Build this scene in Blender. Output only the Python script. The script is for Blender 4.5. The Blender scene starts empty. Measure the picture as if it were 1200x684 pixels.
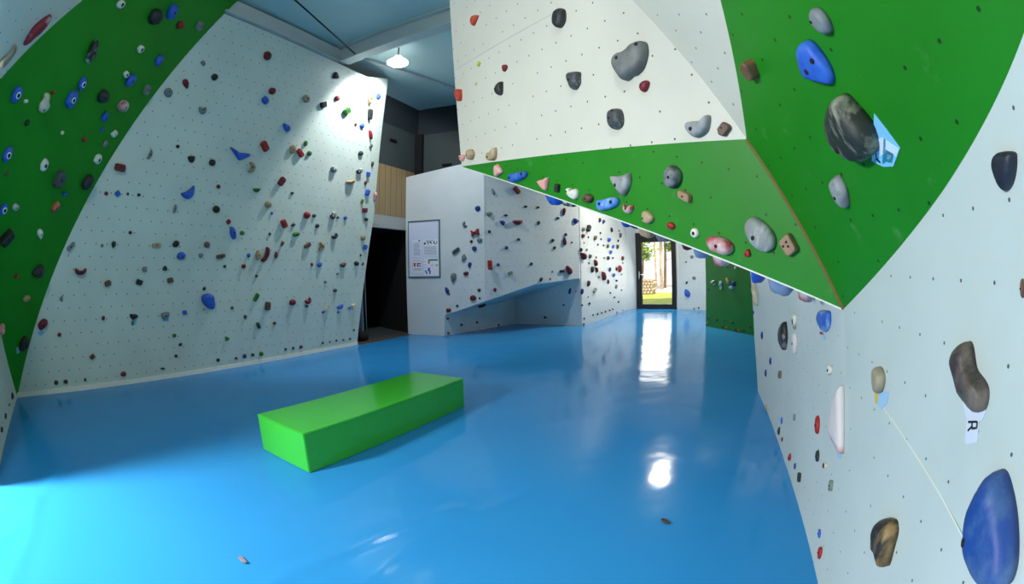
# Indoor bouldering hall: every panel, hold and fitting is built in metres, z up.
import bpy, bmesh, math, random
from mathutils import Vector, Matrix
D = {"F":{"LW":[[-4.5734,3.674,1.8595],[0.3918,0.92,0.0],[0.1439,-0.0613,0.9877],[0.9087,-0.387,-0.1564]],"LF":[[-2.5935,8.0696,2.4861],[0.1744,0.9847,0.0],[0.0745,-0.0132,0.9971],[0.9819,-0.1739,-0.0757]],"LG":[[-5.5338,2.1706,0.0],[-0.3177,0.9482,-0.0],[0.4067,0.1363,0.9033],[0.8565,0.287,-0.429]],"UW":[[-3.5513,1.6877,3.6355],[-0.5419,0.8405,-0.0],[0.4294,0.2769,0.8596],[0.7225,0.4658,-0.5109]],"NL":[[-5.5338,2.1706,0.0],[-0.8541,0.5201,0.0],[0.0,0.0,1.0],[0.5201,0.8541,0.0]],"PW":[[0.5533,2.2877,2.8045],[0.5497,-0.8299,-0.0955],[-0.0625,-0.1548,0.986],[-0.833,-0.536,-0.137]],"PF":[[1.044,1.7488,1.9291],[-0.2224,-0.9749,-0.0],[-0.4177,0.0953,0.9036],[-0.8809,0.201,-0.4285]],"PG":[[1.044,1.7488,1.9291],[0.5514,-0.7597,-0.3447],[0.0619,-0.3748,0.925],[-0.8319,-0.5314,-0.1597]],"GR":[[1.044,1.7488,1.9291],[-0.217,-0.9762,-0.0],[-0.4242,0.0943,0.9006],[-0.8792,0.1954,-0.4346]],"RA":[[2.5613,4.1704,0.0],[-0.3844,-0.9231,0.0],[-0.0608,0.0253,0.9978],[-0.9211,0.3836,-0.0658]],"RB":[[2.2368,3.3911,0.0],[-0.4058,-0.914,0.0],[-0.0223,0.0099,0.9997],[-0.9137,0.4057,-0.0244]],"RC":[[1.3585,1.4835,1.1736],[-0.392,-0.92,-0.0],[-0.0181,0.0077,0.9998],[-0.9198,0.3919,-0.0197]],"W0":[[-1.5149,9.37,0.0],[0.968,-0.2511,0.0],[0.0,0.0,1.0],[-0.2511,-0.968,0.0]],"W1":[[1.535,10.4843,0.0],[0.8462,0.5329,-0.0],[0.0,0.0,1.0],[0.5329,-0.8462,0.0]],"U3":[[1.535,10.4843,0.0],[0.5002,0.8659,-0.0],[0.0,0.0,1.0],[0.8659,-0.5002,0.0]],"DR":[[4.9949,13.3883,0.0],[0.5436,-0.8393,0.0],[0.0,0.0,1.0],[-0.8393,-0.5436,0.0]],"GL":[[4.1783,9.2815,0.0],[0.1578,-0.9875,0.0],[0.0,0.0,1.0],[-0.9875,-0.1578,0.0]],"SO":[[-1.499,9.3659,0.4304],[0.4167,0.909,0.0],[0.8487,-0.389,0.3584],[0.3258,-0.1493,-0.9336]],"RL":[[-1.5149,9.37,0.0],[0.6045,0.7966,-0.0],[0.0,0.0,1.0],[0.7966,-0.6045,0.0]],"RR":[[1.535,10.4843,0.0],[0.8785,-0.4777,0.0],[0.0,0.0,1.0],[-0.4777,-0.8785,0.0]],"UL":[[-0.4649,3.9956,2.3135],[0.5514,-0.7597,-0.3447],[0.7723,0.3087,0.5551],[0.3153,0.5724,-0.757]]},"P":{"a":[-5.5338,2.1706,0.0],"b":[-3.0164,8.0814,0.0],"TL":[-3.816,4.2542,4.8237],"E1":[-2.5935,8.0696,2.4861],"Ct":[-2.5714,7.1727,4.8331],"Fo":[-2.405,7.9831,5.13],"EN":[-5.0204,1.8581,0.816],"J":[-4.4043,1.4829,1.7952],"g0":[-3.3447,2.1835,4.3796],"g1":[-3.5513,1.6877,3.6355],"g2":[-3.6767,1.3484,3.158],"g3":[-3.7808,1.1369,2.8088],"NE":[-3.3557,0.8445,0.0],"X":[-3.0568,0.6625,3.4],"S":[1.3585,1.4835,1.1736],"K":[1.044,1.7488,1.9291],"tip":[-0.4649,3.9956,2.3135],"wx":[-0.6618,3.5766,5.15],"CrT":[0.6782,2.0848,2.8388],"CrX":[0.3124,2.4208,3.7484],"T":[0.7502,1.2508,2.2996],"Tx":[0.3977,0.6533,2.7441],"GRtop":[-0.3456,-1.0541,3.4801],"Bx":[0.5327,-0.4136,1.9913],"BqA":[0.8079,0.2188,1.7187],"BqM":[1.1158,0.9254,1.4055],"R1":[2.5613,4.1704,0.0],"R2":[2.2368,3.3911,0.0],"R6":[1.236,1.1369,0.0],"W0b":[-1.499,9.3659,0.4304],"Cr1":[-0.6306,9.1205,0.7332],"Cr2":[-0.608,9.1347,1.8192],"W0t":[-2.2206,9.5531,3.4299],"Gk":[0.4204,9.7823,1.0336],"Nt":[1.4971,10.4604,1.1213],"Qt":[-0.0253,11.3328,0.63],"cor":[-2.1953,10.0094,3.5612],"lb":[1.1585,0.463,0.8327],"bk":[0.7723,0.3087,0.5551],"lip":[0.5514,-0.7597,-0.3447],"nU":[0.3153,0.5724,-0.757],"dL":[0.3918,0.92,0.0],"nW":[0.92,-0.3918,0.0],"s0":[-2.8399,6.5445,4.8276],"dR":[0.392,0.92,0.0],"Ae":[2.6261,4.5288,1.1828],"Am":[2.643,4.4584,0.5351],"P1":[-2.3569,9.5884,0.0],"P2":[-1.5149,9.37,0.0],"Q":[-0.0253,11.3328,0.0],"N":[1.535,10.4843,0.0],"E":[3.4839,13.8581,0.0],"D1":[3.8768,14.0961,0.0],"D2":[4.9949,13.3883,0.0],"Gl":[4.1783,9.2815,0.0],"Gr":[4.4569,7.5387,0.0],"WR":[5.5914,12.4672,0.0]},"cam":{"M":[[0.9998,0.0216,-0.0],[0.0006,-0.0287,-0.9996],[-0.0216,0.9994,-0.0287]],"h":1.3823,"lens":15.9341,"sx":-0.00289,"sy":-0.06234},"misc":{"lint":[[-2.7658,8.6699,2.2242],[-2.3327,9.6868,2.2975],[-2.7558,8.6935,2.3974],[-2.3074,9.7462,2.6432]],"wltop":[[-2.6718,8.8906,4.4818],[-2.2357,9.9145,4.5043]],"plank":[[-2.706,8.8103,3.6157],[-2.1953,10.0094,3.5612]],"board":[[-2.3221,9.5794,2.3529],[-1.5845,9.3881,2.4472],[-1.5784,9.3865,1.2277],[-2.295,9.5724,1.2161]],"door":[[3.8944,14.0849,2.7256],[4.9934,13.3892,1.96],[4.0457,13.9892,2.1279],[4.8861,13.4572,2.0849],[4.8764,13.4633,0.142],[4.022,14.0042,0.1137],[3.9105,14.0747,1.0846],[3.8768,14.0961,-0.0],[4.9949,13.3883,0.0054]],"rod":[[-2.8493,4.438,4.95],[-2.5255,6.381,4.9]],"lamp":[-1.8973,6.7776,4.86],"cond":[[-2.6192,6.9807,5.12],[-0.9812,8.9725,5.12]],"bench":[[-1.4333,2.6058,0.0],[-0.5398,4.3961,-0.0],[-1.987,2.8901,0.0]],"leaf":[[0.7725,2.0219,0.0],[-1.3243,1.4744,0.0]],"seams":[["PW",[-1.9075,0.2321],[-0.4208,0.2187],0.003,"lintel"],["RC",[0.5093,-0.2651],[1.2337,-0.375],0.0035,"rim"],["W0",[0.9596,3.2754],[0.9376,1.8537],0.006,"lintel"]],"post":[[-2.8484,8.4759,1.8429],[-2.8248,8.5314,0.2496],[-2.9056,8.3418,0.2556]]}}
HOLDS = [
{"p":"RC","c":[1.3129,-0.2826],"d":0.0661,"k":"bluebig","s":"poly","r":133.6,"q":[[-0.0683,-0.0461],[-0.0863,-0.0047],[-0.0865,0.0459],[-0.0743,0.0805],[-0.0547,0.0984],[-0.0288,0.0981],[0.0125,0.073],[0.0553,0.0403],[0.1056,-0.0081],[0.1267,-0.0405],[0.1251,-0.0655],[0.0828,-0.0884],[0.0277,-0.0937],[-0.0222,-0.0796]],"b":[[-0.0405,-0.0407]],"x":0,"l":"huge dark blue egg-shaped hold at the lower right of the right white wall"},
{"p":"GR","c":[0.8478,-0.2028],"d":0.0824,"k":"rock","s":"poly","r":74.5,"q":[[-0.0979,0.043],[-0.0718,0.0642],[-0.0362,0.0751],[-0.0072,0.0915],[0.0205,0.0917],[0.0422,0.0792],[0.0583,0.0451],[0.0761,0.0006],[0.0776,-0.0348],[0.0616,-0.072],[0.0379,-0.0884],[-0.008,-0.0949],[-0.0502,-0.0834],[-0.0924,-0.0594],[-0.1133,-0.0303],[-0.1144,0.0084]],"b":[[-0.0614,-0.0325]],"x":0,"l":"biggest hold of the right green overhang, a dark streaked rock"},
{"p":"RC","c":[1.068,-0.0458],"d":0.048,"k":"brownbean","s":"poly","r":79.5,"q":[[-0.0853,0.0291],[-0.0764,0.0495],[-0.0477,0.0662],[-0.0302,0.0696],[-0.0163,0.0583],[-0.0006,0.0303],[0.0147,0.0146],[0.0477,0.0039],[0.0697,-0.0093],[0.0777,-0.0291],[0.0748,-0.0489],[0.0608,-0.0603],[0.0388,-0.061],[0.0094,-0.0531],[-0.0264,-0.0402],[-0.0579,-0.01],[-0.0765,0.0105]],"b":[],"x":0,"l":"big mottled brown bean-shaped hold on the right white wall"},
{"p":"GR","c":[0.8435,0.0051],"d":0.041,"k":"blue","s":"poly","r":49.0,"q":[[-0.0569,0.0468],[-0.0245,0.0665],[0.0079,0.0666],[0.0372,0.0504],[0.0467,0.0141],[0.047,-0.0254],[0.036,-0.0582],[0.0132,-0.0746],[-0.0078,-0.0678],[-0.0706,-0.0276],[-0.0882,-0.0113],[-0.0834,0.0181]],"b":[[-0.0403,-0.006],[0.0243,0.0021]],"x":0,"l":"blue rounded triangular hold on the right green overhang"},
{"p":"PW","c":[0.1669,-0.3067],"d":0.0731,"k":"greyrock2","s":"poly","r":46.1,"q":[[-0.1144,0.035],[-0.0948,0.057],[-0.0608,0.063],[-0.0275,0.0597],[0.013,0.0763],[0.0475,0.092],[0.095,0.0942],[0.1197,0.0756],[0.1213,0.031],[0.1067,-0.0098],[0.0762,-0.0572],[0.0251,-0.0872],[-0.0049,-0.0872],[-0.0498,-0.1044],[-0.0814,-0.0813],[-0.1082,-0.0339],[-0.1174,0.0073]],"b":[[-0.0536,0.0252],[0.089,0.0695]],"x":0,"l":"largest hold of the white overhang, smooth grey and kidney-shaped"},
{"p":"RC","c":[0.8316,-0.6027],"d":0.0537,"k":"woodmix","s":"poly","r":54.9,"q":[[-0.0711,-0.0336],[-0.0879,-0.0021],[-0.0728,0.0426],[-0.0081,0.0774],[0.0246,0.0697],[0.0408,0.0491],[0.0485,0.0056],[0.059,-0.053],[0.0317,-0.0563],[-0.0096,-0.0471],[-0.0435,-0.0509]],"b":[],"x":0,"l":"brown and black patched wooden hold low on the right white wall"},
{"p":"RB","c":[2.1467,0.7085],"d":0.0385,"k":"redwhitebig","s":"poly","r":77.8,"q":[[0.012,0.1516],[0.035,0.1331],[0.0692,0.0609],[0.1419,-0.0872],[0.125,-0.107],[0.0444,-0.1057],[-0.0373,-0.0959],[-0.0763,-0.0697],[-0.078,0.0103],[-0.0476,0.0897]],"b":[],"x":0,"l":"tall red and white pointed fin hold on the right white wall"},
{"p":"PG","c":[0.1496,-0.4019],"d":0.051,"k":"greyplank","s":"poly","r":39.5,"q":[[-0.0834,0.0073],[-0.0827,0.0374],[-0.0642,0.0597],[-0.0354,0.0685],[0.0137,0.0561],[0.0552,0.0328],[0.0792,0.0006],[0.0796,-0.0362],[0.0613,-0.0611],[0.028,-0.0706],[-0.0229,-0.0569],[-0.0669,-0.0235]],"b":[[-0.02,-0.0181]],"x":0,"l":"large grey grooved oval hold at the right of the green overhang band"},
{"p":"RC","c":[1.2094,0.35],"d":0.0307,"k":"blacknavy","s":"poly","r":45.2,"q":[[-0.0338,0.0189],[-0.0198,0.0318],[0.0022,0.0349],[0.0394,0.0275],[0.0408,0.013],[0.0277,-0.011],[0.0093,-0.0281],[-0.0114,-0.0338],[-0.0263,-0.0209],[-0.0349,0.0026]],"b":[],"x":0,"l":"black shield-shaped hold high on the right white wall by the green edge"},
{"p":"UL","c":[2.9256,0.115],"d":0.172,"k":"bluegrey","s":"round","r":38.6,"m":[0.0842,0.0,0.0,0.075],"l":"pale blue-grey round climbing hold, rightmost of its kind on the underside of the overhang"},
{"p":"PG","c":[-0.0521,-0.5146],"d":0.0566,"k":"redwhite","s":"oval","r":38.0,"m":[0.0776,0.002,-0.002,0.0413],"l":"red and white oval climbing hold at the lower right of the green overhang band"},
{"p":"UW","c":[-0.3074,-0.486],"d":0.0677,"k":"maroonwhite","s":"poly","r":34.1,"q":[[-0.0394,-0.1598],[-0.0586,-0.0906],[-0.0621,-0.0017],[-0.0235,0.0911],[0.0332,0.1639],[0.0598,0.1039],[0.0528,0.0199],[0.0177,-0.0675],[-0.0153,-0.1443]],"b":[],"x":0,"l":"long maroon leaf-shaped climbing hold with a greyed back on the upper left white overhang"},
{"p":"PG","c":[-0.3862,-0.2578],"d":0.0596,"k":"greyrock","s":"round","r":27.3,"m":[0.0098,0.0587,-0.0486,0.0086],"l":"grey round climbing hold at the top middle of the green overhang band"},
{"p":"GR","c":[0.984,0.0681],"d":0.0311,"k":"grey","s":"poly","r":30.0,"q":[[-0.0239,0.0307],[-0.0029,0.0391],[0.0135,0.034],[0.0264,0.0197],[0.03,-0.0085],[0.0205,-0.0312],[0.0056,-0.0407],[-0.0201,-0.0296],[-0.0323,-0.012],[-0.0376,0.0103]],"b":[[-0.0211,0.0136]],"x":0,"l":"grey rounded hold topmost on the right green overhang"},
{"p":"PW","c":[0.5403,-0.7257],"d":0.043,"k":"lightgreyrock","s":"poly","r":33.7,"q":[[-0.0698,0.0138],[-0.0546,0.027],[-0.0159,0.0273],[0.0216,0.0253],[0.0505,0.0359],[0.0663,0.0476],[0.0759,0.0417],[0.0709,0.0108],[0.0548,-0.0249],[0.0272,-0.0452],[-0.0074,-0.0536],[-0.0392,-0.0402],[-0.0649,-0.0108]],"b":[[-0.0261,-0.01]],"x":0,"l":"pale grey jug with one upturned horn above the green edge of the overhang"},
{"p":"GR","c":[0.58,-0.3563],"d":0.0393,"k":"lightgreyrock","s":"poly","r":38.8,"q":[[0.0238,0.0502],[0.0354,0.0358],[0.037,-0.0094],[0.0045,-0.0582],[-0.0211,-0.054],[-0.0409,-0.0225],[-0.0357,0.016],[-0.0124,0.043]],"b":[[-0.0142,-0.0135]],"x":0,"l":"pale grey teardrop hold under the big dark rock on the right green overhang"},
{"p":"PG","c":[-0.7426,-0.3738],"d":0.0426,"k":"lightgreyrock","s":"poly","r":28.7,"q":[[-0.0812,0.0317],[-0.0427,0.0403],[0.0171,0.0575],[0.0565,0.0748],[0.0687,0.0243],[0.0535,-0.0291],[0.028,-0.06],[-0.0178,-0.0358],[-0.0597,-0.0017]],"b":[[-0.0205,-0.0064]],"x":0,"l":"grey shield-shaped hold with one bolt on the green overhang band"},
{"p":"PG","c":[0.3025,-0.4003],"d":0.0431,"k":"tanwood","s":"poly","r":30.2,"q":[[-0.0478,-0.002],[-0.0104,0.0536],[0.0496,-0.0056],[0.0139,-0.0534]],"b":[[-0.0167,-0.0103],[-0.0065,0.0129],[0.0071,-0.0024]],"x":1,"l":"tan wooden block hold with three drilled holes on the green overhang band"},
{"p":"RA","c":[2.6491,1.0904],"d":0.0295,"k":"bluechalk","s":"poly","r":25.5,"q":[[-0.119,0.0076],[-0.0774,0.043],[0.0171,0.0542],[0.0922,0.0558],[0.1031,0.0192],[0.0842,-0.0182],[0.0185,-0.0512],[-0.0442,-0.0423],[-0.1004,-0.0177]],"b":[],"x":0,"l":"blue cup-shaped hold just below the green overhang corner on the right white wall"},
{"p":"RC","c":[0.4828,-0.1868],"d":0.0352,"k":"greytan","s":"poly","r":30.1,"q":[[-0.0459,0.0123],[-0.0391,0.0327],[-0.0136,0.0411],[0.0148,0.034],[0.0346,0.0151],[0.0362,-0.0098],[0.0228,-0.0358],[-0.0016,-0.0448],[-0.0265,-0.0264]],"b":[],"x":0,"l":"worn grey oval hold beside a tan smear on the right white wall"},
{"p":"PW","c":[-0.0009,-0.6114],"d":0.0499,"k":"darkgreyrock","s":"poly","r":24.0,"q":[[-0.0529,0.0153],[-0.037,0.0486],[-0.0046,0.0608],[0.0339,0.0548],[0.0506,0.0286],[0.0511,-0.0135],[0.0362,-0.0458],[-0.0,-0.0593],[-0.0346,-0.0455],[-0.0532,-0.0171]],"b":[[-0.0214,0.0089],[0.0093,0.0486]],"x":0,"l":"round dark grey climbing hold low in the middle of the white overhang"},
{"p":"GR","c":[0.4463,0.1662],"d":0.0456,"k":"brownblock","s":"poly","r":26.1,"q":[[-0.0197,0.0311],[0.0285,0.0311],[0.041,0.008],[0.0126,-0.0359],[-0.0008,-0.0393],[-0.0347,-0.029],[-0.042,-0.0138],[-0.0341,0.0103]],"b":[],"x":1,"l":"brown wooden cube hold at the left edge of the right green overhang"},
{"p":"UW","c":[-0.4451,-0.8007],"d":0.0512,"k":"greytan","s":"poly","r":26.7,"q":[[-0.0145,-0.1024],[-0.053,-0.0648],[-0.0231,-0.0011],[-0.0124,0.0594],[-0.0136,0.0944],[0.0147,0.1004],[0.0514,0.0609],[0.048,-0.0119],[0.0241,-0.0877]],"b":[],"x":0,"l":"grey tan bean climbing hold at the left edge of the upper left white overhang"},
{"p":"PG","c":[-0.826,-0.507],"d":0.0436,"k":"bluechalk2","s":"poly","r":32.7,"q":[[-0.085,-0.0244],[-0.083,0.0024],[-0.0366,0.0209],[0.0179,0.0427],[0.0627,0.0504],[0.0787,0.0298],[0.0618,0.0014],[0.0053,-0.0312],[-0.051,-0.0508],[-0.078,-0.0441]],"b":[[-0.0445,-0.0076],[0.0421,0.0243]],"x":0,"l":"pale chalky blue bar hold with two bolts on the green overhang band"},
{"p":"LG","c":[0.0869,4.4893],"d":0.1051,"k":"black","s":"round","r":20.0,"m":[0.0771,0.0546,-0.0758,0.0648],"l":"black round climbing hold, rightmost of its kind on the left green overhang"},
{"p":"RA","c":[1.5349,0.8486],"d":0.0432,"k":"blackrock","s":"poly","r":32.7,"q":[[-0.1421,-0.0408],[-0.1019,0.0354],[0.0483,0.1071],[0.0989,0.0991],[0.124,0.0126],[0.0941,-0.0465],[0.0382,-0.0981],[-0.0575,-0.0857],[-0.1326,-0.0671]],"b":[],"x":0,"l":"black pointed rock hold on the right white wall under the overhang edge"},
{"p":"LG","c":[-0.5378,3.7636],"d":0.0797,"k":"streak","s":"oval","r":29.1,"m":[-0.0345,0.109,-0.054,-0.0134],"l":"black and white streaked oval climbing hold at the top middle of the left green overhang"},
{"p":"LG","c":[-0.4452,3.2952],"d":0.0658,"k":"blue","s":"eye","r":23.0,"m":[-0.0046,0.091,-0.0739,-0.0078],"l":"blue white-eyed climbing hold on the left green overhang, nearest right of the beige peanut hold"},
{"p":"LW","c":[1.682,1.1622],"d":0.0592,"k":"blue","s":"poly","r":27.1,"q":[[-0.1866,0.0627],[-0.1265,0.0434],[-0.0429,0.0129],[0.0541,0.02],[0.1716,0.0254],[0.1702,-0.0042],[0.0955,-0.049],[0.0131,-0.0893],[-0.045,-0.059],[-0.1172,0.002],[-0.1776,0.0452]],"b":[],"x":0,"l":"wide blue boomerang-shaped climbing hold on the left white wall"},
{"p":"UL","c":[3.0747,0.115],"d":0.1489,"k":"redwhite","s":"oval","r":23.4,"m":[0.0494,0.0,0.0,0.075],"l":"red and white oval hold on the underside of the overhang"},
{"p":"PW","c":[-0.3798,0.1537],"d":0.0524,"k":"black","s":"poly","r":23.0,"q":[[-0.0414,0.0336],[-0.0134,0.0635],[0.0252,0.0653],[0.0525,0.0401],[0.0519,-0.0034],[0.0381,-0.0425],[0.0053,-0.0677],[-0.0272,-0.064],[-0.053,-0.0294],[-0.0532,0.0062]],"b":[[0.0097,-0.001]],"x":0,"l":"black egg-shaped climbing hold at the top of the white overhang"},
{"p":"PW","c":[-0.3171,-0.3091],"d":0.0481,"k":"darkgreyrock","s":"poly","r":20.8,"q":[[-0.0491,0.0296],[-0.0385,0.0564],[-0.0081,0.0611],[0.0564,0.0444],[0.055,0.0079],[0.0465,-0.0313],[0.006,-0.0593],[-0.0178,-0.0483],[-0.0359,-0.0133]],"b":[[-0.0137,0.0085]],"x":0,"l":"dark grey speckled wedge hold in the middle of the white overhang"},
{"p":"LG","c":[-1.249,3.0737],"d":0.0546,"k":"blue","s":"eye","r":22.0,"m":[0.0007,0.0747,-0.0623,-0.0057],"l":"blue white-eyed climbing hold on the left green overhang, nearest left of the white round hold"},
{"p":"PG","c":[-1.7486,-0.5159],"d":0.0487,"k":"bluechalk","s":"poly","r":29.1,"q":[[-0.1089,-0.0238],[-0.0979,0.0046],[-0.0233,0.0256],[0.0605,0.0513],[0.097,0.0477],[0.0951,0.0202],[0.0299,-0.0216],[-0.0717,-0.0553],[-0.0994,-0.0491]],"b":[[-0.0715,-0.0181],[0.0765,0.0361]],"x":0,"l":"long saturated blue bar hold near the left tip of the green overhang band"},
{"p":"LG","c":[-0.6735,1.8844],"d":0.0877,"k":"black","s":"block","r":21.0,"m":[0.0738,0.0705,-0.0498,0.0248],"l":"black blocky climbing hold at the lower left of the left green overhang"},
{"p":"LG","c":[0.041,3.496],"d":0.0863,"k":"black","s":"round","r":16.0,"m":[0.0791,0.0399,-0.0429,0.0562],"l":"black round climbing hold, second from left of its kind on the left green overhang"},
{"p":"LG","c":[0.3171,4.6916],"d":0.0862,"k":"blue","s":"oval","r":21.0,"m":[-0.0474,0.0899,-0.0692,-0.0254],"l":"blue oval climbing hold on the left green overhang, nearest above the cream round hold"},
{"p":"LG","c":[0.4819,2.6243],"d":0.0852,"k":"black","s":"oval","r":19.6,"m":[0.0224,0.0922,-0.0775,0.0052],"l":"black oval climbing hold, rightmost of its kind on the left green overhang"},
{"p":"LW","c":[1.3778,-0.8696],"d":0.0832,"k":"blue","s":"poly","r":18.8,"q":[[-0.1122,0.0538],[-0.0809,0.0956],[-0.0008,0.1076],[0.0738,0.0828],[0.0966,0.014],[0.1141,-0.0556],[0.0914,-0.1028],[0.0403,-0.1081],[-0.0334,-0.0698],[-0.093,-0.0138]],"b":[],"x":0,"l":"biggest blue oval climbing hold of the left white wall near its base"},
{"p":"RA","c":[1.9333,0.8597],"d":0.0284,"k":"redwhitebig","s":"oval","r":25.3,"m":[0.001,0.0711,-0.0456,-0.0062],"l":"red and white oval climbing hold at the left side of the right white wall"},
{"p":"LG","c":[-0.0864,2.5565],"d":0.0882,"k":"darkgrey","s":"block","r":20.0,"m":[0.0039,0.0853,-0.0636,-0.0048],"l":"dark grey blocky climbing hold at the left side of the left green overhang"},
{"p":"LG","c":[-0.8164,3.1361],"d":0.0574,"k":"cream","s":"poly","r":23.6,"q":[[-0.0266,-0.0825],[-0.0536,-0.0291],[-0.0383,0.0178],[-0.0557,0.0621],[-0.0204,0.0877],[0.0185,0.0755],[0.0364,0.0304],[0.083,0.0037],[0.0771,-0.0487],[0.0243,-0.0865]],"b":[[0.0145,-0.0577]],"x":0,"l":"beige peanut-shaped climbing hold with two lobes on the left green overhang"},
{"p":"RA","c":[0.0186,1.0477],"d":0.0457,"k":"cream","s":"drop","r":25.7,"m":[0.0487,-0.1133,0.0707,0.0072],"l":"cream teardrop climbing hold at the upper left of the right white wall"},
{"p":"LG","c":[0.0704,1.5501],"d":0.0802,"k":"black","s":"tri","r":16.0,"m":[0.0799,0.0502,-0.0546,0.0462],"l":"black triangular climbing hold at the lower left of the left green overhang"},
{"p":"UL","c":[2.5692,0.115],"d":0.1386,"k":"redwhite","s":"round","r":22.0,"m":[0.0536,0.0,0.0,0.075],"l":"red and white round hold on the underside of the overhang"},
{"p":"UL","c":[1.1769,0.115],"d":0.1606,"k":"blue","s":"round","r":17.6,"m":[0.0822,0.0,0.0,0.075],"l":"blue round climbing hold, leftmost of its kind on the underside of the overhang"},
{"p":"LG","c":[-1.0369,2.6038],"d":0.0508,"k":"blue","s":"eye","r":19.6,"m":[0.0064,0.07,-0.0579,-0.0028],"l":"blue white-eyed climbing hold on the left green overhang, nearest above the brown round hold"},
{"p":"PW","c":[0.6919,-0.7553],"d":0.032,"k":"brown","s":"poly","r":17.4,"q":[[-0.0329,0.0034],[0.0029,0.0348],[0.0304,0.0176],[0.0327,-0.0009],[-0.0042,-0.0346],[-0.0294,-0.0235]],"b":[[-0.0056,0.0056]],"x":1,"l":"brown hexagonal wooden block hold in the lower right corner of the white overhang"},
{"p":"LG","c":[0.4973,3.5461],"d":0.0856,"k":"redwhite","s":"round","r":15.0,"m":[0.0599,0.0579,-0.0647,0.0386],"l":"red and white round climbing hold at the top middle of the left green overhang"},
{"p":"LG","c":[0.0207,0.7007],"d":0.0803,"k":"black","s":"oval","r":18.4,"m":[0.0434,0.0843,-0.0693,0.014],"l":"black oval climbing hold, leftmost of its kind on the left green overhang"},
{"p":"UL","c":[2.793,0.115],"d":0.153,"k":"blue","s":"round","r":16.4,"m":[0.037,0.0,0.0,0.075],"l":"blue round climbing hold, rightmost of its kind on the underside of the overhang"},
{"p":"LW","c":[0.9076,0.5494],"d":0.0656,"k":"blue","s":"poly","r":17.0,"q":[[-0.0962,-0.0195],[-0.0299,0.0046],[0.0339,0.0486],[0.0857,0.0963],[0.0953,0.033],[0.0862,-0.0343],[0.0295,-0.0837],[-0.0427,-0.0686],[-0.0857,-0.0444]],"b":[],"x":0,"l":"blue triangular jug hold with one raised horn on the left white wall"},
{"p":"PG","c":[-0.2994,-0.3384],"d":0.0368,"k":"tanwood","s":"poly","r":17.4,"q":[[-0.0367,0.0089],[-0.0284,0.0272],[0.0303,0.0178],[0.0378,-0.0246],[0.0098,-0.0219],[-0.0292,-0.0116]],"b":[[-0.0027,-0.0001]],"x":1,"l":"small tan wooden bar block under the round grey rock on the green overhang band"},
{"p":"PG","c":[-1.4511,-0.5119],"d":0.0371,"k":"pink","s":"poly","r":17.0,"q":[[-0.057,0.0096],[0.0192,0.0381],[0.0458,0.0515],[0.0493,0.0029],[0.0367,-0.0383],[0.0044,-0.0346],[-0.0439,-0.0078]],"b":[],"x":0,"l":"salmon pink wedge hold right of the long blue bar on the green overhang band"},
{"p":"PG","c":[-1.0018,-0.5131],"d":0.0382,"k":"brown","s":"round","r":16.8,"m":[0.0425,0.012,-0.0071,0.0263],"l":"brown round climbing hold at the upper left of the green overhang band"},
{"p":"PG","c":[-0.5242,-0.5087],"d":0.0307,"k":"tan","s":"poly","r":16.8,"q":[[-0.039,-0.004],[-0.0366,0.0239],[-0.0031,0.0333],[0.0361,0.0128],[0.0355,-0.0106],[0.0111,-0.0317],[-0.0248,-0.0306]],"b":[[-0.0222,-0.0097]],"x":0,"l":"tan rounded hold with a bolt near the lower edge of the green overhang band"},
{"p":"LG","c":[0.3751,3.817],"d":0.0698,"k":"blue","s":"oval","r":17.6,"m":[0.0058,0.0821,-0.0594,-0.0021],"l":"blue oval hold on the left green overhang, nearest above the red and white round hold"},
{"p":"UL","c":[2.4366,0.115],"d":0.1377,"k":"bluegrey","s":"round","r":16.8,"m":[0.0431,0.0,0.0,0.075],"l":"pale blue-grey round climbing hold, leftmost of its kind on the underside of the overhang"},
{"p":"RB","c":[1.8012,0.5556],"d":0.0192,"k":"red","s":"oval","r":22.0,"m":[-0.0181,0.0457,-0.0287,-0.0092],"l":"red oval climbing hold at the lower left of the right white wall"},
{"p":"RA","c":[1.9214,1.0023],"d":0.0214,"k":"whitegrey","s":"ring","r":18.7,"m":[0.0128,0.0529,-0.0433,-0.0031],"l":"off-white ring-shaped climbing hold at the left side of the right white wall"},
{"p":"LG","c":[-0.3969,3.4721],"d":0.049,"k":"blue","s":"eye","r":17.0,"m":[-0.0152,0.0662,-0.0543,-0.0105],"l":"blue white-eyed climbing hold on the left green overhang, nearest above the white blocky hold"},
{"p":"PG","c":[-1.1443,-0.5175],"d":0.0353,"k":"whitegrey","s":"poly","r":17.6,"q":[[-0.0555,0.0237],[-0.0262,0.032],[-0.0112,0.019],[0.0187,0.0385],[0.0437,0.0298],[0.0501,-0.0016],[0.0303,-0.0307],[-0.0109,-0.0254],[-0.0442,-0.0093]],"b":[[-0.0401,0.0095]],"x":0,"l":"cream white jug with an upturned corner on the green overhang band"},
{"p":"PG","c":[-0.6704,-0.4976],"d":0.0355,"k":"redwhite","s":"crescent","r":14.8,"m":[0.0337,0.0038,-0.0032,0.0256],"l":"red and white crescent climbing hold at the middle of the green overhang band"},
{"p":"PW","c":[-1.3665,-0.6482],"d":0.0453,"k":"tan","s":"poly","r":16.2,"q":[[-0.0678,-0.0033],[-0.0529,0.0176],[-0.019,0.0211],[0.017,0.0116],[0.0451,0.0421],[0.0679,0.0384],[0.061,-0.0209],[0.0273,-0.0496],[-0.0335,-0.0449],[-0.0674,-0.0235]],"b":[[-0.0198,-0.0184]],"x":0,"l":"tan crescent jug at the bottom left of the white overhang"},
{"p":"LW","c":[-1.2109,-1.0528],"d":0.0667,"k":"maroon","s":"oval","r":15.6,"m":[0.0586,0.0596,-0.0526,0.0224],"l":"maroon oval climbing hold at the lower left of the left white wall"},
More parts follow.
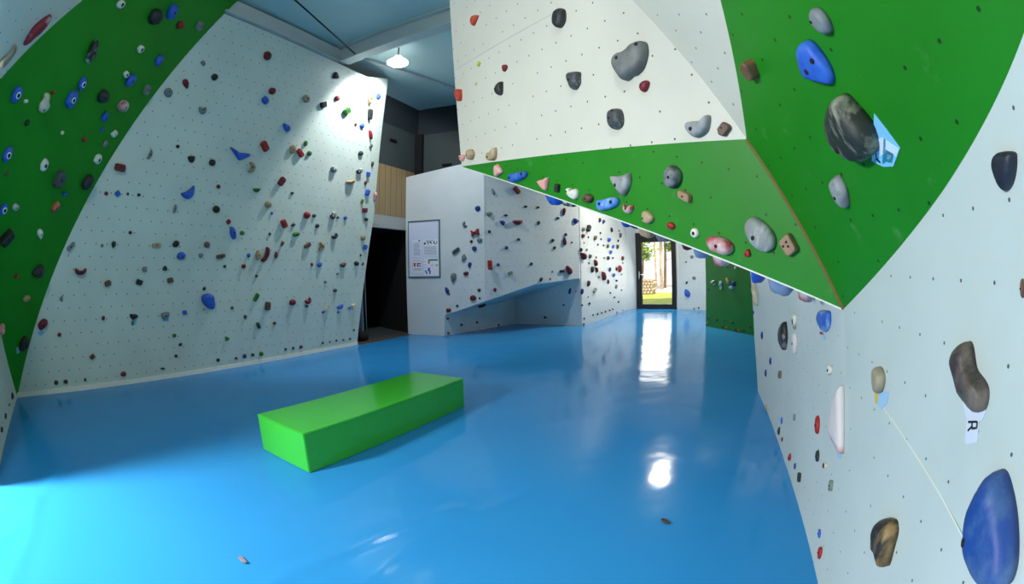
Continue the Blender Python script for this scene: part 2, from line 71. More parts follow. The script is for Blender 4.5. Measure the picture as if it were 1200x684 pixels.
{"p":"PW","c":[-1.713,-0.6045],"d":0.055,"k":"tan","s":"round","r":13.2,"m":[0.0346,0.0384,-0.0399,0.0281],"l":"tan round climbing hold at the lower left of the white overhang"},
{"p":"LG","c":[-0.4141,2.635],"d":0.0525,"k":"white","s":"ring","r":16.4,"m":[-0.002,0.0654,-0.0518,-0.005],"l":"white ring-shaped hold on the left green overhang, nearest left of the dark grey blocky hold"},
{"p":"UL","c":[2.0553,0.115],"d":0.1347,"k":"tan","s":"block","r":16.8,"m":[0.051,0.0,0.0,0.075],"l":"tan blocky climbing hold, the only one of its kind on the underside of the overhang"},
{"p":"UL","c":[2.1714,0.115],"d":0.1257,"k":"grey","s":"round","r":18.0,"m":[0.0518,0.0,0.0,0.075],"l":"grey round climbing hold, the only one of its kind on the underside of the overhang"},
{"p":"PG","c":[-0.2123,-0.5046],"d":0.023,"k":"whitegrey","s":"ring","r":12.5,"m":[0.0257,-0.0072,0.0068,0.0234],"l":"off-white ring-shaped climbing hold at the lower right of the green overhang band"},
{"p":"LG","c":[-0.826,2.136],"d":0.0434,"k":"blue","s":"eye","r":15.2,"m":[0.0177,0.0572,-0.0504,0.0033],"l":"blue white-eyed hold on the left green overhang, nearest left of the pale grey round hold"},
{"p":"PG","c":[-2.0243,-0.5156],"d":0.0406,"k":"pinkwhite","s":"poly","r":14.8,"q":[[-0.0514,-0.0111],[-0.0434,0.0317],[-0.0074,0.0497],[0.0503,0.0028],[0.0349,-0.021],[-0.0237,-0.0546],[-0.0447,-0.041]],"b":[],"x":0,"l":"pale pink triangular hold at the left tip of the green overhang band"},
{"p":"PW","c":[0.2327,-0.4651],"d":0.0306,"k":"maroon","s":"poly","r":14.0,"q":[[-0.0306,0.0034],[-0.0124,0.0246],[0.0197,0.0293],[0.0336,0.0132],[0.0181,-0.0175],[-0.0042,-0.0315],[-0.0251,-0.0212]],"b":[[-0.0094,0.0099]],"x":0,"l":"small maroon climbing hold just under the large grey blob of the white overhang"},
{"p":"NL","c":[-0.6191,0.8341],"d":0.0703,"k":"pink","s":"oval","r":16.0,"m":[0.0509,0.0622,-0.0693,0.0125],"l":"pink oval hold on the white wall at the left edge"},
{"p":"PW","c":[-1.1768,-0.1482],"d":0.0433,"k":"black","s":"poly","r":16.2,"q":[[0.0441,0.0465],[0.0446,0.014],[0.032,-0.0456],[0.0001,-0.0569],[-0.0362,-0.0266],[-0.0424,0.0035],[-0.0029,0.037]],"b":[[-0.0181,0.0007]],"x":0,"l":"black horned climbing hold low left on the white overhang"},
{"p":"LW","c":[-0.1686,0.7442],"d":0.0713,"k":"maroon","s":"block","r":14.4,"m":[0.0817,-0.0028,-0.0017,0.0433],"l":"maroon blocky climbing hold on the left white wall, nearest left of the grey oval hold"},
{"p":"UL","c":[1.3509,0.115],"d":0.1291,"k":"blackwhite","s":"oval","r":17.6,"m":[0.0755,0.0,0.0,0.075],"l":"black and white oval hold on the underside of the overhang"},
{"p":"LG","c":[0.5086,2.9004],"d":0.0562,"k":"white","s":"ring","r":13.2,"m":[0.0037,0.0623,-0.0627,-0.0021],"l":"white ring-shaped climbing hold on the left green overhang, nearest below the grey round hold"},
{"p":"LG","c":[0.6903,4.2119],"d":0.0643,"k":"blue","s":"oval","r":15.0,"m":[-0.0176,0.0717,-0.0547,-0.0117],"l":"blue oval climbing hold on the left green overhang, third nearest above the white blocky hold"},
{"p":"LG","c":[0.0447,2.2694],"d":0.0575,"k":"redtan","s":"oval","r":15.0,"m":[0.0301,0.0642,-0.0475,0.0086],"l":"red and tan oval climbing hold at the left side of the left green overhang"},
{"p":"LG","c":[-0.5566,4.2766],"d":0.0474,"k":"white","s":"ring","r":12.4,"m":[0.0251,0.0485,-0.0519,0.0102],"l":"white ring-shaped climbing hold on the left green overhang, nearest above the beige peanut hold"},
{"p":"LW","c":[-0.6194,-0.464],"d":0.0694,"k":"maroon","s":"crescent","r":14.4,"m":[0.0858,0.0014,0.0042,0.0391],"l":"maroon crescent climbing hold, leftmost of its kind on the left white wall"},
{"p":"LW","c":[0.322,1.7365],"d":0.0655,"k":"grey","s":"round","r":11.2,"m":[0.0638,0.0088,-0.0191,0.053],"l":"grey round climbing hold on the left white wall, nearest left of the maroon teardrop hold"},
{"p":"RB","c":[2.3156,0.1055],"d":0.0144,"k":"red","s":"drop","r":14.8,"m":[-0.0201,0.0236,-0.0233,-0.0142],"l":"red teardrop climbing hold at the lower left of the right white wall"},
{"p":"LW","c":[1.7716,2.6424],"d":0.074,"k":"maroon","s":"round","r":10.8,"m":[0.0662,0.0153,-0.0256,0.0623],"l":"maroon round climbing hold on the left white wall, nearest above the tan ring-shaped hold"},
{"p":"LW","c":[1.7375,0.0745],"d":0.0637,"k":"blue","s":"oval","r":15.6,"m":[0.0317,-0.0863,0.0417,0.0145],"l":"blue oval climbing hold at the middle of the left white wall"},
{"p":"LW","c":[2.3771,-0.2179],"d":0.079,"k":"maroon","s":"crescent","r":18.4,"m":[0.0443,0.1083,-0.0346,0.0133],"l":"maroon crescent climbing hold, rightmost of its kind on the left white wall"},
{"p":"LW","c":[2.0892,1.3412],"d":0.0745,"k":"red","s":"block","r":12.8,"m":[0.0591,-0.0568,0.0327,0.0339],"l":"red blocky climbing hold, leftmost of its kind on the left white wall"},
{"p":"PG","c":[-0.3655,-0.5108],"d":0.0241,"k":"red","s":"round","r":12.0,"m":[0.0256,-0.0033,0.0019,0.0185],"l":"red round climbing hold at the bottom middle of the green overhang band"},
{"p":"PW","c":[-1.48,0.5722],"d":0.0375,"k":"orange","s":"poly","r":12.0,"q":[[-0.0543,0.0202],[-0.0332,0.0469],[0.0016,0.0508],[0.0643,0.0265],[0.0531,0.0056],[0.0171,-0.0231],[-0.0193,-0.0437],[-0.0413,-0.0224]],"b":[],"x":0,"l":"orange-red jug hold high near the left edge of the white overhang"},
{"p":"LW","c":[0.6674,-1.0328],"d":0.0569,"k":"grey","s":"tri","r":10.4,"m":[0.0632,0.0016,0.0048,0.0514],"l":"grey triangular hold on the left white wall, nearest left of the big blue oval hold"},
{"p":"LG","c":[0.2217,4.1406],"d":0.048,"k":"white","s":"ring","r":11.0,"m":[0.0057,0.0506,-0.0564,-0.0014],"l":"white ring-shaped climbing hold on the left green overhang, nearest above the cream round hold"},
{"p":"LW","c":[0.9006,-0.2599],"d":0.0613,"k":"blue","s":"round","r":11.2,"m":[0.0639,0.0151,-0.0098,0.0463],"l":"blue round climbing hold on the left white wall, nearest right of the tan bar-shaped hold"},
{"p":"RC","c":[1.2345,0.1435],"d":0.0089,"k":"brown","s":"oval","r":23.4,"m":[-0.001,0.0172,-0.0046,-0.0],"l":"brown oval climbing hold at the upper right of the right white wall"},
{"p":"LG","c":[0.2659,3.333],"d":0.0517,"k":"blue","s":"oval","r":13.6,"m":[-0.0171,0.0588,-0.0425,-0.01],"l":"blue oval climbing hold on the left green overhang, nearest above the white blocky hold"},
{"p":"RB","c":[1.8874,0.4187],"d":0.0146,"k":"black","s":"oval","r":14.4,"m":[-0.015,0.0284,-0.0248,-0.0097],"l":"black oval climbing hold, rightmost of its kind on the right white wall"},
{"p":"LW","c":[2.4382,1.6945],"d":0.0641,"k":"blue","s":"drop","r":12.0,"m":[0.0725,-0.0376,0.0228,0.0448],"l":"blue teardrop climbing hold at the upper right of the left white wall"},
{"p":"LG","c":[-0.0838,1.9588],"d":0.0496,"k":"white","s":"drop","r":13.2,"m":[-0.0295,0.0506,-0.0401,-0.0148],"l":"white teardrop climbing hold at the lower left of the left green overhang"},
{"p":"LW","c":[1.9231,1.0049],"d":0.07,"k":"tan","s":"jug","r":12.4,"m":[-0.0016,0.0745,-0.0458,0.0019],"l":"tan hooked climbing hold, leftmost of its kind on the left white wall"},
{"p":"LG","c":[0.6482,4.6928],"d":0.0603,"k":"red","s":"round","r":10.0,"m":[0.0323,0.0459,-0.0519,0.0192],"l":"red round hold on the left green overhang, nearest above the red and white round hold"},
{"p":"RB","c":[1.9284,0.8723],"d":0.0157,"k":"whitegrey","s":"jug","r":12.2,"m":[0.0118,0.0259,-0.027,-0.0011],"l":"off-white hooked climbing hold at the left side of the right white wall"},
{"p":"LG","c":[0.7928,3.8628],"d":0.0632,"k":"grey","s":"block","r":12.4,"m":[-0.0229,0.0575,-0.0429,-0.0134],"l":"grey blocky climbing hold, leftmost of its kind on the left green overhang"},
{"p":"PG","c":[0.1016,-0.5093],"d":0.0185,"k":"red","s":"tri","r":10.5,"m":[0.0048,0.0195,-0.0165,0.0042],"l":"red triangular climbing hold at the lower right of the green overhang band"},
{"p":"LW","c":[1.939,1.9913],"d":0.0645,"k":"blue","s":"round","r":9.6,"m":[0.0585,0.0113,-0.0179,0.0553],"l":"blue round climbing hold on the left white wall, nearest above the blue teardrop hold"},
{"p":"LW","c":[0.5579,1.9009],"d":0.0532,"k":"maroon","s":"drop","r":11.6,"m":[-0.0441,0.0534,-0.0363,-0.0202],"l":"maroon teardrop climbing hold at the top middle of the left white wall"},
{"p":"LW","c":[2.6423,1.3894],"d":0.0672,"k":"tan","s":"round","r":10.4,"m":[0.0024,0.0673,-0.0553,0.0053],"l":"tan round climbing hold, second from left of its kind on the left white wall"},
{"p":"UL","c":[1.8896,0.115],"d":0.1186,"k":"blue","s":"round","r":10.4,"m":[0.0341,0.0,0.0,0.075],"l":"blue round climbing hold, second from left of its kind on the underside of the overhang"},
{"p":"LG","c":[1.031,4.9057],"d":0.0672,"k":"grey","s":"block","r":12.0,"m":[-0.0362,0.0553,-0.0436,-0.02],"l":"grey blocky climbing hold, rightmost of its kind on the left green overhang"},
{"p":"LW","c":[4.0495,1.0831],"d":0.0827,"k":"tan","s":"wedge","r":14.4,"m":[0.0983,0.038,-0.0169,0.0418],"l":"tan wedge-shaped climbing hold at the right side of the left white wall"},
{"p":"LW","c":[2.7208,2.2211],"d":0.0574,"k":"tan","s":"ring","r":9.2,"m":[0.063,0.0144,-0.0191,0.0601],"l":"tan ring-shaped climbing hold at the upper right of the left white wall"},
{"p":"LW","c":[0.9182,1.6203],"d":0.0621,"k":"grey","s":"jug","r":10.0,"m":[0.0565,0.0081,-0.0143,0.0454],"l":"grey hooked climbing hold at the top middle of the left white wall"},
{"p":"UL","c":[1.9642,0.115],"d":0.115,"k":"navy","s":"oval","r":14.0,"m":[0.0444,0.0,0.0,0.075],"l":"navy blue oval hold, the only one of its kind on the underside of the overhang"},
{"p":"W0","c":[0.7393,2.1305],"d":0.0768,"k":"red","s":"bone","r":11.2,"m":[0.0899,0.0187,-0.0098,0.0635],"l":"red bone-shaped climbing hold at the left side of the far white wall"},
{"p":"LW","c":[4.159,2.6376],"d":0.0731,"k":"tan","s":"drop","r":14.8,"m":[0.0554,-0.1048,0.0411,0.0188],"l":"tan teardrop climbing hold at the upper right of the left white wall"},
{"p":"W1","c":[-1.7432,2.3518],"d":0.0943,"k":"maroon","s":"wedge","r":14.1,"m":[0.1166,-0.0011,-0.0012,0.053],"l":"maroon wedge-shaped climbing hold at the top middle of the far white wall"},
{"p":"W0","c":[0.2476,1.2237],"d":0.0769,"k":"greygreen","s":"drop","r":11.0,"m":[0.0172,0.0957,-0.0596,0.0125],"l":"grey green teardrop climbing hold at the lower left of the far white wall"},
{"p":"LG","c":[-0.6457,2.1794],"d":0.0447,"k":"lightgrey","s":"round","r":9.2,"m":[0.0477,0.0133,-0.0104,0.0318],"l":"pale grey round climbing hold at the left side of the left green overhang"},
{"p":"LW","c":[2.3279,0.5168],"d":0.0621,"k":"tan","s":"round","r":9.2,"m":[0.0575,0.0065,-0.0072,0.0546],"l":"tan round climbing hold, leftmost of its kind on the left white wall"},
{"p":"LW","c":[1.412,0.3711],"d":0.0572,"k":"black","s":"round","r":9.6,"m":[0.0549,-0.0133,0.0116,0.0464],"l":"black round climbing hold on the left white wall, nearest above the blue oval hold"},
{"p":"LG","c":[-0.0593,1.2462],"d":0.0519,"k":"tan","s":"round","r":10.0,"m":[0.0622,0.0088,-0.0036,0.0353],"l":"tan round climbing hold at the lower left of the left green overhang"},
{"p":"LW","c":[2.0247,2.1581],"d":0.0623,"k":"maroon","s":"round","r":10.0,"m":[0.0571,0.023,-0.0249,0.0462],"l":"maroon round climbing hold on the left white wall, nearest left of the tan ring-shaped hold"},
{"p":"RB","c":[2.2155,0.4144],"d":0.0139,"k":"greygreen","s":"block","r":13.2,"m":[-0.0073,0.0248,-0.0194,-0.0072],"l":"grey green blocky climbing hold at the lower left of the right white wall"},
{"p":"LW","c":[3.6547,2.2556],"d":0.0781,"k":"green","s":"block","r":10.4,"m":[0.052,0.0515,-0.0408,0.041],"l":"green blocky climbing hold at the upper right of the left white wall"},
{"p":"W1","c":[-0.3885,1.321],"d":0.0856,"k":"maroon","s":"drop","r":11.6,"m":[0.0609,-0.094,0.0541,0.0368],"l":"maroon teardrop climbing hold, rightmost of its kind on the far white wall"},
{"p":"LW","c":[2.2357,-0.2241],"d":0.0561,"k":"tan","s":"oval","r":11.6,"m":[0.0031,0.0719,-0.0437,0.0007],"l":"tan oval climbing hold at the middle of the left white wall"},
{"p":"LW","c":[2.5169,0.8808],"d":0.067,"k":"maroon","s":"block","r":10.8,"m":[0.034,0.0581,-0.0393,0.0246],"l":"maroon blocky climbing hold on the left white wall, nearest above the red round hold"},
{"p":"LW","c":[0.8935,0.9723],"d":0.0496,"k":"black","s":"tri","r":9.2,"m":[0.053,0.0064,-0.0096,0.0452],"l":"black triangular climbing hold on the left white wall, nearest below the grey hooked hold"},
{"p":"LW","c":[3.5941,1.2346],"d":0.0694,"k":"greywhite","s":"round","r":9.2,"m":[0.0652,0.0106,-0.0119,0.0591],"l":"grey and white round climbing hold at the right side of the left white wall"},
{"p":"LW","c":[3.5353,-0.0571],"d":0.0728,"k":"tan","s":"jug","r":10.4,"m":[0.0074,0.0731,-0.0499,0.0045],"l":"tan hooked climbing hold, rightmost of its kind on the left white wall"},
{"p":"PW","c":[-1.8403,-0.0347],"d":0.0464,"k":"orange","s":"poly","r":14.4,"q":[[-0.0237,0.0493],[0.0023,0.0591],[0.033,0.0426],[0.0301,-0.0138],[0.016,-0.0559],[-0.0127,-0.0561],[-0.0352,-0.0064]],"b":[],"x":1,"l":"orange-red block hold standing out from the left edge of the white overhang"},
{"p":"LW","c":[1.2398,0.9748],"d":0.0542,"k":"black","s":"round","r":8.8,"m":[0.0507,0.0063,-0.0096,0.0468],"l":"black round climbing hold on the left white wall, nearest left of the blue boomerang hold"},
{"p":"LW","c":[3.1365,0.4234],"d":0.0643,"k":"red","s":"round","r":8.8,"m":[0.0596,0.0066,-0.0069,0.0565],"l":"red round climbing hold at the right side of the left white wall"},
{"p":"U3","c":[0.0877,1.6444],"d":0.1015,"k":"maroon","s":"drop","r":10.5,"m":[0.1177,-0.061,0.0568,0.0581],"l":"maroon teardrop hold on the wall left of the door, nearest below the black blocky hold"},
{"p":"LW","c":[0.9801,2.0959],"d":0.0547,"k":"black","s":"round","r":9.6,"m":[0.0383,0.0347,-0.0358,0.0321],"l":"black round climbing hold on the left white wall, nearest right of the maroon teardrop hold"},
{"p":"UL","c":[2.3454,0.115],"d":0.1314,"k":"maroon","s":"oval","r":10.0,"m":[0.0266,0.0,0.0,0.075],"l":"maroon oval climbing hold, the only one of its kind on the underside of the overhang"},
{"p":"LW","c":[2.6754,0.2598],"d":0.0652,"k":"red","s":"block","r":11.2,"m":[0.0417,-0.0587,0.0331,0.0242],"l":"red blocky climbing hold, second from left of its kind on the left white wall"},
{"p":"LW","c":[0.171,-1.02],"d":0.0466,"k":"black","s":"tri","r":10.4,"m":[0.061,-0.0076,0.0108,0.0342],"l":"black triangular climbing hold on the left white wall, nearest below the black teardrop hold"},
{"p":"LG","c":[0.2406,3.8322],"d":0.0402,"k":"white","s":"ring","r":8.4,"m":[0.0444,0.0239,-0.0279,0.03],"l":"white ring-shaped hold on the left green overhang, nearest above the red and white round hold"},
{"p":"LW","c":[0.8082,-0.1102],"d":0.0512,"k":"black","s":"round","r":9.2,"m":[0.0449,0.0282,-0.0233,0.0336],"l":"black round climbing hold on the left white wall, nearest right of the tan bar-shaped hold"},
{"p":"DR","c":[0.4268,0.5062],"d":0.1066,"k":"blue","s":"drop","r":9.6,"m":[0.0641,-0.1093,0.0776,0.045],"l":"blue teardrop hold on the white panel right of the glass door"},
{"p":"LW","c":[3.2285,2.7792],"d":0.0604,"k":"black","s":"tri","r":8.4,"m":[-0.0598,-0.0161,0.0199,-0.0556],"l":"black triangular climbing hold on the left white wall, nearest right of the tan ring-shaped hold"},
{"p":"LW","c":[2.8035,1.365],"d":0.0645,"k":"red","s":"block","r":11.2,"m":[0.0585,-0.0483,0.0236,0.0299],"l":"red blocky climbing hold, rightmost of its kind on the left white wall"},
{"p":"PW","c":[-1.8821,-0.613],"d":0.0352,"k":"pink","s":"tri","r":8.8,"m":[0.0414,-0.006,0.0043,0.0293],"l":"pink triangular climbing hold at the lower left of the white overhang"},
{"p":"LW","c":[0.903,0.967],"d":0.0459,"k":"black","s":"tri","r":9.2,"m":[0.0504,0.0149,-0.0153,0.0374],"l":"black triangular climbing hold on the left white wall, nearest above the blue triangular jug"},
{"p":"RB","c":[2.0506,0.4395],"d":0.0109,"k":"cream","s":"ring","r":9.2,"m":[0.0267,0.0205,-0.0238,0.0038],"l":"cream ring-shaped climbing hold at the lower left of the right white wall"},
{"p":"LW","c":[4.2479,2.3551],"d":0.075,"k":"black","s":"block","r":12.4,"m":[-0.0196,0.0955,-0.0398,-0.0058],"l":"black blocky climbing hold, rightmost of its kind on the left white wall"},
{"p":"LW","c":[2.4717,-0.9876],"d":0.0618,"k":"brown","s":"block","r":10.0,"m":[0.0029,0.0641,-0.0414,-0.0015],"l":"brown blocky climbing hold on the left white wall, nearest right of the green bar-shaped hold"},
{"p":"PG","c":[-1.2994,-0.5108],"d":0.0271,"k":"black","s":"block","r":10.0,"m":[0.0004,0.0283,-0.018,0.0002],"l":"black blocky climbing hold at the upper left of the green overhang band"},
{"p":"LW","c":[2.9863,-0.9628],"d":0.0598,"k":"maroon","s":"round","r":8.8,"m":[0.0608,0.0017,0.0012,0.0487],"l":"maroon round climbing hold on the left white wall, nearest right of the green bar-shaped hold"},
{"p":"LW","c":[-0.7698,-0.186],"d":0.0413,"k":"grey","s":"bar","r":12.8,"m":[0.0536,0.0451,-0.0207,0.0145],"l":"grey bar-shaped climbing hold at the left side of the left white wall"},
{"p":"LW","c":[1.3121,-0.103],"d":0.0494,"k":"greybrown","s":"round","r":8.0,"m":[0.047,0.0037,-0.002,0.0428],"l":"grey brown round climbing hold at the middle of the left white wall"},
{"p":"W0","c":[1.0551,1.4622],"d":0.0647,"k":"red","s":"bar","r":11.5,"m":[0.0058,-0.0981,0.0425,0.0031],"l":"red bar-shaped climbing hold at the left side of the far white wall"},
{"p":"PW","c":[-1.0772,-0.0062],"d":0.0278,"k":"maroon","s":"drop","r":8.4,"m":[0.0116,0.0262,-0.0248,0.0109],"l":"maroon teardrop climbing hold at the left side of the white overhang"},
{"p":"RB","c":[1.5728,0.142],"d":0.016,"k":"black","s":"block","r":11.6,"m":[-0.013,0.0272,-0.0218,-0.0092],"l":"black blocky climbing hold at the lower left of the right white wall"},
{"p":"LW","c":[3.0979,2.2214],"d":0.0643,"k":"black","s":"block","r":8.8,"m":[0.0515,0.0278,-0.0256,0.0419],"l":"black blocky climbing hold, second from left of its kind on the left white wall"},
{"p":"LW","c":[3.7253,0.4725],"d":0.0657,"k":"blackwhite","s":"block","r":9.2,"m":[0.0443,0.048,-0.0333,0.0315],"l":"black and white blocky climbing hold, leftmost of its kind on the left white wall"},
{"p":"W0","c":[0.6698,0.8022],"d":0.0645,"k":"maroon","s":"oval","r":9.0,"m":[0.072,0.0118,-0.0092,0.0563],"l":"maroon oval climbing hold, rightmost of its kind on the far white wall"},
{"p":"LW","c":[1.5598,-0.2536],"d":0.0451,"k":"brown","s":"bar","r":12.0,"m":[0.0721,0.0145,-0.005,0.0272],"l":"brown bar-shaped climbing hold, leftmost of its kind on the left white wall"},
{"p":"LW","c":[0.253,0.946],"d":0.0411,"k":"grey","s":"tri","r":13.0,"m":[0.0216,0.0619,-0.0244,0.0081],"l":"grey triangular climbing hold on the left white wall, nearest above the blue triangular jug"},
{"p":"LG","c":[0.5248,3.0859],"d":0.0439,"k":"grey","s":"round","r":9.2,"m":[0.0007,0.0434,-0.0367,-0.0024],"l":"grey round climbing hold at the middle of the left green overhang"},
{"p":"LW","c":[-0.2163,-0.6004],"d":0.0471,"k":"brown","s":"block","r":8.0,"m":[0.045,0.0158,-0.0118,0.0301],"l":"brown blocky climbing hold on the left white wall, nearest below the black teardrop hold"},
{"p":"LW","c":[2.0825,0.6999],"d":0.0456,"k":"green","s":"tri","r":10.4,"m":[0.0648,0.0078,-0.005,0.0314],"l":"green triangular climbing hold, rightmost of its kind on the left white wall"},
{"p":"LW","c":[2.9563,0.1128],"d":0.0497,"k":"green","s":"oval","r":10.4,"m":[0.0696,0.0158,-0.0081,0.0337],"l":"green oval climbing hold on the left white wall, nearest right of the brown teardrop hold"},
{"p":"RA","c":[1.3741,0.52],"d":0.0197,"k":"greybrown","s":"block","r":8.9,"m":[0.0074,0.0316,-0.0354,-0.0051],"l":"grey brown blocky climbing hold at the left side of the right white wall"},
{"p":"LW","c":[0.262,-0.5924],"d":0.0476,"k":"black","s":"block","r":8.4,"m":[0.045,-0.0118,0.0142,0.0313],"l":"black blocky climbing hold, leftmost of its kind on the left white wall"},
{"p":"LW","c":[3.3329,-0.9623],"d":0.0614,"k":"maroonwhite","s":"crescent","r":8.4,"m":[0.0537,0.0266,-0.018,0.0399],"l":"maroon and white crescent climbing hold at the lower right of the left white wall"},
{"p":"LW","c":[0.4982,-0.1351],"d":0.0403,"k":"tan","s":"bar","r":11.2,"m":[0.0647,0.0076,-0.0024,0.0248],"l":"tan bar-shaped climbing hold at the middle of the left white wall"},
{"p":"RB","c":[2.2183,0.1525],"d":0.0102,"k":"blue","s":"oval","r":11.2,"m":[-0.0141,0.019,-0.0153,-0.0086],"l":"blue oval climbing hold, rightmost of its kind on the right white wall"},
{"p":"LG","c":[0.6068,3.2364],"d":0.0467,"k":"white","s":"block","r":8.8,"m":[0.0296,0.037,-0.0298,0.0139],"l":"white blocky climbing hold at the middle of the left green overhang"},
{"p":"U3","c":[1.5344,1.1301],"d":0.0992,"k":"maroon","s":"drop","r":11.0,"m":[0.0712,-0.1155,0.0724,0.0207],"l":"maroon teardrop hold on the wall left of the door, nearest above the grey bar-shaped hold"},
{"p":"W1","c":[-1.7495,3.0436],"d":0.0759,"k":"maroon","s":"block","r":9.9,"m":[0.0663,-0.0575,0.0267,0.0372],"l":"maroon blocky climbing hold at the top middle of the far white wall"},
{"p":"RB","c":[1.1959,0.1095],"d":0.0139,"k":"red","s":"tri","r":9.2,"m":[0.0021,0.0291,-0.0273,-0.0085],"l":"red triangular climbing hold at the lower left of the right white wall"},
{"p":"W0","c":[0.4943,1.6244],"d":0.0599,"k":"grey","s":"tri","r":8.2,"m":[0.0135,0.0703,-0.049,0.0103],"l":"grey triangular climbing hold at the left side of the far white wall"},
{"p":"LW","c":[2.2446,-0.8477],"d":0.0453,"k":"green","s":"bar","r":10.4,"m":[0.0355,0.0575,-0.0269,0.0142],"l":"green bar-shaped climbing hold at the bottom middle of the left white wall"},
{"p":"LW","c":[3.3828,2.4111],"d":0.0557,"k":"maroon","s":"round","r":7.6,"m":[0.0442,0.0301,-0.0288,0.0383],"l":"maroon round climbing hold on the left white wall, nearest above the green blocky hold"},
{"p":"LW","c":[4.5669,0.1427],"d":0.0606,"k":"tan","s":"round","r":7.6,"m":[-0.006,0.0589,-0.0511,-0.0048],"l":"tan round climbing hold, rightmost of its kind on the left white wall"},
{"p":"LW","c":[0.7419,-0.5719],"d":0.0461,"k":"brown","s":"block","r":8.0,"m":[0.0459,0.0103,-0.0049,0.0311],"l":"brown blocky climbing hold on the left white wall, nearest below the tan bar-shaped hold"},
{"p":"LW","c":[4.3752,1.9985],"d":0.0556,"k":"red","s":"oval","r":12.0,"m":[0.0402,-0.0865,0.0301,0.0121],"l":"red oval climbing hold at the upper right of the left white wall"},
{"p":"LW","c":[3.2198,-0.0492],"d":0.0482,"k":"brown","s":"bar","r":10.0,"m":[0.0617,0.0338,-0.0166,0.0285],"l":"brown bar-shaped climbing hold, rightmost of its kind on the left white wall"},
{"p":"LW","c":[-0.1422,-0.1478],"d":0.0367,"k":"black","s":"drop","r":8.4,"m":[0.0031,0.0413,-0.0325,0.0002],"l":"black teardrop climbing hold at the left side of the left white wall"},
{"p":"LW","c":[3.8274,0.1209],"d":0.0594,"k":"black","s":"jug","r":8.4,"m":[0.0521,0.0309,-0.0202,0.035],"l":"black hooked climbing hold at the right side of the left white wall"},
{"p":"LW","c":[4.1147,-0.3661],"d":0.0527,"k":"brown","s":"tri","r":8.4,"m":[0.0628,0.0199,-0.0138,0.0398],"l":"brown triangular climbing hold at the right side of the left white wall"},
{"p":"W1","c":[-2.4195,2.5002],"d":0.0576,"k":"greygreen","s":"tri","r":8.3,"m":[0.0679,-0.0002,-0.0014,0.0488],"l":"grey green triangular climbing hold at the upper left of the far white wall"},
{"p":"LW","c":[-0.0505,-1.7379],"d":0.0421,"k":"maroon","s":"round","r":7.2,"m":[0.0453,-0.0006,0.0074,0.0322],"l":"maroon round hold on the left white wall, nearest left of the dark green bar-shaped hold"},
{"p":"LG","c":[-0.9305,2.9139],"d":0.031,"k":"black","s":"round","r":8.0,"m":[0.0053,0.0291,-0.0272,-0.0002],"l":"black round climbing hold, leftmost of its kind on the left green overhang"},
{"p":"LW","c":[4.7583,0.9069],"d":0.0549,"k":"redwhite","s":"oval","r":11.2,"m":[-0.0066,0.0888,-0.0338,-0.002],"l":"red and white oval climbing hold at the right side of the left white wall"},
{"p":"W0","c":[0.8038,2.6247],"d":0.0613,"k":"navy","s":"round","r":6.9,"m":[0.0561,-0.0006,0.0035,0.0553],"l":"small navy blue round hold on the far white wall, nearest above the grey hooked hold"},
{"p":"LW","c":[4.2264,1.3018],"d":0.06,"k":"blackwhite","s":"block","r":8.4,"m":[0.0541,0.0314,-0.0205,0.0343],"l":"black and white blocky climbing hold, rightmost of its kind on the left white wall"},
{"p":"LW","c":[-0.1518,0.444],"d":0.0418,"k":"blue","s":"block","r":6.8,"m":[0.0237,0.0259,-0.0284,0.0201],"l":"small blue blocky climbing hold on the left white wall, nearest above the black teardrop hold"},
{"p":"W0","c":[0.3148,1.7732],"d":0.0562,"k":"darkgrey","s":"bar","r":10.6,"m":[0.0733,0.0524,-0.0184,0.0299],"l":"dark grey bar-shaped climbing hold at the left side of the far white wall"},
{"p":"W1","c":[-0.1326,2.4433],"d":0.0643,"k":"navy","s":"tri","r":7.5,"m":[0.0663,-0.0309,0.0232,0.0515],"l":"navy blue triangular climbing hold at the upper right of the far white wall"},
{"p":"LW","c":[4.1196,-1.1127],"d":0.0592,"k":"blue","s":"wedge","r":8.8,"m":[0.0649,0.0187,-0.0088,0.0349],"l":"blue wedge-shaped climbing hold at the lower right of the left white wall"},
{"p":"RB","c":[0.6434,0.0901],"d":0.0146,"k":"black","s":"oval","r":9.6,"m":[-0.0008,0.0338,-0.025,-0.0073],"l":"black oval climbing hold, leftmost of its kind on the right white wall"},
{"p":"LW","c":[0.7425,0.3266],"d":0.0359,"k":"grey","s":"oval","r":10.4,"m":[0.0095,0.0548,-0.0229,0.0035],"l":"grey oval climbing hold at the middle of the left white wall"},
{"p":"GL","c":[0.3297,0.9668],"d":0.0685,"k":"blackwhite","s":"round","r":7.1,"m":[0.0732,0.0001,-0.0004,0.0529],"l":"black and white round climbing hold at the upper left of the far green wall"},
{"p":"LW","c":[4.5157,0.6341],"d":0.0594,"k":"maroon","s":"block","r":6.8,"m":[0.0521,0.0067,-0.0065,0.0461],"l":"maroon blocky hold on the left white wall, nearest below the red and white oval hold"},
{"p":"LW","c":[4.1973,1.6216],"d":0.0496,"k":"black","s":"tri","r":7.2,"m":[-0.0563,-0.0107,0.0097,-0.0418],"l":"black triangular hold on the left white wall, nearest left of the dark grey triangular hold"},
{"p":"LW","c":[4.522,0.9567],"d":0.0592,"k":"blue","s":"block","r":7.2,"m":[0.0101,0.0548,-0.0428,0.0087],"l":"blue blocky hold on the left white wall, second nearest right of the tan wedge-shaped hold"},
{"p":"W1","c":[-2.1121,2.34],"d":0.0546,"k":"navy","s":"drop","r":7.2,"m":[0.057,-0.022,0.0151,0.0465],"l":"navy blue teardrop climbing hold, rightmost of its kind on the far white wall"},
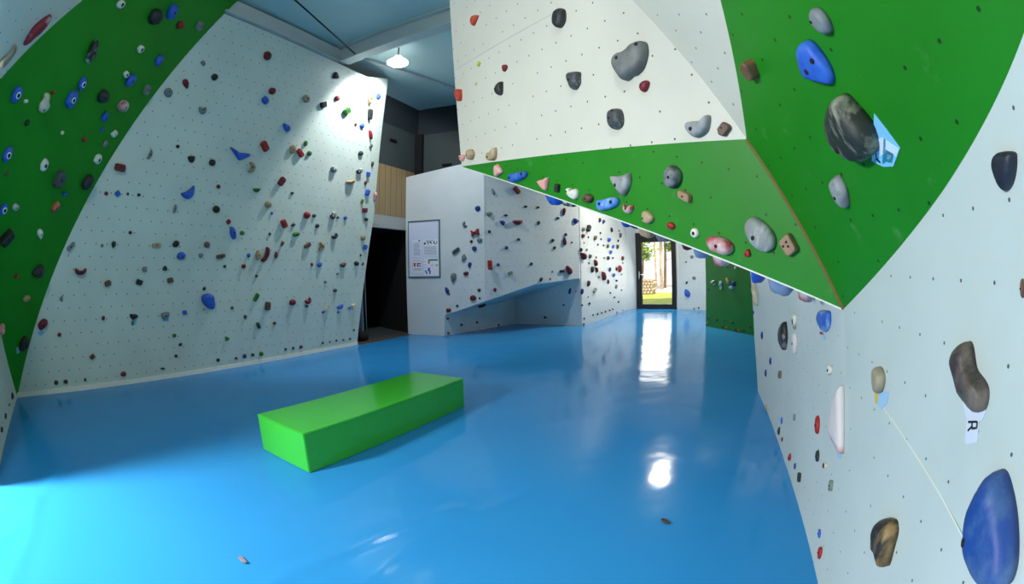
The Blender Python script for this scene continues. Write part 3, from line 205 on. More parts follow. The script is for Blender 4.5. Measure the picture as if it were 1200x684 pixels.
{"p":"W0","c":[0.8337,1.9729],"d":0.0523,"k":"grey","s":"oval","r":7.4,"m":[0.0595,-0.001,0.0018,0.046],"l":"grey oval climbing hold at the left side of the far white wall"},
{"p":"RB","c":[1.1687,0.3853],"d":0.0116,"k":"greygreen","s":"oval","r":8.4,"m":[-0.0051,0.0232,-0.022,-0.0063],"l":"grey green oval climbing hold at the left side of the right white wall"},
{"p":"LW","c":[1.2256,-0.2553],"d":0.0359,"k":"grey","s":"tri","r":6.4,"m":[0.0383,0.0025,-0.001,0.0335],"l":"small grey triangular hold on the left white wall, nearest below the grey brown round hold"},
{"p":"LW","c":[0.656,-0.4202],"d":0.0346,"k":"black","s":"tri","r":6.4,"m":[-0.0377,-0.0022,-0.0001,-0.0318],"l":"small black triangular climbing hold on the left white wall, nearest below the tan bar-shaped hold"},
{"p":"LW","c":[3.0026,1.3929],"d":0.0462,"k":"green","s":"round","r":6.4,"m":[0.0426,0.0072,-0.009,0.0398],"l":"small green round climbing hold, rightmost of its kind on the left white wall"},
{"p":"LW","c":[3.7766,-1.0985],"d":0.0545,"k":"cream","s":"block","r":8.0,"m":[0.0166,0.057,-0.0338,0.0083],"l":"cream blocky climbing hold, leftmost of its kind on the left white wall"},
{"p":"SO","c":[0.6384,0.5724],"d":0.0771,"k":"black","s":"oval","r":9.4,"m":[0.0815,0.0554,-0.0558,0.035],"l":"black oval hold on the low ledge of the far wall"},
{"p":"LW","c":[3.5448,-0.3649],"d":0.0446,"k":"blue","s":"tri","r":6.8,"m":[0.0444,0.0229,-0.0192,0.0349],"l":"small blue triangular climbing hold, leftmost of its kind on the left white wall"},
{"p":"W0","c":[0.5247,1.3024],"d":0.0521,"k":"maroon","s":"oval","r":7.8,"m":[0.0631,0.0046,-0.0028,0.0428],"l":"maroon oval climbing hold, second from left of its kind on the far white wall"},
{"p":"W0","c":[0.0916,0.9637],"d":0.0531,"k":"navy","s":"drop","r":7.8,"m":[0.0318,-0.0605,0.0355,0.0211],"l":"navy blue teardrop climbing hold, leftmost of its kind on the far white wall"},
{"p":"U3","c":[0.4688,2.319],"d":0.0869,"k":"black","s":"block","r":7.9,"m":[0.0512,0.0738,-0.0551,0.023],"l":"black blocky climbing hold at the upper left of the wall left of the door"},
{"p":"LG","c":[0.1013,3.0236],"d":0.0336,"k":"red","s":"round","r":7.2,"m":[-0.0026,0.0312,-0.0296,-0.0039],"l":"red round climbing hold on the left green overhang, nearest left of the grey round hold"},
{"p":"SO","c":[2.665,1.292],"d":0.1058,"k":"black","s":"block","r":7.9,"m":[0.0351,0.08,-0.0833,0.0317],"l":"black blocky climbing hold, rightmost of its kind on the low ledge of the far wall"},
{"p":"W1","c":[-0.4848,1.9745],"d":0.0585,"k":"maroon","s":"drop","r":9.5,"m":[0.0151,-0.0906,0.0367,0.0063],"l":"maroon teardrop climbing hold, second from left of its kind on the far white wall"},
{"p":"LW","c":[2.5886,-0.2155],"d":0.0397,"k":"brown","s":"oval","r":8.4,"m":[0.002,0.0539,-0.0292,0.0005],"l":"brown oval climbing hold, rightmost of its kind on the left white wall"},
{"p":"LW","c":[2.8892,1.5311],"d":0.0411,"k":"green","s":"oval","r":7.6,"m":[0.0061,0.0501,-0.033,0.0054],"l":"green oval climbing hold on the left white wall, nearest right of the blue teardrop hold"},
{"p":"U3","c":[0.9456,1.4769],"d":0.0777,"k":"maroon","s":"drop","r":8.3,"m":[0.0613,-0.0789,0.0587,0.0231],"l":"maroon teardrop hold, second from left of its kind on the wall left of the door"},
{"p":"LF","c":[-0.3796,2.1498],"d":0.0545,"k":"blue","s":"tri","r":6.4,"m":[-0.0514,-0.0355,0.0326,-0.0353],"l":"small blue triangular hold on the right edge of the left white wall"},
{"p":"LW","c":[4.1224,2.1046],"d":0.047,"k":"blue","s":"tri","r":6.4,"m":[0.0366,0.0335,-0.0317,0.0313],"l":"small blue triangular climbing hold, rightmost of its kind on the left white wall"},
{"p":"LW","c":[4.4626,-0.3344],"d":0.0513,"k":"black","s":"round","r":6.8,"m":[0.0519,-0.0147,0.0119,0.0386],"l":"small black round hold on the left white wall, nearest right of the brown triangular hold"},
{"p":"RA","c":[0.367,0.6689],"d":0.0167,"k":"navy","s":"oval","r":8.9,"m":[0.0091,0.0389,-0.0292,-0.0031],"l":"navy blue oval hold on the right white wall, nearest left of the off-white ring-shaped hold"},
{"p":"GL","c":[1.0788,0.9679],"d":0.0587,"k":"navy","s":"round","r":6.4,"m":[0.0572,0.0188,-0.0182,0.0438],"l":"small navy blue round climbing hold, rightmost of its kind on the far green wall"},
{"p":"W1","c":[-0.4783,2.6469],"d":0.0569,"k":"maroon","s":"drop","r":9.5,"m":[0.0143,0.0912,-0.0346,0.0059],"l":"maroon teardrop climbing hold, leftmost of its kind on the far white wall"},
{"p":"W0","c":[0.718,1.8066],"d":0.0541,"k":"navy","s":"round","r":6.5,"m":[0.0485,-0.0203,0.0161,0.0431],"l":"small navy blue round hold on the far white wall, nearest below the grey oval hold"},
{"p":"U3","c":[3.0641,1.2976],"d":0.0919,"k":"red","s":"tri","r":7.9,"m":[0.0169,0.0996,-0.0837,0.0068],"l":"red triangular climbing hold at the right side of the wall left of the door"},
{"p":"GL","c":[1.0095,0.8894],"d":0.0583,"k":"bluewhite","s":"round","r":9.6,"m":[0.092,0.0077,-0.0035,0.0302],"l":"blue and white round climbing hold, leftmost of its kind on the far green wall"},
{"p":"LG","c":[0.1395,2.4251],"d":0.0324,"k":"blue","s":"round","r":6.0,"m":[0.0336,0.0107,-0.0096,0.0229],"l":"small blue round climbing hold, leftmost of its kind on the left green overhang"},
{"p":"LW","c":[0.3372,-0.4318],"d":0.0377,"k":"grey","s":"block","r":6.0,"m":[0.0345,0.0023,0.0006,0.0286],"l":"small grey blocky climbing hold, leftmost of its kind on the left white wall"},
{"p":"LW","c":[-0.5029,-1.472],"d":0.0378,"k":"brown","s":"block","r":6.0,"m":[0.0309,0.0201,-0.0208,0.0186],"l":"small brown blocky hold on the left white wall, nearest right of the maroon oval hold"},
{"p":"LW","c":[2.3059,-1.2783],"d":0.0379,"k":"darkgreen","s":"bar","r":8.4,"m":[0.025,-0.0463,0.0241,0.0128],"l":"dark green bar-shaped climbing hold at the bottom middle of the left white wall"},
{"p":"RB","c":[0.716,0.2051],"d":0.0126,"k":"blue","s":"oval","r":8.4,"m":[-0.0062,0.0269,-0.022,-0.0066],"l":"blue oval climbing hold, leftmost of its kind on the right white wall"},
{"p":"LG","c":[-0.3267,1.4954],"d":0.0315,"k":"red","s":"round","r":6.4,"m":[0.0305,0.0188,-0.0179,0.0158],"l":"small red round hold on the left green overhang, nearest left of the black triangular hold"},
{"p":"LW","c":[1.9053,0.0771],"d":0.0352,"k":"green","s":"oval","r":6.4,"m":[0.0391,-0.0066,0.0059,0.0306],"l":"small green oval hold on the left white wall, nearest right of the blue oval hold"},
{"p":"W0","c":[0.5084,2.3055],"d":0.0579,"k":"grey","s":"jug","r":6.9,"m":[0.025,-0.0527,0.0344,0.0206],"l":"small grey hooked climbing hold at the upper left of the far white wall"},
{"p":"RA","c":[0.8769,0.519],"d":0.0145,"k":"navy","s":"oval","r":8.9,"m":[0.0042,0.0349,-0.0245,-0.0039],"l":"navy blue oval hold on the right white wall, nearest above the grey brown blocky hold"},
{"p":"RA","c":[0.6053,0.3453],"d":0.0156,"k":"navy","s":"oval","r":8.9,"m":[0.0031,0.0376,-0.0262,-0.0049],"l":"navy blue oval climbing hold on the right white wall, nearest above the tan blocky hold"},
{"p":"GL","c":[0.6204,0.9211],"d":0.0553,"k":"bluewhite","s":"drop","r":10.3,"m":[-0.001,0.0916,-0.0334,-0.0002],"l":"blue and white teardrop climbing hold at the upper left of the far green wall"},
{"p":"LW","c":[4.4762,-1.1158],"d":0.0539,"k":"cream","s":"block","r":6.8,"m":[0.052,0.0149,-0.0094,0.0361],"l":"small cream blocky climbing hold, rightmost of its kind on the left white wall"},
{"p":"LG","c":[-1.0805,3.0635],"d":0.0252,"k":"white","s":"round","r":6.0,"m":[0.0262,0.0114,-0.0102,0.0155],"l":"small white round climbing hold at the upper left of the left green overhang"},
{"p":"LW","c":[-1.1124,-1.7501],"d":0.0337,"k":"black","s":"round","r":6.0,"m":[0.0073,0.0272,-0.0342,0.0013],"l":"small black round climbing hold on the left white wall, nearest below the maroon oval hold"},
{"p":"W0","c":[0.608,1.4719],"d":0.047,"k":"navy","s":"drop","r":7.0,"m":[0.0111,0.0595,-0.0358,0.0075],"l":"small navy blue teardrop hold, second from left of its kind on the far white wall"},
{"p":"W0","c":[0.1137,0.5444],"d":0.0482,"k":"maroon","s":"oval","r":7.0,"m":[0.058,-0.0012,-0.0001,0.04],"l":"small maroon oval climbing hold, leftmost of its kind on the far white wall"},
{"p":"U3","c":[0.6948,1.3154],"d":0.07,"k":"black","s":"oval","r":7.9,"m":[0.013,0.0832,-0.0581,0.005],"l":"black oval climbing hold, leftmost of its kind on the wall left of the door"},
{"p":"GL","c":[0.8704,1.0193],"d":0.0521,"k":"tan","s":"drop","r":8.0,"m":[0.0407,-0.0606,0.0336,0.0167],"l":"tan teardrop climbing hold at the top middle of the far green wall"},
{"p":"RR","c":[-0.285,0.8213],"d":0.0541,"k":"navy","s":"oval","r":8.4,"m":[0.0202,0.0813,-0.0334,0.0104],"l":"navy blue oval hold in the recess under the far ledge"},
{"p":"W1","c":[-2.3207,2.9774],"d":0.0477,"k":"grey","s":"drop","r":8.3,"m":[0.0323,-0.0658,0.0276,0.0141],"l":"grey teardrop climbing hold at the top middle of the far white wall"},
{"p":"LG","c":[-0.9465,2.4417],"d":0.0256,"k":"brown","s":"round","r":6.0,"m":[0.029,0.0093,-0.0068,0.0165],"l":"small brown round climbing hold at the left side of the left green overhang"},
{"p":"U3","c":[0.416,0.9802],"d":0.0661,"k":"black","s":"drop","r":7.5,"m":[0.0398,0.0709,-0.0524,0.0164],"l":"black teardrop climbing hold, leftmost of its kind on the wall left of the door"},
{"p":"LG","c":[-0.7633,3.251],"d":0.0256,"k":"red","s":"round","r":5.6,"m":[0.0249,0.0117,-0.0116,0.0163],"l":"small red round climbing hold on the left green overhang, nearest above the beige peanut hold"},
{"p":"LW","c":[-0.9621,-1.752],"d":0.0326,"k":"black","s":"round","r":5.6,"m":[0.0365,-0.0012,0.0063,0.0239],"l":"small black round hold on the left white wall, second nearest below the maroon oval hold"},
{"p":"LW","c":[1.6429,0.2211],"d":0.0378,"k":"maroon","s":"block","r":5.6,"m":[0.021,0.0252,-0.0234,0.0192],"l":"small maroon blocky climbing hold on the left white wall, nearest above the blue oval hold"},
{"p":"LW","c":[1.7163,-1.4319],"d":0.0338,"k":"green","s":"tri","r":5.6,"m":[0.0329,-0.0117,0.0147,0.0295],"l":"small green triangular climbing hold, leftmost of its kind on the left white wall"},
{"p":"LW","c":[2.3703,-1.7327],"d":0.0394,"k":"green","s":"round","r":5.6,"m":[0.0379,-0.0006,0.0041,0.0338],"l":"small green round climbing hold, second from left of its kind on the left white wall"},
{"p":"LW","c":[-0.9113,-0.7746],"d":0.0285,"k":"grey","s":"tri","r":7.2,"m":[-0.0029,-0.0327,0.0249,0.0006],"l":"grey triangular climbing hold on the left white wall, nearest above the maroon oval hold"},
{"p":"RA","c":[0.7023,0.0446],"d":0.0174,"k":"tan","s":"block","r":7.2,"m":[-0.0022,0.03,-0.0277,-0.0071],"l":"tan blocky climbing hold at the left side of the right white wall"},
{"p":"RB","c":[1.3891,0.1333],"d":0.0095,"k":"navy","s":"oval","r":7.6,"m":[-0.0081,0.0192,-0.016,-0.0064],"l":"navy blue oval climbing hold on the right white wall, nearest below the red triangular hold"},
{"p":"LW","c":[2.6904,-0.0443],"d":0.0343,"k":"brown","s":"drop","r":6.8,"m":[0.0199,0.0398,-0.0241,0.0111],"l":"small brown teardrop climbing hold at the right side of the left white wall"},
{"p":"LW","c":[0.9854,-1.0012],"d":0.0356,"k":"blue","s":"block","r":5.2,"m":[0.031,0.0062,-0.0028,0.0279],"l":"blue blocky hold on the left white wall, nearest left of the big blue oval hold"},
{"p":"LW","c":[-0.9723,-1.1834],"d":0.0306,"k":"maroon","s":"round","r":5.2,"m":[0.0331,0.0,0.0039,0.0234],"l":"small maroon round hold on the left white wall, nearest right of the maroon oval hold"},
{"p":"LW","c":[1.4027,0.6746],"d":0.0331,"k":"maroon","s":"round","r":5.2,"m":[0.0302,0.0034,-0.0047,0.0294],"l":"small maroon round hold on the left white wall, nearest right of the blue triangular jug"},
{"p":"LG","c":[0.3399,3.2081],"d":0.0294,"k":"blue","s":"round","r":6.0,"m":[-0.0066,0.0264,-0.0256,-0.0057],"l":"small blue round climbing hold, rightmost of its kind on the left green overhang"},
{"p":"LW","c":[0.7383,2.2291],"d":0.0352,"k":"grey","s":"block","r":6.0,"m":[-0.0323,0.0207,-0.013,-0.0184],"l":"small grey blocky climbing hold, rightmost of its kind on the left white wall"},
{"p":"LW","c":[-0.2904,-1.0159],"d":0.0305,"k":"maroon","s":"round","r":6.0,"m":[0.0099,0.0286,-0.0259,0.0029],"l":"small maroon round climbing hold on the left white wall, nearest below the black teardrop hold"},
{"p":"LW","c":[4.4785,1.2866],"d":0.0479,"k":"blue","s":"block","r":6.0,"m":[-0.0091,0.0459,-0.0335,-0.0057],"l":"small blue blocky hold on the left white wall, nearest right of the tan wedge-shaped hold"},
{"p":"LW","c":[3.3979,0.272],"d":0.0394,"k":"black","s":"round","r":6.0,"m":[0.034,0.0244,-0.0182,0.0247],"l":"small black round climbing hold on the left white wall, nearest below the red round hold"},
{"p":"LW","c":[-0.3135,0.4315],"d":0.0296,"k":"maroon","s":"round","r":5.2,"m":[0.0296,0.0024,-0.0034,0.0242],"l":"small maroon round climbing hold on the left white wall, nearest above the black teardrop hold"},
{"p":"LW","c":[0.8101,-1.3034],"d":0.0323,"k":"green","s":"round","r":5.2,"m":[0.0318,0.0006,0.0036,0.0272],"l":"small green round climbing hold, leftmost of its kind on the left white wall"},
{"p":"W1","c":[-1.9479,1.2894],"d":0.0516,"k":"greygreen","s":"block","r":5.7,"m":[0.0438,0.0164,-0.0115,0.0379],"l":"small grey green blocky climbing hold at the bottom middle of the far white wall"},
{"p":"SO","c":[2.4848,0.6965],"d":0.0883,"k":"black","s":"block","r":5.7,"m":[-0.0091,0.0721,-0.079,0.0303],"l":"small black blocky hold, leftmost of its kind on the low ledge of the far wall"},
{"p":"U3","c":[2.1061,2.1117],"d":0.0776,"k":"blue","s":"round","r":5.3,"m":[0.0867,0.0023,0.0005,0.0573],"l":"small blue round climbing hold, leftmost of its kind on the wall left of the door"},
{"p":"LW","c":[2.0411,-1.7262],"d":0.0354,"k":"navy","s":"round","r":5.2,"m":[0.032,0.0159,-0.0124,0.0263],"l":"small navy blue round climbing hold, leftmost of its kind on the left white wall"},
{"p":"U3","c":[0.1714,2.2765],"d":0.064,"k":"grey","s":"round","r":5.7,"m":[0.0709,0.0229,-0.0201,0.0412],"l":"grey round hold on the wall left of the door, nearest above the red triangular hold"},
{"p":"LG","c":[-0.3276,2.9787],"d":0.0254,"k":"cream","s":"round","r":5.6,"m":[-0.0016,0.0225,-0.0234,-0.0031],"l":"small cream round climbing hold at the left side of the left green overhang"},
{"p":"LW","c":[4.654,-0.0333],"d":0.0469,"k":"blue","s":"block","r":5.6,"m":[0.0116,0.0425,-0.0334,0.0089],"l":"small blue blocky hold on the left white wall, nearest right of the brown triangular hold"},
{"p":"LW","c":[2.0622,-0.2332],"d":0.0336,"k":"blue","s":"round","r":5.6,"m":[0.0047,0.0339,-0.0271,0.0027],"l":"small blue round hold on the left white wall, nearest left of the tan oval hold"},
{"p":"LW","c":[3.9645,-0.8094],"d":0.041,"k":"darkgrey","s":"round","r":5.6,"m":[0.0425,0.0015,-0.0004,0.0327],"l":"small dark grey round hold, second from left of its kind on the left white wall"},
{"p":"U3","c":[1.0174,1.3013],"d":0.064,"k":"maroon","s":"drop","r":6.6,"m":[0.0484,-0.0632,0.0503,0.0191],"l":"maroon teardrop hold, second from right of its kind on the wall left of the door"},
{"p":"U3","c":[0.1346,2.1187],"d":0.0626,"k":"maroon","s":"round","r":5.3,"m":[0.0694,0.0022,0.0,0.0467],"l":"small maroon round climbing hold, leftmost of its kind on the wall left of the door"},
{"p":"U3","c":[0.9644,2.1066],"d":0.0681,"k":"brown","s":"round","r":6.1,"m":[0.0449,0.0591,-0.0496,0.02],"l":"brown round hold on the wall left of the door, nearest below the black blocky hold"},
{"p":"LW","c":[3.3031,0.4309],"d":0.0363,"k":"darkgreen","s":"round","r":5.2,"m":[0.0358,0.004,-0.0037,0.0301],"l":"dark green round hold on the left white wall, nearest right of the red round hold"},
{"p":"LW","c":[4.6008,0.473],"d":0.0417,"k":"black","s":"round","r":5.2,"m":[0.0415,0.0048,-0.0044,0.0341],"l":"black round hold on the left white wall, nearest below the red and white oval hold"},
{"p":"LW","c":[1.9816,-0.3884],"d":0.0348,"k":"maroon","s":"block","r":5.2,"m":[0.0316,0.0022,-0.0004,0.0265],"l":"small maroon blocky hold on the left white wall, nearest left of the tan oval hold"},
{"p":"U3","c":[0.5681,1.6376],"d":0.0586,"k":"darkgreen","s":"oval","r":5.7,"m":[0.0427,0.0518,-0.0493,0.0207],"l":"small dark green oval hold at the left side of the wall left of the door"},
{"p":"LW","c":[0.648,1.1025],"d":0.0285,"k":"black","s":"round","r":5.0,"m":[0.0282,0.0033,-0.0056,0.0231],"l":"small black round climbing hold on the left white wall, nearest below the grey hooked hold"},
{"p":"LW","c":[4.4238,0.7856],"d":0.0367,"k":"green","s":"oval","r":6.0,"m":[0.0138,0.0441,-0.028,0.0081],"l":"small green oval climbing hold on the left white wall, nearest below the tan wedge-shaped hold"},
{"p":"LW","c":[2.8796,0.254],"d":0.0311,"k":"darkgreen","s":"oval","r":6.0,"m":[0.0381,0.014,-0.0087,0.0222],"l":"small dark green oval climbing hold, rightmost of its kind on the left white wall"},
{"p":"W1","c":[-0.586,1.3003],"d":0.044,"k":"black","s":"bar","r":6.3,"m":[0.0588,0.0037,-0.002,0.0329],"l":"small black bar-shaped climbing hold at the lower right of the far white wall"},
{"p":"LW","c":[4.0436,0.4544],"d":0.0377,"k":"blue","s":"round","r":4.8,"m":[0.0359,0.0041,-0.0041,0.0323],"l":"small blue round climbing hold on the left white wall, nearest above the black hooked hold"},
{"p":"NL","c":[-0.4824,0.1281],"d":0.0304,"k":"black","s":"oval","r":8.9,"m":[0.0495,0.0273,-0.0201,0.0075],"l":"black oval climbing hold, rightmost of its kind on the white wall at the left edge"},
{"p":"PW","c":[-1.4661,0.1486],"d":0.021,"k":"yellow","s":"block","r":6.0,"m":[0.0188,0.0127,-0.0081,0.0108],"l":"small yellow blocky climbing hold at the upper left of the white overhang"},
{"p":"LW","c":[4.4482,1.7993],"d":0.0361,"k":"darkgrey","s":"tri","r":5.6,"m":[0.0245,0.0368,-0.0253,0.0153],"l":"small dark grey triangular climbing hold at the upper right of the left white wall"},
{"p":"W1","c":[-2.0262,1.8164],"d":0.042,"k":"navy","s":"round","r":4.9,"m":[0.0402,-0.0006,0.0,0.0363],"l":"navy blue round hold on the far white wall, nearest above the grey green blocky hold"},
{"p":"W0","c":[0.8029,0.9616],"d":0.041,"k":"darkgreen","s":"round","r":4.9,"m":[0.0392,-0.001,0.0001,0.0354],"l":"small dark green round climbing hold at the lower left of the far white wall"},
{"p":"W1","c":[-2.3181,0.959],"d":0.0413,"k":"maroon","s":"round","r":4.9,"m":[0.0085,0.042,-0.0321,0.0071],"l":"small maroon round climbing hold at the bottom middle of the far white wall"},
{"p":"U3","c":[0.0019,0.8141],"d":0.0519,"k":"navy","s":"oval","r":6.8,"m":[0.0196,0.0664,-0.0384,0.0073],"l":"small navy blue oval hold at the lower left of the wall left of the door"},
{"p":"U3","c":[0.8558,0.7877],"d":0.0564,"k":"grey","s":"bar","r":7.5,"m":[0.0887,0.0465,-0.0244,0.0231],"l":"grey bar-shaped climbing hold at the lower left of the wall left of the door"},
{"p":"LW","c":[1.5467,-1.7273],"d":0.03,"k":"black","s":"round","r":4.4,"m":[0.0283,-0.0003,0.0041,0.0262],"l":"black round hold on the left white wall, second nearest below the big blue oval hold"},
{"p":"W1","c":[-1.1917,2.3617],"d":0.0402,"k":"black","s":"drop","r":5.6,"m":[0.0165,0.0491,-0.0293,0.0111],"l":"small black teardrop climbing hold at the upper right of the far white wall"},
{"p":"LW","c":[0.171,0.4537],"d":0.0258,"k":"black","s":"round","r":4.8,"m":[0.027,0.0024,-0.0028,0.0202],"l":"small black round hold on the left white wall, nearest left of the grey oval hold"},
{"p":"LW","c":[1.3096,-0.6956],"d":0.0281,"k":"black","s":"round","r":4.8,"m":[0.0153,0.0243,-0.0205,0.0103],"l":"small black round hold on the left white wall, nearest above the big blue oval hold"},
{"p":"LW","c":[2.0543,-1.1296],"d":0.0303,"k":"darkgreen","s":"round","r":4.8,"m":[0.002,0.0296,-0.0257,-0.0006],"l":"small dark green round hold on the left white wall, nearest below the green bar-shaped hold"}]
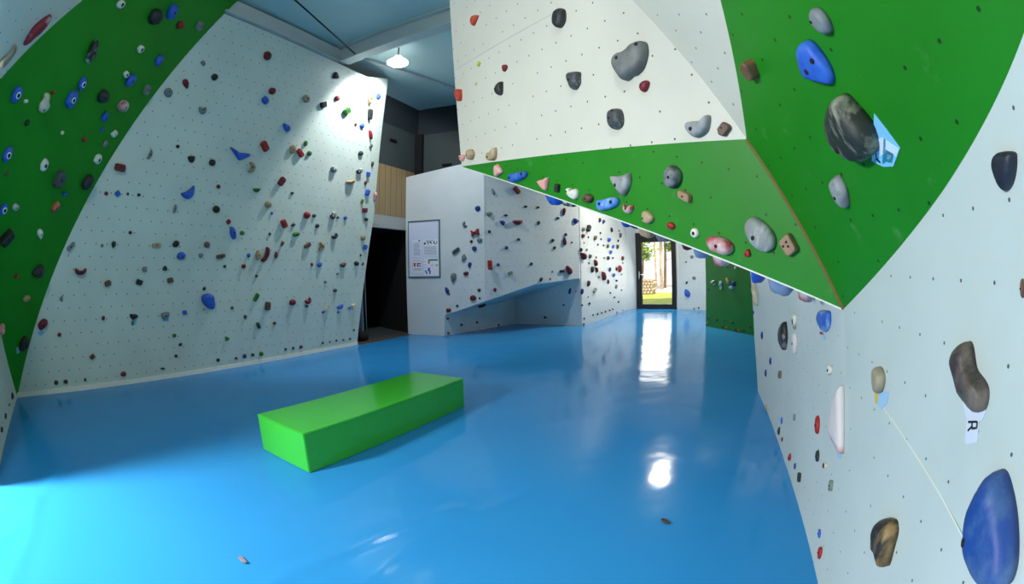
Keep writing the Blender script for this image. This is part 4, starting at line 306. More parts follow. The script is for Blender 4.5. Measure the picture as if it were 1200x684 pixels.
REST = [
{"p":"RB","c":[0.8179,0.0895],"d":0.0103,"k":"maroon","s":"round","r":5.6,"m":[-0.0014,0.0186,-0.0184,-0.0056],"l":"small maroon round climbing hold at the lower left of the right white wall"},
{"p":"U3","c":[1.3862,2.5957],"d":0.0584,"k":"black","s":"drop","r":5.7,"m":[0.0311,0.0625,-0.0497,0.0097],"l":"small black teardrop climbing hold, second from left of its kind on the wall left of the door"},
{"p":"DR","c":[0.6933,0.9602],"d":0.0597,"k":"grey","s":"round","r":5.3,"m":[0.05,-0.0445,0.0281,0.0339],"l":"small grey round climbing hold, the only one of its kind on the white panel right of the glass door"},
{"p":"W1","c":[-2.2308,1.4677],"d":0.0397,"k":"navy","s":"round","r":4.5,"m":[0.0363,-0.0008,0.0006,0.0358],"l":"navy blue round hold on the far white wall, nearest right of the red bar-shaped hold"},
{"p":"LW","c":[4.4472,1.1247],"d":0.0365,"k":"maroon","s":"round","r":5.0,"m":[0.0134,0.0361,-0.0269,0.0099],"l":"small maroon round hold on the left white wall, nearest right of the tan wedge-shaped hold"},
{"p":"W1","c":[-0.6546,2.4949],"d":0.0403,"k":"darkgrey","s":"oval","r":5.3,"m":[0.0492,0.0003,-0.0004,0.033],"l":"small dark grey oval climbing hold at the upper right of the far white wall"},
{"p":"LW","c":[0.095,0.0006],"d":0.0247,"k":"black","s":"round","r":4.4,"m":[0.0251,0.0019,-0.0011,0.02],"l":"small black round hold on the left white wall, nearest right of the black teardrop hold"},
{"p":"LW","c":[0.8237,-1.5873],"d":0.027,"k":"black","s":"round","r":4.4,"m":[0.0274,0.0,0.0037,0.022],"l":"small black round hold on the left white wall, nearest right of the maroon oval hold"},
{"p":"LW","c":[2.2022,-1.7284],"d":0.0302,"k":"black","s":"round","r":4.4,"m":[0.0294,-0.0004,0.0033,0.0255],"l":"small black round hold on the left white wall, nearest below the dark green bar-shaped hold"},
{"p":"LW","c":[3.2202,-1.7294],"d":0.0331,"k":"maroon","s":"round","r":4.4,"m":[0.032,-0.0007,0.0026,0.0283],"l":"maroon round hold on the left white wall, nearest below the maroon and white crescent hold"},
{"p":"W1","c":[-0.8186,1.9897],"d":0.0427,"k":"black","s":"round","r":4.5,"m":[0.0401,-0.0004,-0.0,0.0375],"l":"small black round climbing hold on the far white wall, nearest below the black teardrop hold"},
{"p":"NL","c":[-1.6332,0.1174],"d":0.0222,"k":"black","s":"oval","r":7.4,"m":[0.0346,0.0155,-0.0157,0.0072],"l":"black oval climbing hold, leftmost of its kind on the white wall at the left edge"},
{"p":"W1","c":[-1.1617,1.1325],"d":0.0414,"k":"black","s":"round","r":4.7,"m":[0.0217,0.0376,-0.0272,0.018],"l":"black round hold on the far white wall, third nearest left of the black bar-shaped hold"},
{"p":"LW","c":[0.9042,-1.436],"d":0.0267,"k":"black","s":"round","r":4.8,"m":[0.0276,0.0135,-0.0086,0.0171],"l":"small black round hold on the left white wall, nearest below the big blue oval hold"},
{"p":"LW","c":[2.7779,0.7353],"d":0.03,"k":"darkgreen","s":"round","r":4.8,"m":[0.0277,0.0144,-0.0114,0.0209],"l":"small dark green round hold on the left white wall, nearest above the red round hold"},
{"p":"U3","c":[1.6918,2.5817],"d":0.0577,"k":"navy","s":"drop","r":5.3,"m":[0.0436,0.0553,-0.0474,0.0162],"l":"small navy blue teardrop climbing hold at the top middle of the wall left of the door"},
{"p":"LW","c":[0.5899,-1.736],"d":0.024,"k":"darkgreen","s":"oval","r":6.0,"m":[0.0372,-0.0035,0.0044,0.0151],"l":"small dark green oval climbing hold, leftmost of its kind on the left white wall"},
{"p":"LF","c":[-0.2767,0.8502],"d":0.0359,"k":"black","s":"oval","r":6.0,"m":[0.0098,0.0474,-0.0267,0.0025],"l":"small black oval climbing hold, the only one of its kind on the right edge of the left white wall"},
{"p":"NL","c":[-1.2396,0.1229],"d":0.0234,"k":"black","s":"oval","r":7.9,"m":[0.0393,0.0191,-0.0153,0.0065],"l":"black oval climbing hold, second from left of its kind on the white wall at the left edge"},
{"p":"W1","c":[-2.0219,2.4945],"d":0.0351,"k":"black","s":"oval","r":5.6,"m":[0.0472,-0.0,-0.0006,0.0261],"l":"small black oval climbing hold, leftmost of its kind on the far white wall"},
{"p":"W1","c":[-1.1543,1.1293],"d":0.0369,"k":"black","s":"oval","r":5.7,"m":[0.0269,0.0454,-0.0217,0.014],"l":"small black oval climbing hold, rightmost of its kind on the far white wall"},
{"p":"U3","c":[3.2371,2.2992],"d":0.0637,"k":"brown","s":"drop","r":6.1,"m":[0.032,0.0776,-0.0494,0.007],"l":"small brown teardrop climbing hold at the upper right of the wall left of the door"},
{"p":"LW","c":[1.6465,-0.3947],"d":0.0262,"k":"darkgreen","s":"round","r":4.0,"m":[0.0242,0.0016,-0.0003,0.0233],"l":"dark green round hold on the left white wall, nearest below the grey brown round hold"},
{"p":"W1","c":[-2.4223,2.1438],"d":0.0366,"k":"black","s":"round","r":4.3,"m":[0.0342,-0.0004,-0.0005,0.0324],"l":"small black round hold on the far white wall, nearest right of the grey oval hold"},
{"p":"LW","c":[-0.3098,-0.1649],"d":0.0232,"k":"grey","s":"round","r":4.4,"m":[-0.0004,0.0212,-0.0209,-0.0015],"l":"small grey round hold on the left white wall, nearest left of the black teardrop hold"},
{"p":"LW","c":[2.6338,-1.272],"d":0.0292,"k":"maroon","s":"round","r":4.4,"m":[0.0298,0.0003,0.0015,0.0237],"l":"maroon round hold on the left white wall, nearest right of the dark green bar-shaped hold"},
{"p":"U3","c":[2.2256,1.7729],"d":0.0618,"k":"blue","s":"round","r":4.8,"m":[0.0286,0.0543,-0.0512,0.0132],"l":"blue round hold on the wall left of the door, nearest above the red triangular hold"},
{"p":"U3","c":[-0.0124,1.7832],"d":0.0498,"k":"black","s":"round","r":4.8,"m":[0.0114,0.0476,-0.0417,0.0053],"l":"small black round climbing hold, leftmost of its kind on the wall left of the door"},
{"p":"U3","c":[1.9938,1.6092],"d":0.0605,"k":"black","s":"round","r":4.8,"m":[0.015,0.0557,-0.0524,0.007]},
{"p":"U3","c":[2.4699,1.1307],"d":0.0631,"k":"blue","s":"round","r":4.8,"m":[0.0303,0.0541,-0.0522,0.0155],"l":"blue round hold on the wall left of the door, nearest below the red triangular hold"},
{"p":"W1","c":[-1.7194,1.9957],"d":0.0378,"k":"black","s":"round","r":4.5,"m":[0.0354,0.0134,-0.0101,0.0296],"l":"small black round climbing hold on the far white wall, nearest below the maroon wedge-shaped hold"},
{"p":"W1","c":[-1.4126,1.4752],"d":0.0385,"k":"black","s":"round","r":4.5,"m":[0.0336,0.0199,-0.0144,0.028],"l":"black round hold on the far white wall, nearest right of the grey green blocky hold"},
{"p":"W1","c":[-0.4417,2.1292],"d":0.0411,"k":"navy","s":"round","r":4.2,"m":[0.039,-0.0003,-0.0001,0.0358],"l":"navy blue round hold on the far white wall, nearest below the navy blue triangular hold"},
{"p":"DR","c":[0.6248,1.5974],"d":0.0546,"k":"greygreen","s":"round","r":4.4,"m":[0.0483,0.0265,-0.0205,0.0399],"l":"small grey green round climbing hold, the only one of its kind on the white panel right of the glass door"},
{"p":"W0","c":[0.6539,1.9516],"d":0.0357,"k":"black","s":"round","r":4.1,"m":[0.0328,-0.0005,0.0013,0.032],"l":"small black round hold on the far white wall, nearest left of the grey oval hold"},
{"p":"U3","c":[1.992,1.9372],"d":0.0589,"k":"brown","s":"round","r":5.3,"m":[0.0301,0.0586,-0.0433,0.0108],"l":"small brown round climbing hold, second from right of its kind on the wall left of the door"},
{"p":"U3","c":[2.3843,2.411],"d":0.0571,"k":"black","s":"drop","r":5.7,"m":[0.0345,-0.0635,0.0443,0.013],"l":"small black teardrop climbing hold, rightmost of its kind on the wall left of the door"},
{"p":"U3","c":[2.9064,1.9459],"d":0.0638,"k":"brown","s":"round","r":5.3,"m":[0.0174,0.0654,-0.05,0.0055],"l":"brown round hold on the wall left of the door, nearest above the red triangular hold"},
{"p":"W1","c":[-1.5232,2.7069],"d":0.0346,"k":"black","s":"oval","r":5.1,"m":[0.0435,0.0084,-0.0052,0.0265],"l":"small black oval climbing hold, second from left of its kind on the far white wall"},
{"p":"U3","c":[3.4007,1.616],"d":0.066,"k":"maroon","s":"round","r":4.8,"m":[0.0174,0.0616,-0.0564,0.0072],"l":"small maroon round climbing hold, second from left of its kind on the wall left of the door"},
{"p":"LW","c":[-0.6558,-1.7545],"d":0.0212,"k":"brown","s":"oval","r":5.2,"m":[0.0091,0.0247,-0.0177,0.0017],"l":"small brown oval climbing hold, leftmost of its kind on the left white wall"},
{"p":"LW","c":[3.3679,-0.3577],"d":0.0292,"k":"maroon","s":"round","r":4.0,"m":[-0.0012,0.0277,-0.0253,-0.0016],"l":"small maroon round hold on the left white wall, nearest left of the brown triangular hold"},
{"p":"LW","c":[1.808,-0.9839],"d":0.0256,"k":"black","s":"round","r":4.0,"m":[0.0251,0.0008,0.0012,0.0216],"l":"black round hold on the left white wall, nearest right of the big blue oval hold"},
{"p":"W1","c":[-0.7726,1.825],"d":0.0386,"k":"black","s":"round","r":4.2,"m":[0.0245,0.0304,-0.0234,0.0213],"l":"small black round climbing hold on the far white wall, nearest above the black bar-shaped hold"},
{"p":"U3","c":[2.1236,1.295],"d":0.057,"k":"navy","s":"round","r":4.8,"m":[0.0157,0.0559,-0.046,0.007],"l":"small navy blue round climbing hold at the right side of the wall left of the door"},
{"p":"RA","c":[-0.2748,0.8273],"d":0.0115,"k":"navy","s":"oval","r":4.7,"m":[0.008,0.023,-0.0234,-0.0014],"l":"small navy blue oval hold on the right white wall, nearest below the cream teardrop hold"},
{"p":"RL","c":[0.097,0.356],"d":0.0328,"k":"darkgrey","s":"oval","r":4.9,"m":[0.0446,0.0048,-0.0024,0.0239],"l":"small dark grey oval climbing hold, the only one of its kind in the recess under the far ledge"},
{"p":"LW","c":[2.4229,0.3959],"d":0.025,"k":"blue","s":"round","r":3.6,"m":[0.0227,0.0024,-0.0027,0.0225],"l":"small blue round climbing hold on the left white wall, nearest above the brown teardrop hold"},
{"p":"LW","c":[2.4267,0.0904],"d":0.0251,"k":"black","s":"round","r":3.6,"m":[0.0228,0.0021,-0.0018,0.0226],"l":"small black round hold on the left white wall, nearest left of the brown teardrop hold"},
{"p":"LW","c":[2.2353,-0.534],"d":0.0249,"k":"darkgreen","s":"round","r":3.6,"m":[0.0229,0.0013,-0.0001,0.0223],"l":"small dark green round hold on the left white wall, nearest below the tan oval hold"},
{"p":"LW","c":[1.8798,-1.7412],"d":0.0252,"k":"darkgreen","s":"round","r":3.6,"m":[0.0236,-0.0003,0.0032,0.0222],"l":"dark green round hold on the left white wall, nearest below the dark green bar-shaped hold"},
{"p":"LW","c":[0.0047,0.4503],"d":0.021,"k":"darkgreen","s":"round","r":4.0,"m":[-0.0028,0.0199,-0.018,-0.0016],"l":"dark green round hold on the left white wall, nearest left of the grey oval hold"},
{"p":"LW","c":[3.9519,2.0946],"d":0.0299,"k":"brown","s":"round","r":4.0,"m":[0.0152,0.0254,-0.0214,0.0129],"l":"small brown round climbing hold at the upper right of the left white wall"},
{"p":"LW","c":[3.7126,-0.6534],"d":0.0287,"k":"grey","s":"round","r":4.0,"m":[0.0258,-0.0133,0.0114,0.0205],"l":"small grey round hold on the left white wall, nearest left of the brown triangular hold"},
{"p":"U3","c":[1.959,0.9652],"d":0.0503,"k":"black","s":"oval","r":5.3,"m":[0.0028,0.0615,-0.0411,0.0018],"l":"small black oval climbing hold, second from left of its kind on the wall left of the door"},
{"p":"U3","c":[2.4743,1.9375],"d":0.0561,"k":"blue","s":"round","r":4.4,"m":[0.0382,0.0468,-0.0419,0.0167],"l":"small blue round climbing hold, second from right of its kind on the wall left of the door"},
{"p":"W0","c":[0.315,0.6375],"d":0.0323,"k":"black","s":"round","r":3.7,"m":[0.03,-0.0008,-0.0002,0.0288],"l":"black round hold on the far white wall, nearest left of the dark green round hold"},
{"p":"LW","c":[1.3117,-0.9725],"d":0.022,"k":"pink","s":"round","r":3.6,"m":[0.022,0.0008,0.0013,0.0182],"l":"small pink round climbing hold at the bottom middle of the left white wall"},
{"p":"U3","c":[2.6983,0.7901],"d":0.0513,"k":"grey","s":"oval","r":5.3,"m":[0.0439,0.0567,-0.036,0.0134],"l":"small grey oval climbing hold at the right side of the wall left of the door"},
{"p":"LW","c":[4.6468,-0.3441],"d":0.0294,"k":"darkgreen","s":"round","r":4.0,"m":[0.0145,0.0282,-0.0203,0.0097],"l":"dark green round hold on the left white wall, nearest right of the brown triangular hold"},
{"p":"GL","c":[1.1424,1.284],"d":0.0328,"k":"bluewhite","s":"round","r":3.9,"m":[0.0187,0.0279,-0.0234,0.0128],"l":"small blue and white round climbing hold, rightmost of its kind on the far green wall"},
{"p":"GL","c":[1.2915,0.0462],"d":0.0327,"k":"orange","s":"round","r":3.9,"m":[0.036,0.0023,-0.0024,0.0244],"l":"small orange round climbing hold, rightmost of its kind on the far green wall"},
{"p":"W1","c":[-1.1939,2.7082],"d":0.0332,"k":"black","s":"round","r":3.5,"m":[0.0305,0.0001,-0.0009,0.0299],"l":"small black round climbing hold on the far white wall, nearest above the black teardrop hold"},
{"p":"RL","c":[0.5103,0.1833],"d":0.0334,"k":"black","s":"round","r":3.5,"m":[0.0321,-0.0024,0.0024,0.0286],"l":"small black round climbing hold, second from left of its kind on the recess under the far ledge"},
{"p":"LW","c":[2.881,-1.7272],"d":0.0245,"k":"darkgreen","s":"round","r":3.2,"m":[0.0226,-0.0004,0.0022,0.0219],"l":"dark green round hold on the left white wall, nearest left of the blue wedge-shaped hold"},
{"p":"LW","c":[3.0458,-1.7282],"d":0.0249,"k":"black","s":"round","r":3.2,"m":[0.0229,-0.0005,0.0021,0.0222],"l":"black round hold on the left white wall, nearest right of the dark green bar-shaped hold"},
{"p":"LW","c":[3.8601,0.4479],"d":0.0256,"k":"darkgreen","s":"round","r":3.6,"m":[0.0264,0.003,-0.0025,0.0202],"l":"small dark green round hold on the left white wall, nearest above the black hooked hold"},
{"p":"LW","c":[4.0001,-0.517],"d":0.0262,"k":"grey","s":"round","r":3.6,"m":[0.0272,0.0014,-0.0008,0.0207],"l":"small grey round climbing hold on the left white wall, nearest below the brown triangular hold"},
{"p":"LW","c":[4.3778,-1.1489],"d":0.0276,"k":"blue","s":"round","r":3.6,"m":[0.0272,0.0099,-0.0075,0.0204],"l":"small blue round hold on the left white wall, nearest right of the blue wedge-shaped hold"},
{"p":"U3","c":[0.3639,1.793],"d":0.041,"k":"grey","s":"round","r":3.5,"m":[0.0474,0.0004,0.0004,0.0294],"l":"grey round hold on the wall left of the door, nearest below the black blocky hold"},
{"p":"U3","c":[1.1977,1.1156],"d":0.0445,"k":"grey","s":"round","r":3.5,"m":[0.0521,-0.0019,0.0013,0.0314],"l":"grey round hold on the wall left of the door, nearest above the grey bar-shaped hold"},
{"p":"LW","c":[3.7136,-1.1769],"d":0.0252,"k":"navy","s":"round","r":3.2,"m":[0.0239,0.0003,0.0006,0.0219],"l":"small navy blue round climbing hold, rightmost of its kind on the left white wall"},
{"p":"DR","c":[0.4006,0.8186],"d":0.0435,"k":"darkgreen","s":"round","r":3.9,"m":[0.0247,0.044,-0.0264,0.0162],"l":"small dark green round climbing hold, leftmost of its kind on the white panel right of the glass door"},
{"p":"W0","c":[0.8121,0.7944],"d":0.0281,"k":"black","s":"round","r":3.1,"m":[0.0245,-0.0007,-0.0001,0.0265],"l":"tiny black round hold on the far white wall, nearest below the dark green round hold"},
{"p":"LW","c":[3.3113,-1.0464],"d":0.0256,"k":"darkgreen","s":"block","r":3.6,"m":[0.0251,0.0007,0.0006,0.0181],"l":"small dark green blocky climbing hold at the lower right of the left white wall"},
{"p":"RR","c":[-0.9511,0.1835],"d":0.0335,"k":"black","s":"round","r":3.3,"m":[0.0313,-0.0006,-0.0008,0.0296],"l":"small black round climbing hold, third from right of its kind on the recess under the far ledge"},
{"p":"GL","c":[0.4496,0.1778],"d":0.0321,"k":"black","s":"round","r":3.5,"m":[0.0363,0.002,-0.0018,0.0234],"l":"small black round climbing hold on the far green wall, nearest below the tan teardrop hold"},
{"p":"RL","c":[0.1041,0.0448],"d":0.0294,"k":"black","s":"round","r":3.1,"m":[0.0273,-0.0021,0.0025,0.026],"l":"tiny black round climbing hold, leftmost of its kind on the recess under the far ledge"},
{"p":"U3","c":[2.7761,1.3018],"d":0.0446,"k":"black","s":"oval","r":4.4,"m":[0.002,0.0544,-0.0366,0.0008],"l":"small black oval climbing hold, rightmost of its kind on the wall left of the door"},
{"p":"RR","c":[-0.1349,0.8152],"d":0.0305,"k":"black","s":"round","r":3.2,"m":[0.0291,-0.0008,-0.0001,0.0263],"l":"tiny black round climbing hold, rightmost of its kind on the recess under the far ledge"},
{"p":"RR","c":[-0.9436,0.1811],"d":0.0289,"k":"black","s":"oval","r":3.9,"m":[0.0382,-0.0006,-0.0005,0.0218],"l":"small black oval climbing hold, the only one of its kind in the recess under the far ledge"},
{"p":"GL","c":[1.0438,0.1758],"d":0.0288,"k":"black","s":"round","r":3.2,"m":[0.0308,0.0017,-0.0018,0.0221],"l":"small black round hold on the far green wall, third nearest below the tan teardrop hold"},
{"p":"W0","c":[0.1369,0.8833],"d":0.0268,"k":"darkgrey","s":"round","r":2.9,"m":[0.0234,-0.0005,0.0001,0.0254],"l":"tiny dark grey round climbing hold at the lower left of the far white wall"},
{"p":"RL","c":[1.0246,0.1814],"d":0.0306,"k":"black","s":"round","r":3.1,"m":[0.0298,-0.0022,0.0021,0.0258],"l":"tiny black round climbing hold, third from left of its kind on the recess under the far ledge"},
{"p":"LW","c":[4.0876,-1.2058],"d":0.0237,"k":"blue","s":"round","r":2.8,"m":[0.0218,0.0002,0.0004,0.0212],"l":"tiny blue round climbing hold on the left white wall, nearest below the blue wedge-shaped hold"},
{"p":"LW","c":[3.7373,-1.7274],"d":0.0232,"k":"black","s":"round","r":2.8,"m":[0.0214,-0.0005,0.0015,0.0208],"l":"black round hold on the left white wall, nearest below the maroon and white crescent hold"},
{"p":"PW","c":[-1.5449,-0.0079],"d":0.0122,"k":"yellow","s":"round","r":3.0,"m":[0.0122,-0.0031,0.0021,0.0096],"l":"tiny yellow round climbing hold at the left side of the white overhang"},
{"p":"GL","c":[0.834,0.0532],"d":0.0285,"k":"orange","s":"round","r":3.2,"m":[0.0316,0.002,-0.0019,0.0212],"l":"small orange round climbing hold, leftmost of its kind on the far green wall"},
{"p":"GL","c":[1.1653,0.0434],"d":0.0276,"k":"black","s":"round","r":3.2,"m":[0.0305,0.002,-0.002,0.0205],"l":"small black round hold on the far green wall, fifth nearest below the tan teardrop hold"},
{"p":"RR","c":[-0.4552,0.4945],"d":0.0295,"k":"black","s":"round","r":2.9,"m":[0.0271,-0.0007,-0.0005,0.0267],"l":"tiny black round climbing hold, second from right of its kind on the recess under the far ledge"},
{"p":"W1","c":[-0.3114,2.8091],"d":0.0293,"k":"black","s":"round","r":2.9,"m":[0.0273,0.0003,-0.0006,0.0259],"l":"tiny black round hold on the far white wall, nearest above the navy blue triangular hold"},
{"p":"U3","c":[0.4814,0.49],"d":0.0363,"k":"black","s":"round","r":2.9,"m":[0.0396,-0.0032,0.0017,0.0274]},
{"p":"GL","c":[1.6317,0.1514],"d":0.0257,"k":"black","s":"round","r":2.9,"m":[0.026,0.0015,-0.0019,0.0209],"l":"tiny black round hold on the far green wall, sixth nearest below the tan teardrop hold"},
{"p":"U3","c":[2.7536,0.9663],"d":0.0441,"k":"black","s":"round","r":3.1,"m":[0.0538,-0.0023,0.0013,0.0299]},
{"p":"LW","c":[4.0836,-1.7277],"d":0.0232,"k":"black","s":"round","r":2.8,"m":[0.0222,-0.0005,0.0013,0.02],"l":"tiny black round hold on the left white wall, second nearest below the blue wedge-shaped hold"},
{"p":"LW","c":[4.4504,-1.7386],"d":0.0241,"k":"maroon","s":"round","r":2.8,"m":[0.0231,-0.0006,0.0011,0.0207],"l":"tiny maroon round climbing hold on the left white wall, nearest below the blue wedge-shaped hold"},
{"p":"U3","c":[0.501,0.4875],"d":0.0347,"k":"black","s":"round","r":2.6,"m":[0.0361,-0.0029,0.0017,0.0275],"l":"black round hold on the wall left of the door, nearest below the grey bar-shaped hold"},
{"p":"U3","c":[0.0929,0.0306],"d":0.0333,"k":"black","s":"round","r":2.9,"m":[0.0378,-0.0043,0.002,0.024],"l":"tiny black round climbing hold, third from left of its kind on the wall left of the door"},
{"p":"NL","c":[-0.8117,0.1192],"d":0.0161,"k":"darkgrey","s":"oval","r":3.7,"m":[0.0195,0.0102,-0.0146,0.0058],"l":"small dark grey oval climbing hold, the only one of its kind on the white wall at the left edge"},
{"p":"LW","c":[4.5634,-0.1845],"d":0.0226,"k":"black","s":"round","r":2.8,"m":[0.0224,0.0016,-0.0014,0.0186],"l":"tiny black round hold on the left white wall, nearest right of the black hooked hold"},
{"p":"U3","c":[0.5143,1.4777],"d":0.0341,"k":"grey","s":"round","r":3.1,"m":[0.0081,0.0314,-0.0295,0.0043],"l":"tiny grey round climbing hold, second from right of its kind on the wall left of the door"},
{"p":"RL","c":[1.7879,0.0385],"d":0.0292,"k":"black","s":"round","r":2.7,"m":[0.0279,-0.0023,0.002,0.0252],"l":"tiny black round climbing hold, fourth from left of its kind on the recess under the far ledge"},
{"p":"GL","c":[0.1266,0.1963],"d":0.028,"k":"black","s":"round","r":2.9,"m":[0.0307,0.0016,-0.0015,0.021],"l":"black round hold on the far green wall, nearest below the blue and white teardrop hold"},
{"p":"GL","c":[0.6788,0.0541],"d":0.0266,"k":"black","s":"round","r":2.9,"m":[0.0289,0.0019,-0.0018,0.0201],"l":"tiny black round hold on the far green wall, fourth nearest below the tan teardrop hold"},
{"p":"GL","c":[1.4368,0.0508],"d":0.0246,"k":"black","s":"round","r":2.9,"m":[0.0266,0.0017,-0.0019,0.0187],"l":"tiny black round hold on the far green wall, seventh nearest below the tan teardrop hold"},
{"p":"U3","c":[3.0095,2.1264],"d":0.0408,"k":"black","s":"round","r":3.1,"m":[0.0193,0.037,-0.0332,0.0077],"l":"tiny black round climbing hold, fifth from the top of its kind on the wall left of the door"},
{"p":"LW","c":[4.5428,-1.5817],"d":0.0215,"k":"black","s":"round","r":2.4,"m":[0.0199,-0.0003,0.0008,0.0192],"l":"tiny black round climbing hold on the left white wall, nearest below the blue wedge-shaped hold"},
{"p":"U3","c":[1.4191,2.2629],"d":0.0346,"k":"black","s":"round","r":2.6,"m":[0.0401,0.0015,0.0,0.0247],"l":"tiny black round climbing hold, second from the top of its kind on the wall left of the door"},
{"p":"U3","c":[1.0667,0.1704],"d":0.0336,"k":"black","s":"round","r":2.6,"m":[0.0321,-0.0032,0.0021,0.0288],"l":"tiny black round climbing hold, fourth from the bottom of its kind on the wall left of the door"},
{"p":"LW","c":[3.9183,-1.7322],"d":0.0194,"k":"darkgrey","s":"round","r":2.4,"m":[0.0187,-0.0004,0.0011,0.0167],"l":"tiny dark grey round climbing hold, leftmost of its kind on the left white wall"},
{"p":"LW","c":[4.2659,-1.7383],"d":0.0201,"k":"darkgrey","s":"round","r":2.4,"m":[0.0194,-0.0005,0.001,0.0172],"l":"tiny dark grey round climbing hold, rightmost of its kind on the left white wall"},
{"p":"DR","c":[0.8563,0.0623],"d":0.0319,"k":"darkgreen","s":"round","r":2.4,"m":[0.0299,-0.0001,-0.0012,0.028],"l":"tiny dark green round climbing hold, rightmost of its kind on the white panel right of the glass door"},
{"p":"W1","c":[-0.2639,1.9582],"d":0.0236,"k":"black","s":"round","r":2.4,"m":[0.0222,-0.0002,0.0001,0.0207],"l":"tiny black round hold on the far white wall, nearest below the navy blue triangular hold"},
{"p":"U3","c":[0.0099,0.4922],"d":0.028,"k":"black","s":"round","r":2.4,"m":[0.0306,-0.0025,0.0014,0.0211],"l":"tiny black round climbing hold, second from left of its kind on the wall left of the door"},
{"p":"U3","c":[0.1298,0.1605],"d":0.0284,"k":"black","s":"round","r":2.4,"m":[0.0311,-0.0032,0.0017,0.0214],"l":"tiny black round climbing hold, fifth from left of its kind on the wall left of the door"},
{"p":"GL","c":[0.1214,0.8183],"d":0.0243,"k":"navy","s":"round","r":2.6,"m":[0.0272,0.0003,-0.0003,0.0179],"l":"tiny navy blue round climbing hold, leftmost of its kind on the far green wall"},
{"p":"GL","c":[0.7392,0.1983],"d":0.023,"k":"darkgreen","s":"round","r":2.6,"m":[0.0255,0.0014,-0.0013,0.0171],"l":"tiny dark green round climbing hold at the bottom middle of the far green wall"},
{"p":"U3","c":[0.5161,2.1079],"d":0.0289,"k":"black","s":"round","r":2.2,"m":[0.0301,0.0009,0.0001,0.0229],"l":"black round hold on the wall left of the door, nearest below the black blocky hold"},
{"p":"U3","c":[1.4513,2.1019],"d":0.0317,"k":"black","s":"round","r":2.2,"m":[0.0335,0.0009,0.0002,0.0247],"l":"tiny black round climbing hold, fourth from the top of its kind on the wall left of the door"},
{"p":"U3","c":[1.2006,1.9498],"d":0.0309,"k":"black","s":"round","r":2.2,"m":[0.0326,0.0006,0.0003,0.0242]},
{"p":"U3","c":[1.6512,1.9462],"d":0.0322,"k":"black","s":"round","r":2.2,"m":[0.0342,0.0006,0.0003,0.0251]},
{"p":"W1","c":[-0.2639,1.9547],"d":0.0231,"k":"black","s":"round","r":2.2,"m":[0.0206,-0.0002,0.0001,0.0215],"l":"black round hold on the far white wall, second nearest below the navy blue triangular hold"},
{"p":"U3","c":[1.0445,1.6201],"d":0.0304,"k":"brown","s":"round","r":2.2,"m":[0.032,-0.0001,0.0005,0.0239],"l":"brown round hold on the wall left of the door, nearest above the grey bar-shaped hold"},
{"p":"U3","c":[2.4499,1.6136],"d":0.0346,"k":"black","s":"round","r":2.2,"m":[0.0372,-0.0002,0.0007,0.0266]},
{"p":"U3","c":[2.1444,0.6463],"d":0.0337,"k":"black","s":"round","r":2.2,"m":[0.0361,-0.0023,0.0014,0.026]},
{"p":"U3","c":[2.5208,0.4943],"d":0.0349,"k":"black","s":"round","r":2.2,"m":[0.0375,-0.0027,0.0016,0.0267]},
{"p":"U3","c":[2.9206,0.3332],"d":0.0361,"k":"black","s":"round","r":2.2,"m":[0.039,-0.0031,0.0017,0.0275],"l":"tiny black round climbing hold, fifth from right of its kind on the wall left of the door"},
{"p":"U3","c":[1.7019,0.1692],"d":0.0325,"k":"black","s":"round","r":2.2,"m":[0.0344,-0.0033,0.0018,0.0252]},
{"p":"U3","c":[2.0766,0.1678],"d":0.0336,"k":"black","s":"round","r":2.2,"m":[0.0358,-0.0034,0.0018,0.0259]},
{"p":"W1","c":[-0.8462,1.2964],"d":0.0213,"k":"black","s":"round","r":2.1,"m":[0.0188,-0.0005,0.0005,0.0199],"l":"tiny black round hold on the far white wall, nearest left of the black bar-shaped hold"},
{"p":"W1","c":[-0.9126,1.1341],"d":0.0212,"k":"black","s":"round","r":2.1,"m":[0.0187,-0.0006,0.0006,0.0199],"l":"black round hold on the far white wall, second nearest left of the black bar-shaped hold"},
{"p":"GL","c":[0.8539,1.2977],"d":0.0211,"k":"black","s":"round","r":2.3,"m":[0.0219,-0.0005,0.0003,0.0168],"l":"tiny black round climbing hold on the far green wall, nearest above the tan teardrop hold"},
{"p":"U3","c":[0.7506,0.1802],"d":0.0282,"k":"black","s":"round","r":2.2,"m":[0.0309,-0.0031,0.0016,0.0211],"l":"tiny black round climbing hold, third from the bottom of its kind on the wall left of the door"},
{"p":"U3","c":[1.3944,0.1655],"d":0.03,"k":"black","s":"round","r":2.2,"m":[0.0333,-0.0032,0.0016,0.0222],"l":"tiny black round climbing hold, fifth from the bottom of its kind on the wall left of the door"},
{"p":"U3","c":[2.3545,0.1723],"d":0.031,"k":"black","s":"round","r":2.0,"m":[0.0332,-0.0031,0.0016,0.0238]},
{"p":"U3","c":[3.1543,2.4352],"d":0.0313,"k":"black","s":"round","r":2.0,"m":[0.036,0.0015,0.0001,0.0224],"l":"tiny black round hold on the wall left of the door, nearest above the glass door"},
{"p":"U3","c":[2.7498,0.0466],"d":0.0303,"k":"red","s":"round","r":2.0,"m":[0.0345,-0.0034,0.0015,0.0218],"l":"tiny red round climbing hold at the lower right of the wall left of the door"},
{"p":"DR","c":[0.3899,1.4457],"d":0.0262,"k":"black","s":"round","r":2.0,"m":[0.0249,-0.0008,0.0006,0.0228],"l":"tiny black round climbing hold, leftmost of its kind on the white panel right of the glass door"},
{"p":"GL","c":[0.0566,0.0862],"d":0.0195,"k":"tan","s":"round","r":1.9,"m":[0.0207,0.0013,-0.0012,0.0151],"l":"tiny tan round climbing hold at the lower left of the far green wall"},
